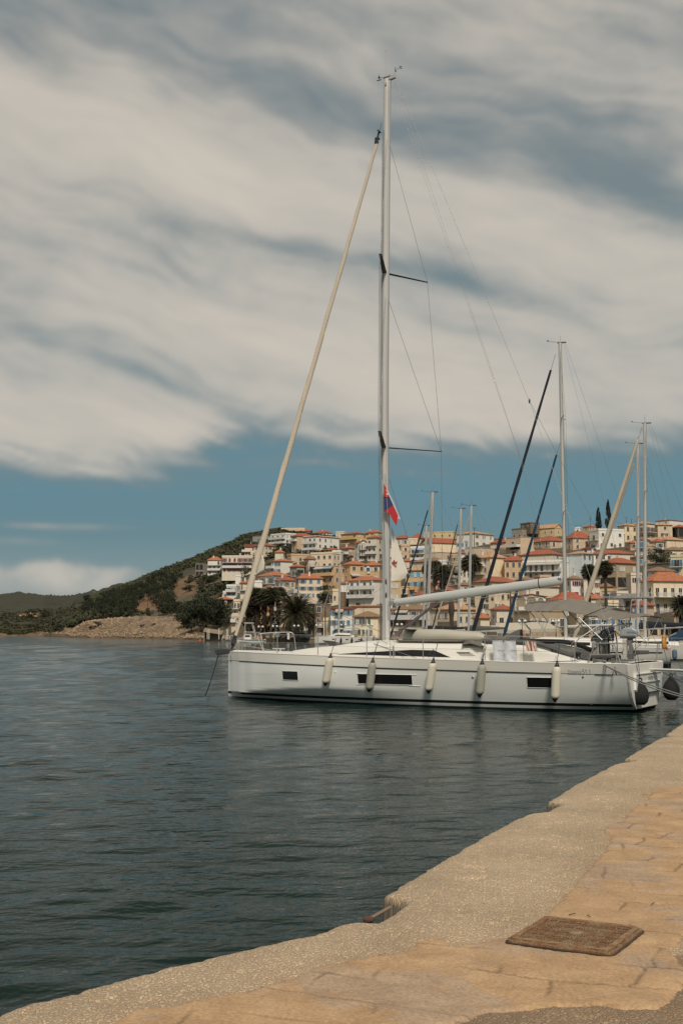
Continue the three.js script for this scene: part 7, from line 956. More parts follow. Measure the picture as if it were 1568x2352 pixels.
// ---------- palms ----------
function frond(len, droop, rng, leaf, nl = 22) {           // one feather leaf along +x, drooping; returns leaf strips
  const pos = [], sp = []; for (let i = 0; i <= 10; i++) { const t = i / 10; sp.push(V(len * (t - 0.18 * droop * t * t), len * (0.42 * t - droop * t * t * 0.85), 0)); }
  const tri = (a, b, c) => pos.push(a.x, a.y, a.z, b.x, b.y, b.z, c.x, c.y, c.z);
  for (let i = 0; i < 10; i++) { const w = 0.035 * len * (1 - i / 11); tri(sp[i].clone().add(V(0, 0, w * 0.5)), sp[i].clone().add(V(0, 0, -w * 0.5)), sp[i + 1]); }
  for (let k = 2; k < nl; k++) for (const s of [-1, 1]) { const t = k / nl, i = Math.min(9, Math.floor(t * 10)), p = sp[i].clone().lerp(sp[i + 1], t * 10 - i), L = leaf * Math.sin(Math.PI * (0.12 + 0.82 * t)) * (0.8 + 0.4 * rng()), w = 0.05 * leaf + 0.02, e = p.clone().add(V(L * 0.65, -L * 0.35 * (0.5 + rng()), s * L * 0.72)); tri(p.clone().add(V(-w, 0, 0)), p.clone().add(V(w, 0, 0)), e); }
  const g = new THREE.BufferGeometry(); g.setAttribute('position', new THREE.Float32BufferAttribute(pos, 3)); g.computeVertexNormals(); return flat(g);
}
function fan(r, rng) { const pos = []; for (let i = 0; i < 17; i++) { const t = -1.5 + 3 * i / 16, w = 0.075, c = Math.cos(t), s = Math.sin(t), L = r * (0.75 + 0.25 * c) * (0.9 + 0.2 * rng()), dr = -0.22 * L * (0.6 + rng()); pos.push(0, 0, 0, 0.6 * L * Math.cos(t - w) , 0.05, 0.6 * L * Math.sin(t - w), L * c, dr, L * s, 0, 0, 0, L * c, dr, L * s, 0.6 * L * Math.cos(t + w), 0.05, 0.6 * L * Math.sin(t + w)); } const g = new THREE.BufferGeometry(); g.setAttribute('position', new THREE.Float32BufferAttribute(pos, 3)); g.computeVertexNormals(); return flat(g); }
const palmLeaf = M(0.055, 0.056, 0.026, 0.75, { side: THREE.DoubleSide }), palmLeaf2 = M(0.12, 0.105, 0.055, 0.75, { side: THREE.DoubleSide }), palmDry = M(0.085, 0.06, 0.037, 0.95, { side: THREE.DoubleSide });
function ringTrunk(h, r0, r1, rng, bend = 0.2) { const pts = [], n = 40; for (let i = 0; i <= n; i++) { const t = i / n; pts.push(V(bend * t * t, h * t, 0)); } return sweep(pts, (t, i) => { const k = lerp(r0, r1, t) * (1 + 0.1 * (i % 2) + 0.05 * rng()); return [k, k]; }, 10); }
function palm(kind, px, py, wpx, hpx, label, o = {}) {
  const p = groundPoint(px, py, o.d), sc = -p.z / F, h = hpx * sc, w = wpx * sc / 2, rng = rngOf(Math.round(px * 3 + py)), t = thing('palm_tree', label, 'palm tree', p, px, o.group);
  const date = kind === 'date', th = date ? h * 0.5 : h - w * (o.short ?? 0.7);
  obj('trunk', [ringTrunk(th + 1, date ? 0.42 : 0.27, date ? 0.36 : 0.2, rng, o.bend ?? 0.15)].map((g) => g.translate(0, -1, 0)), palmBark, t);
  const fr = [], dry = [], N = date ? 150 : 64;
  for (let i = 0; i < N; i++) { const u = i / N, up = date ? lerp(1.2, -1.5, u) : lerp(1.35, -0.75, u), az = i * 2.39996 + rng() * 0.3; let g;
    if (date) { g = frond(w * 1.12 * (0.85 + 0.25 * rng()), lerp(0.35, 0.75, u), rng, w * 0.26, 26); g.rotateZ(up * 0.75); }
    else { const f = fan(w * 0.62 * (0.85 + 0.3 * rng()), rng), L = w * 0.5; f.translate(L, 0, 0); const s = flat(bar(V(0, 0, 0), V(L, 0, 0), 0.025, 4)); g = mergeGeometries([f, s]); g.rotateZ(up); }
    g.rotateY(az); g.translate(o.bend ?? 0.15, th, 0); (!date && u > 0.78 ? dry : fr).push(g); }
  obj('crown', fr.filter((_, i) => i % 3 !== 0), o.m ?? palmLeaf, t); obj('crown', fr.filter((_, i) => i % 3 === 0), palmLeaf2, t);
  if (!date) { for (let i = 0; i < 70; i++) { const f = fan(w * 0.5 * (0.7 + 0.5 * rng()), rng); f.rotateZ(-1.25 - 0.2 * rng()); f.rotateY(i * 2.4); f.translate((o.bend ?? 0.15) * 0.9, th - (0.1 + (o.skirt ?? 0.3) * rng()) * w, 0); dry.push(f); } obj('dry_skirt', dry, palmDry, t); }
  return t;
}
const zp = (z, x, y) => [zx(z, x), zy(z, y)];
palm('date', ...zp('2', 1225, 1440), 104, 116, 'large date palm with drooping fronds on the waterfront left of the stone building', { d: 284 });
for (const [x, y, w, h, l, d] of [[700, 1440, 220, 430, 'fan palm closest to the headsail in the waterfront group', 288], [790, 1440, 250, 550, 'fan palm with the highest crown of the left waterfront group', 287], [880, 1440, 220, 520, 'fan palm in the middle of the waterfront group', 286], [950, 1440, 210, 560, 'fan palm at the right of the waterfront group beside the date palm', 285], [1035, 1440, 200, 560, 'fan palm with brown skirt directly left of the date palm', 292]]) palm('fan', ...zp('2', x, y), w * 0.203, h * 0.203, l, { d, skirt: 2.6 });
for (const [x, y, w, h, l, sk] of [[390, 1050, 190, 470, 'fan palm just right of the two close background masts', 1.6], [300, 1000, 130, 390, 'smaller fan palm behind the two close background masts', 1], [480, 1100, 210, 470, 'broad fan palm behind the boom, centre of the dark group', 1.6], [812, 1020, 240, 510, 'fan palm with ragged crown in front of the cream balconies', 0.9]]) palm('fan', ...zp('4', x, y), w * 0.203, h * 0.203, l, { skirt: sk });
palm('fan', ...zp('6', 235, 1850), 40, 92, 'fan palm with rough trunk before the stone tavern', { d: 208, skirt: 0.6 });
palm('fan', ...zp('5', 1420, 1850), 34, 84, 'fan palm behind the foot of the cream furled sails', { d: 214, skirt: 0.8 });
palm('date', ...zp('8', 1540, 800), 62, 62, 'date palm cut by the right picture edge beside the villa', { d: 192 });
{ const [px, py] = zp('4', 580, 1260), p = groundPoint(px, py, 214), t = thing('palm_stump', 'bare bulging palm trunk without crown under the boom', 'palm trunk', p); const rng = rngOf(6), h = 60 * 214 / F; obj('trunk', [sweep([...Array(30).keys()].map((i) => V(0, h * i / 29 - 0.5, 0)), (t2, i) => { const k = (0.34 + 0.16 * Math.sin(Math.PI * clamp((t2 - 0.35) * 1.6, 0, 1))) * (1 + 0.1 * (i % 2)); return [k, k]; }, 10)], palmBark, t); }

// ---------- waterfront ----------
{
  const top = [], gs = []; const A = []; for (let a = 522; a <= 1900; a += 14) A.push(a);
  const rows = A.map((a) => { const s = shoreOf(a), q = (dd, y) => { const p = at(a, 1452, s + dd); return V(p.x, y, p.z); }; const y0 = groundY(a, s + 6) + 0.02; return [q(-0.5, -1), q(-0.5, y0 - 0.35), q(-0.62, y0 - 0.33), q(-0.6, y0 + 0.05), q(0.6, y0 + 0.06), q(9, y0 + 0.03)]; });
  struct('waterfront_quay', [metres(loft(rows.map((r) => r.slice().reverse())))], M(0.36, 0.28, 0.19, 0.92, { map: stuccoMap }));
  // twin-globe lamp posts
  const globe = M(0.75, 0.73, 0.68, 0.35), iron = M(0.03, 0.03, 0.03, 0.6);
  const lamp = (px, py, hpx, d, label) => { const p = at(px, py, d), h = hpx * d / F, t = thing('street_lamp', label, 'street lamp', p); obj('post', [cyl(0.09, 0.07, 0.7, 8, 0, 0, 0), cyl(0.05, 0.04, h - 0.7, 8, 0, 0.7, 0)], iron, t); obj('arm', [pipe([V(-0.45, h - 0.15, 0), V(-0.3, h - 0.4, 0), V(0, h - 0.3, 0), V(0.3, h - 0.4, 0), V(0.45, h - 0.15, 0)], 0.03, 5, 20)], iron, t); for (const s of [-1, 1]) obj('globe', [new THREE.SphereGeometry(0.26, 12, 10).translate(s * 0.45, h + 0.06, 0)], globe, t); };
  lamp(...zp('2', 836, 1440), 28, 279, 'twin globe street lamp in front of the fan palm group'); lamp(...zp('2', 997, 1440), 29, 278, 'twin globe street lamp left of the date palm'); lamp(...zp('2', 1238, 1440), 30, 277, 'twin globe street lamp before the date palm trunk'); lamp(...zp('2', 1487, 1440), 31, 275, 'twin globe street lamp in front of the stone building'); lamp(...zp('3', 565, 1420), 28, 270, 'twin globe street lamp behind the mast of the moored white yacht'); lamp(...zp('3', 865, 1400), 24, 262, 'twin globe street lamp in front of the old tile roof house'); lamp(...zp('3', 1197, 1420), 29, 245, 'twin globe street lamp right of the main mast'); lamp(...zp('7', 265, 1050), 34, 190, 'twin globe street lamp between the cream canopies'); lamp(...zp('7', 1495, 1050), 38, 188, 'twin globe street lamp seen under the bimini edge'); lamp(...zp('7', 845, 1060), 36, 192, 'twin globe street lamp at the right end of the cream canopy');
  // wooden electricity poles
  const wood = M(0.075, 0.05, 0.035, 0.95);
  const pole = (z, x, y0, y1, label, d, m = wood) => { const [px, py] = zp(z, x, y1), D = d ?? depthAt(px, py), p = at(px, py, D), h = (zy(z, y1) - zy(z, y0)) * D / F, t = thing('utility_pole', label, 'utility pole', p); obj('pole', [cyl(0.17, 0.11, h + 1, 8, 0, -1, 0)], m, t); obj('cross_arm', [box(1.5, 0.12, 0.12, 0, h - 0.4, 0), ...[-0.6, 0, 0.6].map((k) => cyl(0.05, 0.04, 0.2, 6, k, h - 0.34, 0))], m, t); };
  pole('2', 1083, 785, 905, 'wooden pole in front of the wide beige villa'); pole('2', 497, 520, 690, 'dark pole before the long cream block'); pole('2', 190, 560, 740, 'dark pole beside the concrete frame building'); pole('2', 1356, 760, 965, 'dark pole in front of the tall cream block'); pole('3', 360, 1060, 1400, 'tall dark pole against the stone building', 272); pole('3', 985, 1030, 1400, 'rusty brown pole touching the left side of the main mast', 258); pole('3', 440, 290, 440, 'thin pole in front of the white balcony grid'); pole('4', 1247, 890, 1250, 'brown wooden pole left of the arched white house', 205); pole('4', 580, 450, 640, 'dark pole by the rose house'); pole('4', 838, 170, 400, 'pole beside the right twin background mast'); pole('6', 150, 590, 900, 'dark pole in front of the white arched flat roofed house'); pole('6', 1095, 530, 720, 'dark pole before the beige garage house'); pole('6', 588, 365, 480, 'left of two poles rising over the skyline roofs'); pole('6', 670, 390, 480, 'right of two poles rising over the skyline roofs'); pole('5', 1442, 370, 620, 'pole at the foot of the skyline cypresses'); pole('0', 340, 1374, 1394, 'thin pole in the earth clearing of the headland wood');
  // overhead cables
  const cable = (a, b, d, drop, l) => { const A2 = at(...a, d), B2 = at(...b, d); const t = thing('overhead_cable', l, 'cable', A2); obj('wire', [rope(V(0, 0, 0), B2.sub(A2), drop, 0.028, 16)], ropeDark, t); };
  cable(zp('5', 1090, 485), zp('5', 1442, 395), 420, 1.2, 'sagging cable reaching the pole at the cypresses from the left'); cable(zp('7', 60, 300), zp('7', 960, 330), 200, 0.5, 'overhead cable crossing the arched white house, upper'); cable(zp('7', 60, 380), zp('7', 960, 402), 200, 0.4, 'overhead cable crossing the arched white house, lower'); cable(zp('3', 530, 1015), zp('3', 1000, 850), 250, 1.0, 'long cable running up across the white balcony block'); cable(zp('6', 400, 440), zp('6', 745, 430), 400, 1.2, 'cable between the two skyline poles');
  // cream restaurant canopies
  const cream = M(0.52, 0.46, 0.36, 0.9, { map: clothMap, side: THREE.DoubleSide });
  const canopy = (P, d, label, name = 'canopy') => { const o = at(...P[0], d), Q = P.map(([x, y, dd = 0]) => at(x, y, d + dd).sub(o)), t = thing(name, label, 'canopy', o); obj('roof_cloth', [sheet((u, v) => { const p = Q[0].clone().lerp(Q[1], u).lerp(Q[3].clone().lerp(Q[2], u), v); p.y -= 0.06 * Math.sin(u * Math.PI * 6) ** 2 * v; return p; }, 36, 8, 0.02)], cream, t); obj('valance', [sheet((u, v) => Q[3].clone().lerp(Q[2], u).add(V(0, -0.05 - 0.45 * v, 0.03)), 36, 2, 0.015)], cream, t); for (const u of [0.02, 0.5, 0.98]) { const p = Q[3].clone().lerp(Q[2], u); obj('post', [bar(p.clone().add(V(0, -2.7, -0.1)), p.clone().add(V(0, 0, -0.1)), 0.05, 6)], trimWhite, t); } };
  canopy([zp('7', 290, 805), zp('7', 715, 802), zp('7', 885, 908).concat([-4]), zp('7', 410, 915).concat([-4])], 199, 'long cream restaurant canopy to the right of the globe lamp'); canopy([zp('7', -200, 812), zp('7', 270, 806), zp('7', 410, 940).concat([-4]), zp('7', -180, 935).concat([-4])], 199.6, 'cream restaurant canopy to the left of the globe lamp'); canopy([zp('4', 960, 1285), zp('4', 1280, 1275), zp('4', 1330, 1320).concat([-3]), zp('4', 960, 1320).concat([-3])], 206, 'pale canvas canopy behind the dinghy end');
  // cars
  const car = (px, py, d, turn, col, label, name = 'parked_car', len = 4.2) => { const p = at(px, py, d), t = thing(name, label, 'car', p, turn), s = len / 4.2; const paint = new THREE.MeshPhysicalMaterial({ color: rgb(...col), roughness: 0.35, clearcoat: 0.6 }); const pr = [[-2.1, 0.3], [2.1, 0.3], [2.1, 0.75], [1.5, 0.9], [0.75, 1.42], [-1.2, 1.45], [-1.85, 1.0], [-2.1, 0.85]].map(([x, y]) => [x * s, y]); obj('body', [slab(pr, 1.5, 0.06).translate(0, 0, -0.75)], paint, t); for (const z of [0.82, -0.82]) obj('side_window', [slab([[-1.4, 0.98], [1.25, 0.98], [0.68, 1.34], [-1.1, 1.36]].map(([x, y]) => [x * s, y]), 0.02).translate(0, 0, z)], glassDark, t); for (const x of [-1.3, 1.3]) for (const z of [-0.72, 0.72]) obj('wheel', [new THREE.CylinderGeometry(0.31, 0.31, 0.2, 14).rotateX(1.57).translate(x * s, 0.31, z)], black, t); };
  const cz = (z, x, y) => { const [a, b] = zp(z, x, y); return [a, b, depthAt(a, b)]; };
  car(...cz('2', 178, 782), 0.5, [0.5, 0.5, 0.5], 'silver car parked on the curved hillside road'); car(...cz('2', 375, 823), 0.2, [0.35, 0.03, 0.04], 'red car parked on the hillside road'); car(...cz('2', 205, 735), 0.2, [0.6, 0.6, 0.58], 'white car parked before the concrete frame building');
  car(...zp('2', 1310, 1438), 284, 0.15, [0.05, 0.055, 0.065], 'dark car parked on the waterfront right of the date palm'); car(...zp('2', 1060, 1425), 288, 1.2, [0.6, 0.6, 0.6], 'white van parked on the waterfront left of the date palm', 'parked_van', 4.8);
  // low white walls of the hillside road
  for (const [P, l] of [[[[66, 745], [110, 778], [150, 800], [205, 822]], 'white curved retaining wall of the hillside road'], [[[275, 838], [340, 842], [452, 850]], 'low white wall beside the red car']]) { const Q = P.map(([x, y]) => { const [a, b] = zp('2', x, y); return at(a, b, depthAt(a, b)); }), o = Q[0].clone(), w = thing('road_wall', l, 'wall', o); const rows = new THREE.CatmullRomCurve3(Q).getPoints(20).map((p) => { const q = p.clone().sub(o); return [q.clone().add(V(0, -1.5, 0)), q.clone().add(V(0, 1.3, 0)), q.clone().add(V(0, 1.3, -0.4)), q.clone().add(V(0, -1.5, -0.4))]; }); obj('masonry', [loft(rows.map((r) => r.slice().reverse()))], wall(...COL.offwhite), w); }
  // shore works at the left end: mooring posts, arches, boathouse
  for (const [x, h, l] of [[234, 100, 'tall white post at the left end of the little jetty'], [254, 115, 'white post beside the tallest jetty post'], [365, 125, 'white post in the middle of the little jetty'], [452, 115, 'pale post at the right end of the little jetty'], [467, 118, 'rightmost pale post of the little jetty']]) { const p = at(...zp('2', x, 1440), 306); const t = tag(obj('mooring_post', [cyl(0.1, 0.1, h * 0.203 * 306 / F, 8)], trimWhite), l, 'mooring post'); t.position.copy(p); }
  { const p = at(...zp('2', 455, 1445), 302), t = thing('slide_frame', 'pale arched metal frame on the little jetty near the yacht bow', 'metal frame', p); for (const k of [0, 0.9, 1.8]) obj('hoop', [pipe([V(k - 1.2, 0, 0), V(k - 1, 0.8, 0), V(k - 0.6, 1.0, 0), V(k - 0.2, 0.8, 0), V(k, 0, 0)], 0.06, 5, 20)], trimWhite, t); }
  { const p = at(...zp('2', 300, 1425), 322), t = thing('boathouse', 'low reed roofed boathouse at the foot of the pines', 'boathouse', p); t.scale.setScalar(0.55); obj('roof', [metres(box(9, 0.2, 6, 0, 3.2, 0, 0, -0.16, 0.3))], M(0.25, 0.19, 0.12, 0.95, { map: wornMap }), t); obj('wall', [metres(box(8.6, 4.4, 0.3, 0, 0.8, -2.6)), metres(box(0.3, 4.6, 5, -4, 0.8, 0))], wall(...COL.stone), t); }
  { const p = at(...zp('2', 152, 1463), 318), t = thing('buoy', 'small orange buoy floating off the little jetty', 'buoy', p.setY(0)); obj('float', [new THREE.SphereGeometry(0.34, 12, 8).translate(0, 0.12, 0)], M(0.6, 0.09, 0.03, 0.5), t); obj('ring', [new THREE.TorusGeometry(0.08, 0.03, 6, 12).translate(0, 0.5, 0)], darkSteel, t); }
  { const p = at(...zp('2', 1150, 1440), 276), t = thing('service_post', 'pale square service pillar on the waterfront left of the date palm lamp', 'pillar', p); obj('pillar', [box(0.5, 1.5, 0.5, 0, 0.75, 0), box(0.6, 0.12, 0.6, 0, 1.56, 0)], trimWhite, t); }
  { const p = at(...zp('2', 838, 1440), 276.5), t = thing('traffic_cone', 'orange cone on the waterfront edge below the fan palm lamp', 'traffic cone', p); obj('cone', [cyl(0.2, 0.05, 0.9, 10)], M(0.6, 0.15, 0.03, 0.6), t); obj('foot', [box(0.5, 0.06, 0.5, 0, 0.03, 0)], black, t); }
}
// ---------- the other boats ----------
const mastPale = M(0.5, 0.48, 0.44, 0.5, { metalness: 0.2 });
function frameAt(px, D, beta) {
  const b = at(px, 1452, D).setY(0), c = Math.cos(beta), s = Math.sin(beta);
  return { bow: b, beta, L(x, y, z = 0) { const r = rayOf(x, y), ox = -b.x, oz = -b.z, nx = -s, nz = c, k = (z - (ox * nx + oz * nz)) / (r.x * nx + r.z * nz), X = ox + r.x * k, Z = oz + r.z * k; return V(X * c + Z * s, EYE + r.y * k, z); } };
}
function sailboat(o) {
  const f = frameAt(o.bow, o.D, (o.beta ?? 24) * Math.PI / 180), t = thing('sailing_boat', o.label, 'sailing boat', f.bow, -f.beta), L = o.L, B = o.B ?? L * 0.155, q = f.L;
  const fbb = (x) => lerp(o.fb ?? 1.45, (o.fb ?? 1.45) * 0.85, sm(0, 0.8, x / L)), hbb = hullOf(L, B, fbb, (u) => lerp(0.15, 0.4, sm(0, 0.4, u)), (u) => lerp(0.84, 0.95, sm(0, 0.5, u))), X = stations(L, 26), hm = o.hull ?? gelMatt;
  obj('hull', skin(hbb, L, X, [-0.3, 0, 0.1, 0.25, 0.4, 0.7, fbb]), hm, t);
  obj('transom', [slab([...[0.1, 0.3, 0.6, fbb(L)].map((y) => [-hbb(L, y), y]), ...[fbb(L), 0.6, 0.3, 0.1].map((y) => [hbb(L, y), y])], 0.04).rotateY(Math.PI / 2).translate(L - 0.02, 0, 0)], hm, t);
  obj('waterline_stripe', skin((x, y) => hbb(x, y) + 0.008, L, X, [0.05, 0.16]), o.stripe ?? black, t);
  if (o.band) obj('side_stripe', skin((x, y) => hbb(x, y) + 0.012, L, X.filter((x) => x > 0.4 && x < L * 0.97), [(x) => fbb(x) - o.band - 0.07, (x) => fbb(x) - o.band]), black, t);
  obj('deck', loft(X.map((x) => [-1, 0, 1].map((k) => V(x, fbb(x) + 0.01 + 0.06 * (1 - k * k), k * hbb(x, fbb(x)))))), gelMatt, t);
  const CX = [...Array(16).keys()].map((i) => lerp(L * 0.2, L * 0.68, i / 15)), ch = (x) => (o.ch ?? 0.5) * sm(L * 0.19, L * 0.42, x), rows = CX.map((x) => { const w = B * lerp(0.3, 0.62, sm(L * 0.18, L * 0.45, x)), y = fbb(x), h = ch(x) + 0.03; return [[1, 0], [0.96, 0.7], [0.85, 1], [0, 1.12], [-0.85, 1], [-0.96, 0.7], [-1, 0]].map(([k, v]) => V(x, y + h * v, w * k)); });
  obj('coachroof', [loft(rows), slab([[-B * 0.6, 0], [B * 0.6, 0], [B * 0.5, (o.ch ?? 0.5)], [-B * 0.5, (o.ch ?? 0.5)]], 0.04).rotateY(Math.PI / 2).translate(L * 0.68, fbb(L * 0.68), 0)], gelMatt, t);
  for (const s of [1, -1]) obj('cabin_window', [loft([...Array(12).keys()].map((i) => { const x = lerp(L * 0.36, L * 0.62, i / 11), w = B * lerp(0.3, 0.62, sm(L * 0.18, L * 0.45, x)), y = fbb(x), h = ch(x); return [0.22, 0.62].map((v) => V(x, y + h * v, s * (w * (1 - 0.05 * v) + 0.015))); }).map((r) => s > 0 ? r : r.reverse()))], smoked, t);
  // rails
  const rail = []; for (const s of [1, -1]) { const P = [0.06, 0.2, 0.35, 0.5, 0.64, 0.78, 0.97].map((k) => V(k * L, fbb(k * L), s * (hbb(k * L, fbb(k * L)) - 0.05))); for (const p of P) rail.push(bar(p, p.clone().add(V(0, 0.62, 0)), 0.016, 5)); for (let i = 0; i < P.length - 1; i++) for (const h of [0.32, 0.62]) rail.push(bar(P[i].clone().add(V(0, h, 0)), P[i + 1].clone().add(V(0, h, 0)), h > 0.5 ? 0.009 : 0.006, 4)); rail.push(bar(P[0].clone().add(V(0, 0.62, 0)), V(0.05, fbb(0) + 0.66, 0), 0.016, 5)); }
  obj('guard_rail', rail, steel, t);
  // rig
  if (o.mast) {
    const [mx, my, bx, by, rw] = o.mast, top = q(mx, my), x0 = top.x, foot = q(bx, by); const a = V(foot.x, fbb(foot.x) + ch(foot.x) + 0.05, 0); if (foot.y > a.y) a.x = foot.x + (foot.x - top.x) * (foot.y - a.y) / Math.max(0.1, top.y - foot.y) ;
    const mast = obj('mast', [sweep([a, a.clone().lerp(top, 0.5), top], (k) => [rw * 0.62, rw], 12)], o.mm ?? mastPale, t);
    obj('masthead', [box(rw * 5, 0.09, 0.1, top.x + rw, top.y, 0), bar(top, top.clone().add(V(-rw * 7, 0.14, 0)), 0.014, 5), new THREE.SphereGeometry(0.06, 6, 5).translate(top.x - rw * 7, top.y + 0.18, 0), bar(top, top.clone().add(V(0.02, o.aerial ?? 0.7, 0)), 0.009, 4)], darkSteel, mast);
    const rig = [], H = top.y - a.y, wdt = 0.0075 * Math.max(1, o.D / 90);
    for (const k of o.spr ?? [0.4, 0.7]) { const r = a.clone().lerp(top, k), e = [1, -1].map((s) => r.clone().add(V(0.25, 0.03, s * (B * 0.62 * (1 - k * 0.35))))); for (const p of e) { obj('spreader', [bar(r, p, 0.035, 6, 0.022)], alu, mast); rig.push(bar(p, top.clone().lerp(r, 0.03), wdt, 4)); rig.push(bar(p, V(a.x + 0.2, fbb(a.x), Math.sign(p.z) * hbb(a.x, fbb(a.x)) * 0.92), wdt, 4)); } }
    const st = V(L - 0.1, fbb(L) + 0.5, 0), jn = st.clone().lerp(top, 0.28); rig.push(bar(top.clone().add(V(rw * 3, 0, 0)), jn, wdt, 4), bar(jn, V(L, fbb(L), B * 0.7), wdt, 4), bar(jn, V(L, fbb(L), -B * 0.7), wdt, 4), bar(a.clone().add(V(0.12, 1, 0.05)), top.clone().add(V(0.12, -0.1, 0.05)), wdt, 4), bar(top.clone().add(V(rw * 2, 0, 0)), V(a.x + L * 0.33, a.y + 1.4, 0), wdt * 0.8, 4));
    for (const j of o.jibs ?? []) { const p1 = q(j.top[0], j.top[1]), p0 = q(j.foot[0], j.foot[1]); if (j.low) { const k = (p0.y - fbb(0) - 0.25) / (p1.y - p0.y); p0.addScaledVector(p1.clone().sub(p0), -Math.max(0, k)); } const n = 60, pts = [...Array(n + 1).keys()].map((i) => p0.clone().lerp(p1, i / n)); obj('furled_jib', [sweep(pts, (u, i) => { const k = lerp(j.r, j.r * 0.55, u) * (u < 0.05 ? 0.6 : 1) * (1 + 0.07 * Math.sin(i * 0.9)); return [k, k]; }, 9)], M(...j.c, 0.9, { map: clothMap }), t); rig.push(bar(p0.clone().lerp(p1, 1.0), p1.clone().add(p1.clone().sub(p0).normalize().multiplyScalar(j.ext ?? 0.6)), 0.018, 5)); rig.push(bar(p0, V(p0.x - 0.05, fbb(0.1) - 0.02, 0), 0.03, 5)); obj('furling_drum', [cyl(0.12, 0.09, 0.22, 10, p0.x - 0.01, p0.y - 0.25, 0)], black, t); }
    obj('rigging', rig, wire, t);
    if (o.boom) { const e = V(a.x + o.boom, a.y + 0.95, 0), s = V(a.x + 0.15, a.y + 0.8, 0); obj('boom', [bar(s, e, 0.1, 10)], mastPale, t); if (o.cover) obj('sail_cover', [sweep([...Array(14).keys()].map((i) => s.clone().lerp(e, i / 13 * 0.97).add(V(0, lerp(0.28, 0.14, i / 13), 0))), (u, i) => [lerp(0.2, 0.12, u), lerp(0.33, 0.12, u) * (1 + 0.06 * Math.sin(i * 2.1))], 12)], M(...o.cover, 0.9, { map: clothMap }), t); }
  }
  if (o.hood) { const hx = L * 0.66, hy = fbb(hx) + (o.ch ?? 0.5) * 0.8, hw = B * 0.62; obj('sprayhood', [sheet((u, v) => { const an = Math.PI * v, r = hw; return V(hx - 0.5 + 1.5 * u, hy + (0.25 + 0.75 * Math.sin(u * 1.45)) * Math.pow(Math.sin(an), 0.45), Math.cos(an) * r); }, 14, 18, 0.012)], M(...o.hood, 0.9, { map: clothMap, side: THREE.DoubleSide }), t); obj('hood_window', [sheet((u, v) => { const an = lerp(0.55, 1.1, v) * 1.05; return V(hx - 0.42 + 0.55 * u, hy + (0.27 + 0.75 * Math.sin((0.12 + 0.3 * u) * 1.45)) * Math.pow(Math.sin(an), 0.45) + 0.02, Math.cos(an) * hw * 1.01); }, 6, 6, 0.005)], M(0.2, 0.2, 0.19, 0.2), t); }
  if (o.bimini) { const b0 = L * 0.76, by = fbb(b0) + 2.05; obj('bimini', [sheet((u, v) => V(b0 + u * L * 0.2, by + 0.12 * Math.sin(u * 3.1) + 0.1 * Math.sin(v * 3.1), lerp(B * 0.72, -B * 0.72, v)), 14, 10, 0.012)], M(...o.bimini, 0.9, { map: clothMap }), t); const fr = []; for (const s of [1, -1]) for (const [u, x] of [[0.05, 0.86], [0.95, 0.88]]) fr.push(bar(V(b0 + u * L * 0.2, by, s * B * 0.7), V(x * L, fbb(L), s * B * 0.86), 0.018, 5)); obj('bimini_frame', fr, steel, t); }
  if (o.portlights) for (const k of o.portlights) obj('portlight', [loft([0, 1].map((i) => { const x = k * L + i * 0.55; return [0.62, 0.74].map((v) => V(x, fbb(x) * v, hbb(x, fbb(x) * v) + 0.012)); }))], smoked, t);
  t.userData.frame = undefined; delete t.userData.frame;
  return { t, f, fbb, hbb, L, B };
}
const navy = [0.014, 0.017, 0.025], blueC = [0.01, 0.04, 0.08], creamC = [0.55, 0.47, 0.36], greyC = [0.14, 0.13, 0.12];
const n2 = sailboat({ label: 'white sloop with a black side stripe moored directly behind the large yacht', bow: 1072, D: 89, L: 14.2, beta: 14, fb: 1.5, ch: 0.55, band: 0.28, mast: [1285, 787, 1297, 1376, 0.125], spr: [0.42, 0.74], aerial: 0.5, jibs: [{ top: [1264, 850], foot: [1088, 1442], r: 0.15, c: navy, low: 1, ext: 1.2 }, { top: [1277, 1045], foot: [1160, 1448], r: 0.125, c: blueC, low: 1, ext: 0.9 }], boom: 4.6, hood: navy, bimini: navy });
{ // its fender, and the folded awning
  const p = n2.f.L(1548, 1503, 1.9), w = n2.t.localToWorld ? (n2.t.updateMatrixWorld(true), n2.t.localToWorld(p.clone())) : p, f = thing('fender', 'blue grey cylindrical fender on the white sloop behind the large yacht', 'fender', w, -n2.f.beta); obj('body', [lathe([[0, -0.36], [0.07, -0.34], [0.16, -0.26], [0.17, -0.1], [0.17, 0.2], [0.15, 0.28], [0.06, 0.33], [0, 0.34]], 16)], M(0.1, 0.14, 0.2, 0.7), f); obj('end_cap', [lathe([[0, -0.44], [0.05, -0.42], [0.06, -0.33], [0, -0.33]], 10)], black, f); obj('lanyard', [bar(V(0, 0.33, 0), V(0, 0.95, -0.1), 0.012, 5)], ropePale, f);
}
sailboat({ label: 'sloop with thick cream furled sails and the tallest mast at the right', bow: 1300, D: 104, L: 13.4, beta: 14, mast: [1479.5, 972, 1480, 1395, 0.15], spr: [0.35, 0.68], jibs: [{ top: [1464, 1010], foot: [1345, 1379], r: 0.24, c: creamC, low: 1, ext: 1.1 }], boom: 4.4, cover: navy, hood: blueC });
sailboat({ label: 'sloop with a lower mast standing just left of the tallest right hand mast', bow: 1300, D: 116, L: 12.4, beta: 14, mast: [1463.5, 1019, 1463.5, 1395, 0.155], spr: [0.3, 0.62], jibs: [{ top: [1455, 1065], foot: [1340, 1400], r: 0.13, c: [0.4, 0.31, 0.22], low: 1, ext: 1.0 }], boom: 4, cover: navy });
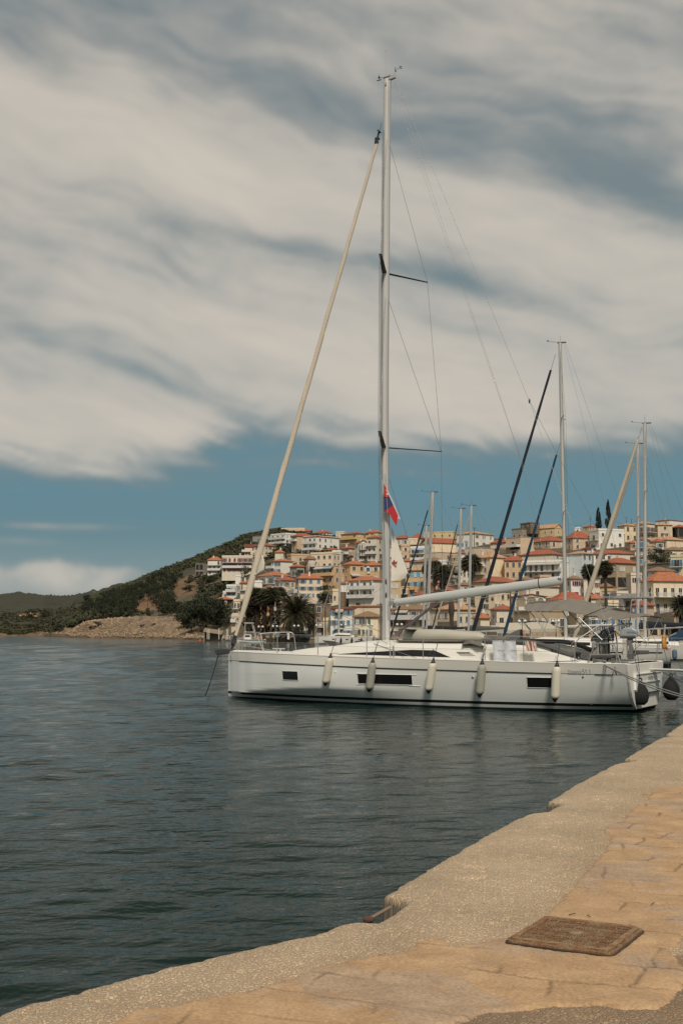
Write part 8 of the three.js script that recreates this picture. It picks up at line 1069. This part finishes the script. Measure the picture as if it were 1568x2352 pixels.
sailboat({ label: 'boat with a black mainsail cover beyond the dinghy, taller of the close pair of masts', bow: 905, D: 133, L: 12, beta: 16, mast: [993, 1130, 980, 1440, 0.17], spr: [0.32, 0.62], jibs: [{ top: [982, 1172], foot: [915, 1400], r: 0.12, c: navy, low: 1 }], boom: 4.2, cover: [0.02, 0.018, 0.018] });
sailboat({ label: 'boat with the shorter mast of the close pair, seen above the boom', bow: 915, D: 150, L: 10.5, beta: 16, mast: [979, 1207, 971, 1440, 0.15], spr: [0.45], jibs: [], boom: 3.4, cover: greyC });
sailboat({ label: 'boat with a dark furled jib, left of the twin masts over the boom', bow: 996, D: 141, L: 11.4, beta: 16, mast: [1058, 1168, 1052, 1432, 0.15], spr: [0.4], jibs: [{ top: [1050, 1205], foot: [1008, 1380], r: 0.085, c: navy, low: 1 }], boom: 3.8, cover: [0.03, 0.028, 0.027] });
sailboat({ label: 'boat with a thin beige furled jib, right of the twin masts over the boom', bow: 1000, D: 126, L: 11.8, beta: 16, mast: [1082, 1161, 1076, 1440, 0.14], spr: [0.4], jibs: [{ top: [1078, 1185], foot: [1006, 1410], r: 0.09, c: [0.5, 0.4, 0.3], low: 1 }], boom: 4, cover: [0.1, 0.095, 0.09], hood: [0.1, 0.1, 0.1], bimini: [0.04, 0.038, 0.036] });
const far = sailboat({ label: 'white yacht with slim portlights moored at the far waterfront left of the mast', bow: 723, D: 236, L: 11.6, beta: 12, fb: 1.6, ch: 0.65, mast: [781, 1296, 777.5, 1452, 0.2], spr: [0.5], jibs: [{ top: [772, 1312], foot: [724, 1452], r: 0.1, c: [0.35, 0.3, 0.25], low: 1 }], boom: 4, hood: [0.3, 0.27, 0.22], bimini: [0.4, 0.36, 0.3], portlights: [0.32, 0.55, 0.76] });
for (const [x, l] of [[783, 'small black fender on the far white yacht, nearest its bow'], [808, 'small black fender amidships on the far white yacht'], [830, 'small black fender near the cockpit of the far white yacht'], [857, 'small blue fender at the stern of the far white yacht']]) { far.t.updateMatrixWorld(true); const p = far.f.L(x, 1470, 1.78), t = thing('fender', l, 'fender', far.t.localToWorld(p.clone().setZ(far.hbb(p.x, 0.9) + 0.2)), -far.f.beta); obj('body', [lathe([[0, -0.55], [0.12, -0.45], [0.2, -0.25], [0.2, 0.1], [0.1, 0.35], [0, 0.4]], 12)], x > 850 ? M(0.05, 0.09, 0.15, 0.7) : black, t); obj('lanyard', [bar(V(0, 0.35, 0), V(0, 0.9, -0.15), 0.03, 4)], ropeDark, t); }
// little fishing boat behind the bow
{
  const p = at(...zp('2', 570, 1462), 268).setY(0), t = thing('fishing_boat', 'small white and teal fishing boat with a pale gantry behind the yacht bow', 'fishing boat', p, -0.1), L = 6.2, hbf = hullOf(L, 1.1, (x) => lerp(1.05, 0.8, sm(0, 0.4, x / L)), (u) => 0.25, (u) => 0.85), X = stations(L, 16);
  obj('hull', skin(hbf, L, X, [-0.2, 0, 0.2, 0.45, (x) => lerp(1.05, 0.8, sm(0, 0.4, x / L))]), gelMatt, t); obj('sheer_band', skin((x, y) => hbf(x, y) + 0.03, L, X, [(x) => lerp(0.8, 0.55, sm(0, 0.4, x / L)), (x) => lerp(0.98, 0.74, sm(0, 0.4, x / L))]), M(0.03, 0.15, 0.17, 0.6), t); obj('deck', loft(X.map((x) => [-1, 1].map((k) => V(x, 0.7, k * hbf(x, 0.7))))), gelMatt, t);
  obj('cabin', [rbox(1.5, 1.2, 1.3, 0.08, 2.4, 1.25, 0)], gelMatt, t); obj('cabin_window', [box(1.1, 0.4, 1.34, 2.4, 1.5, 0)], smoked, t);
  obj('gantry', [bar(V(1.6, 0.8, 0.8), V(1.9, 4.3, 0.7), 0.06, 6), bar(V(4.2, 0.8, 0.8), V(3.4, 4.3, 0.7), 0.06, 6), bar(V(1.6, 0.8, -0.8), V(1.9, 4.3, -0.7), 0.06, 6), bar(V(4.2, 0.8, -0.8), V(3.4, 4.3, -0.7), 0.06, 6), box(2.0, 0.16, 1.7, 2.65, 4.35, 0), bar(V(1.8, 2.4, 0.75), V(3.8, 2.4, 0.75), 0.05, 6)], trimWhite, t); obj('net_float', [new THREE.SphereGeometry(0.2, 8, 6).translate(4.6, 0.95, 0.3), new THREE.SphereGeometry(0.2, 8, 6).translate(1.0, 1.15, 0)], M(0.5, 0.07, 0.03, 0.6), t);
}
// people on the next boats, each one continuous surface
function bodyGeo(joints, bones, res = 56) {
  const mc = new MarchingCubes(res, new THREE.MeshBasicMaterial(), false, false, 60000), S = 1.05; mc.isolation = 0;
  const cap = bones.map(([a, b, r0, r1]) => [joints[a], joints[b], r0, r1]);
  for (let k = 0; k < res; k++) for (let j = 0; j < res; j++) for (let i = 0; i < res; i++) {
    const p = V((i / res * 2 - 1) * S, (j / res * 2 - 1) * S, (k / res * 2 - 1) * S); let s = 0;
    for (const [a, b, r0, r1] of cap) { const ab = b.clone().sub(a), t = clamp(p.clone().sub(a).dot(ab) / ab.lengthSq(), 0, 1), d = p.distanceTo(a.clone().addScaledVector(ab, t)) - lerp(r0, r1, t); s += Math.exp(-d * 34); }
    mc.field[i + j * res + k * res * res] = Math.log(Math.max(s, 1e-12)) / 34;
  }
  mc.update(); const n = mc.count ?? mc.geometry.drawRange.count, g = new THREE.BufferGeometry(); g.setAttribute('position', new THREE.BufferAttribute(Float32Array.from(mc.positionArray.subarray(0, n * 3), (v) => v * S), 3)); g.setAttribute('normal', new THREE.BufferAttribute(Float32Array.from(mc.normalArray.subarray(0, n * 3)), 3)); return flat(g);
}
{
  const J = { head: V(0, 0.72, 0.02), neck: V(0, 0.58, 0), chest: V(0, 0.42, 0), hip: V(0, 0.06, 0), sl: V(-0.19, 0.5, 0), sr: V(0.19, 0.5, 0), el: V(-0.3, 0.26, 0.02), er: V(0.29, 0.25, 0.06), wl: V(-0.3, 0.02, 0.1), wr: V(0.2, 0.06, 0.24), fl: V(-0.3, -0.08, 0.13), fr: V(0.14, 0.06, 0.33), hl: V(-0.1, 0.02, 0), hr: V(0.1, 0.02, 0), kl: V(-0.11, -0.4, 0.03), kr: V(0.12, -0.4, 0.05), al: V(-0.11, -0.82, -0.02), ar: V(0.13, -0.82, 0), tl: V(-0.12, -0.88, 0.14), tr: V(0.15, -0.88, 0.15), chin: V(0, 0.66, 0.07) };
  const bones = [['neck', 'head', 0.055, 0.1], ['head', 'chin', 0.1, 0.06], ['neck', 'chest', 0.06, 0.15], ['sl', 'sr', 0.075, 0.075], ['chest', 'hip', 0.15, 0.13], ['sl', 'el', 0.055, 0.042], ['sr', 'er', 0.055, 0.042], ['el', 'wl', 0.042, 0.03], ['er', 'wr', 0.042, 0.03], ['wl', 'fl', 0.035, 0.025], ['wr', 'fr', 0.035, 0.025], ['hl', 'kl', 0.09, 0.06], ['hr', 'kr', 0.09, 0.06], ['kl', 'al', 0.058, 0.036], ['kr', 'ar', 0.058, 0.036], ['al', 'tl', 0.04, 0.032], ['ar', 'tr', 0.04, 0.032]];
  const body = bodyGeo(J, bones), skinM = M(0.42, 0.23, 0.14, 0.7), hairM = M(0.05, 0.035, 0.025, 0.9);
  const person = (px, py, d, turn, shorts, label, shirt) => { const p = at(px, py, d), t = thing('person', label, 'person', p, turn); obj('body', body, skinM, t); const cut = (y0, y1, r) => { const src = body.attributes.position, nn = body.attributes.normal, pos = []; for (let i = 0; i < src.count; i += 3) { let ok = true; for (let k = 0; k < 3; k++) { const y = src.getY(i + k), x = Math.abs(src.getX(i + k)); if (y < y0 || y > y1 || x > 0.235) ok = false; } if (ok) for (let k = 0; k < 3; k++) pos.push(src.getX(i + k) + nn.getX(i + k) * r, src.getY(i + k) + nn.getY(i + k) * r, src.getZ(i + k) + nn.getZ(i + k) * r); } const g = new THREE.BufferGeometry(); g.setAttribute('position', new THREE.Float32BufferAttribute(pos, 3)); g.computeVertexNormals(); return flat(g); }; obj('shorts', cut(-0.36, 0.12, 0.014), M(...shorts, 0.9, { side: THREE.DoubleSide }), t); if (shirt) obj('shirt', cut(0.08, 0.56, 0.014), M(...shirt, 0.9, { side: THREE.DoubleSide }), t); obj('hair', [new THREE.SphereGeometry(0.108, 12, 8, 0, 6.283, 0, 1.7).rotateX(-0.35).translate(0, 0.745, 0)], hairM, t); };
  person(...zp('7', 195, 1080), 128, 0.6, [0.03, 0.035, 0.05], 'person in dark shorts with bare tanned back, left of a pair under the canopy lamp'); person(...zp('7', 285, 1076), 127, -0.8, [0.05, 0.03, 0.03], 'person with bare tanned chest standing right of the dark shorts person'); person(...zp('3', 1130, 1400), 240, 0.2, [0.1, 0.1, 0.14], 'person in a pink shirt on the waterfront right of the mast', [0.5, 0.3, 0.28]); person(...zp('2', 985, 1432), 281, 0.4, [0.08, 0.08, 0.09], 'person in a yellow green vest near the street lamp left of the date palm', [0.4, 0.45, 0.08]);
}
renderer.render(scene, camera);
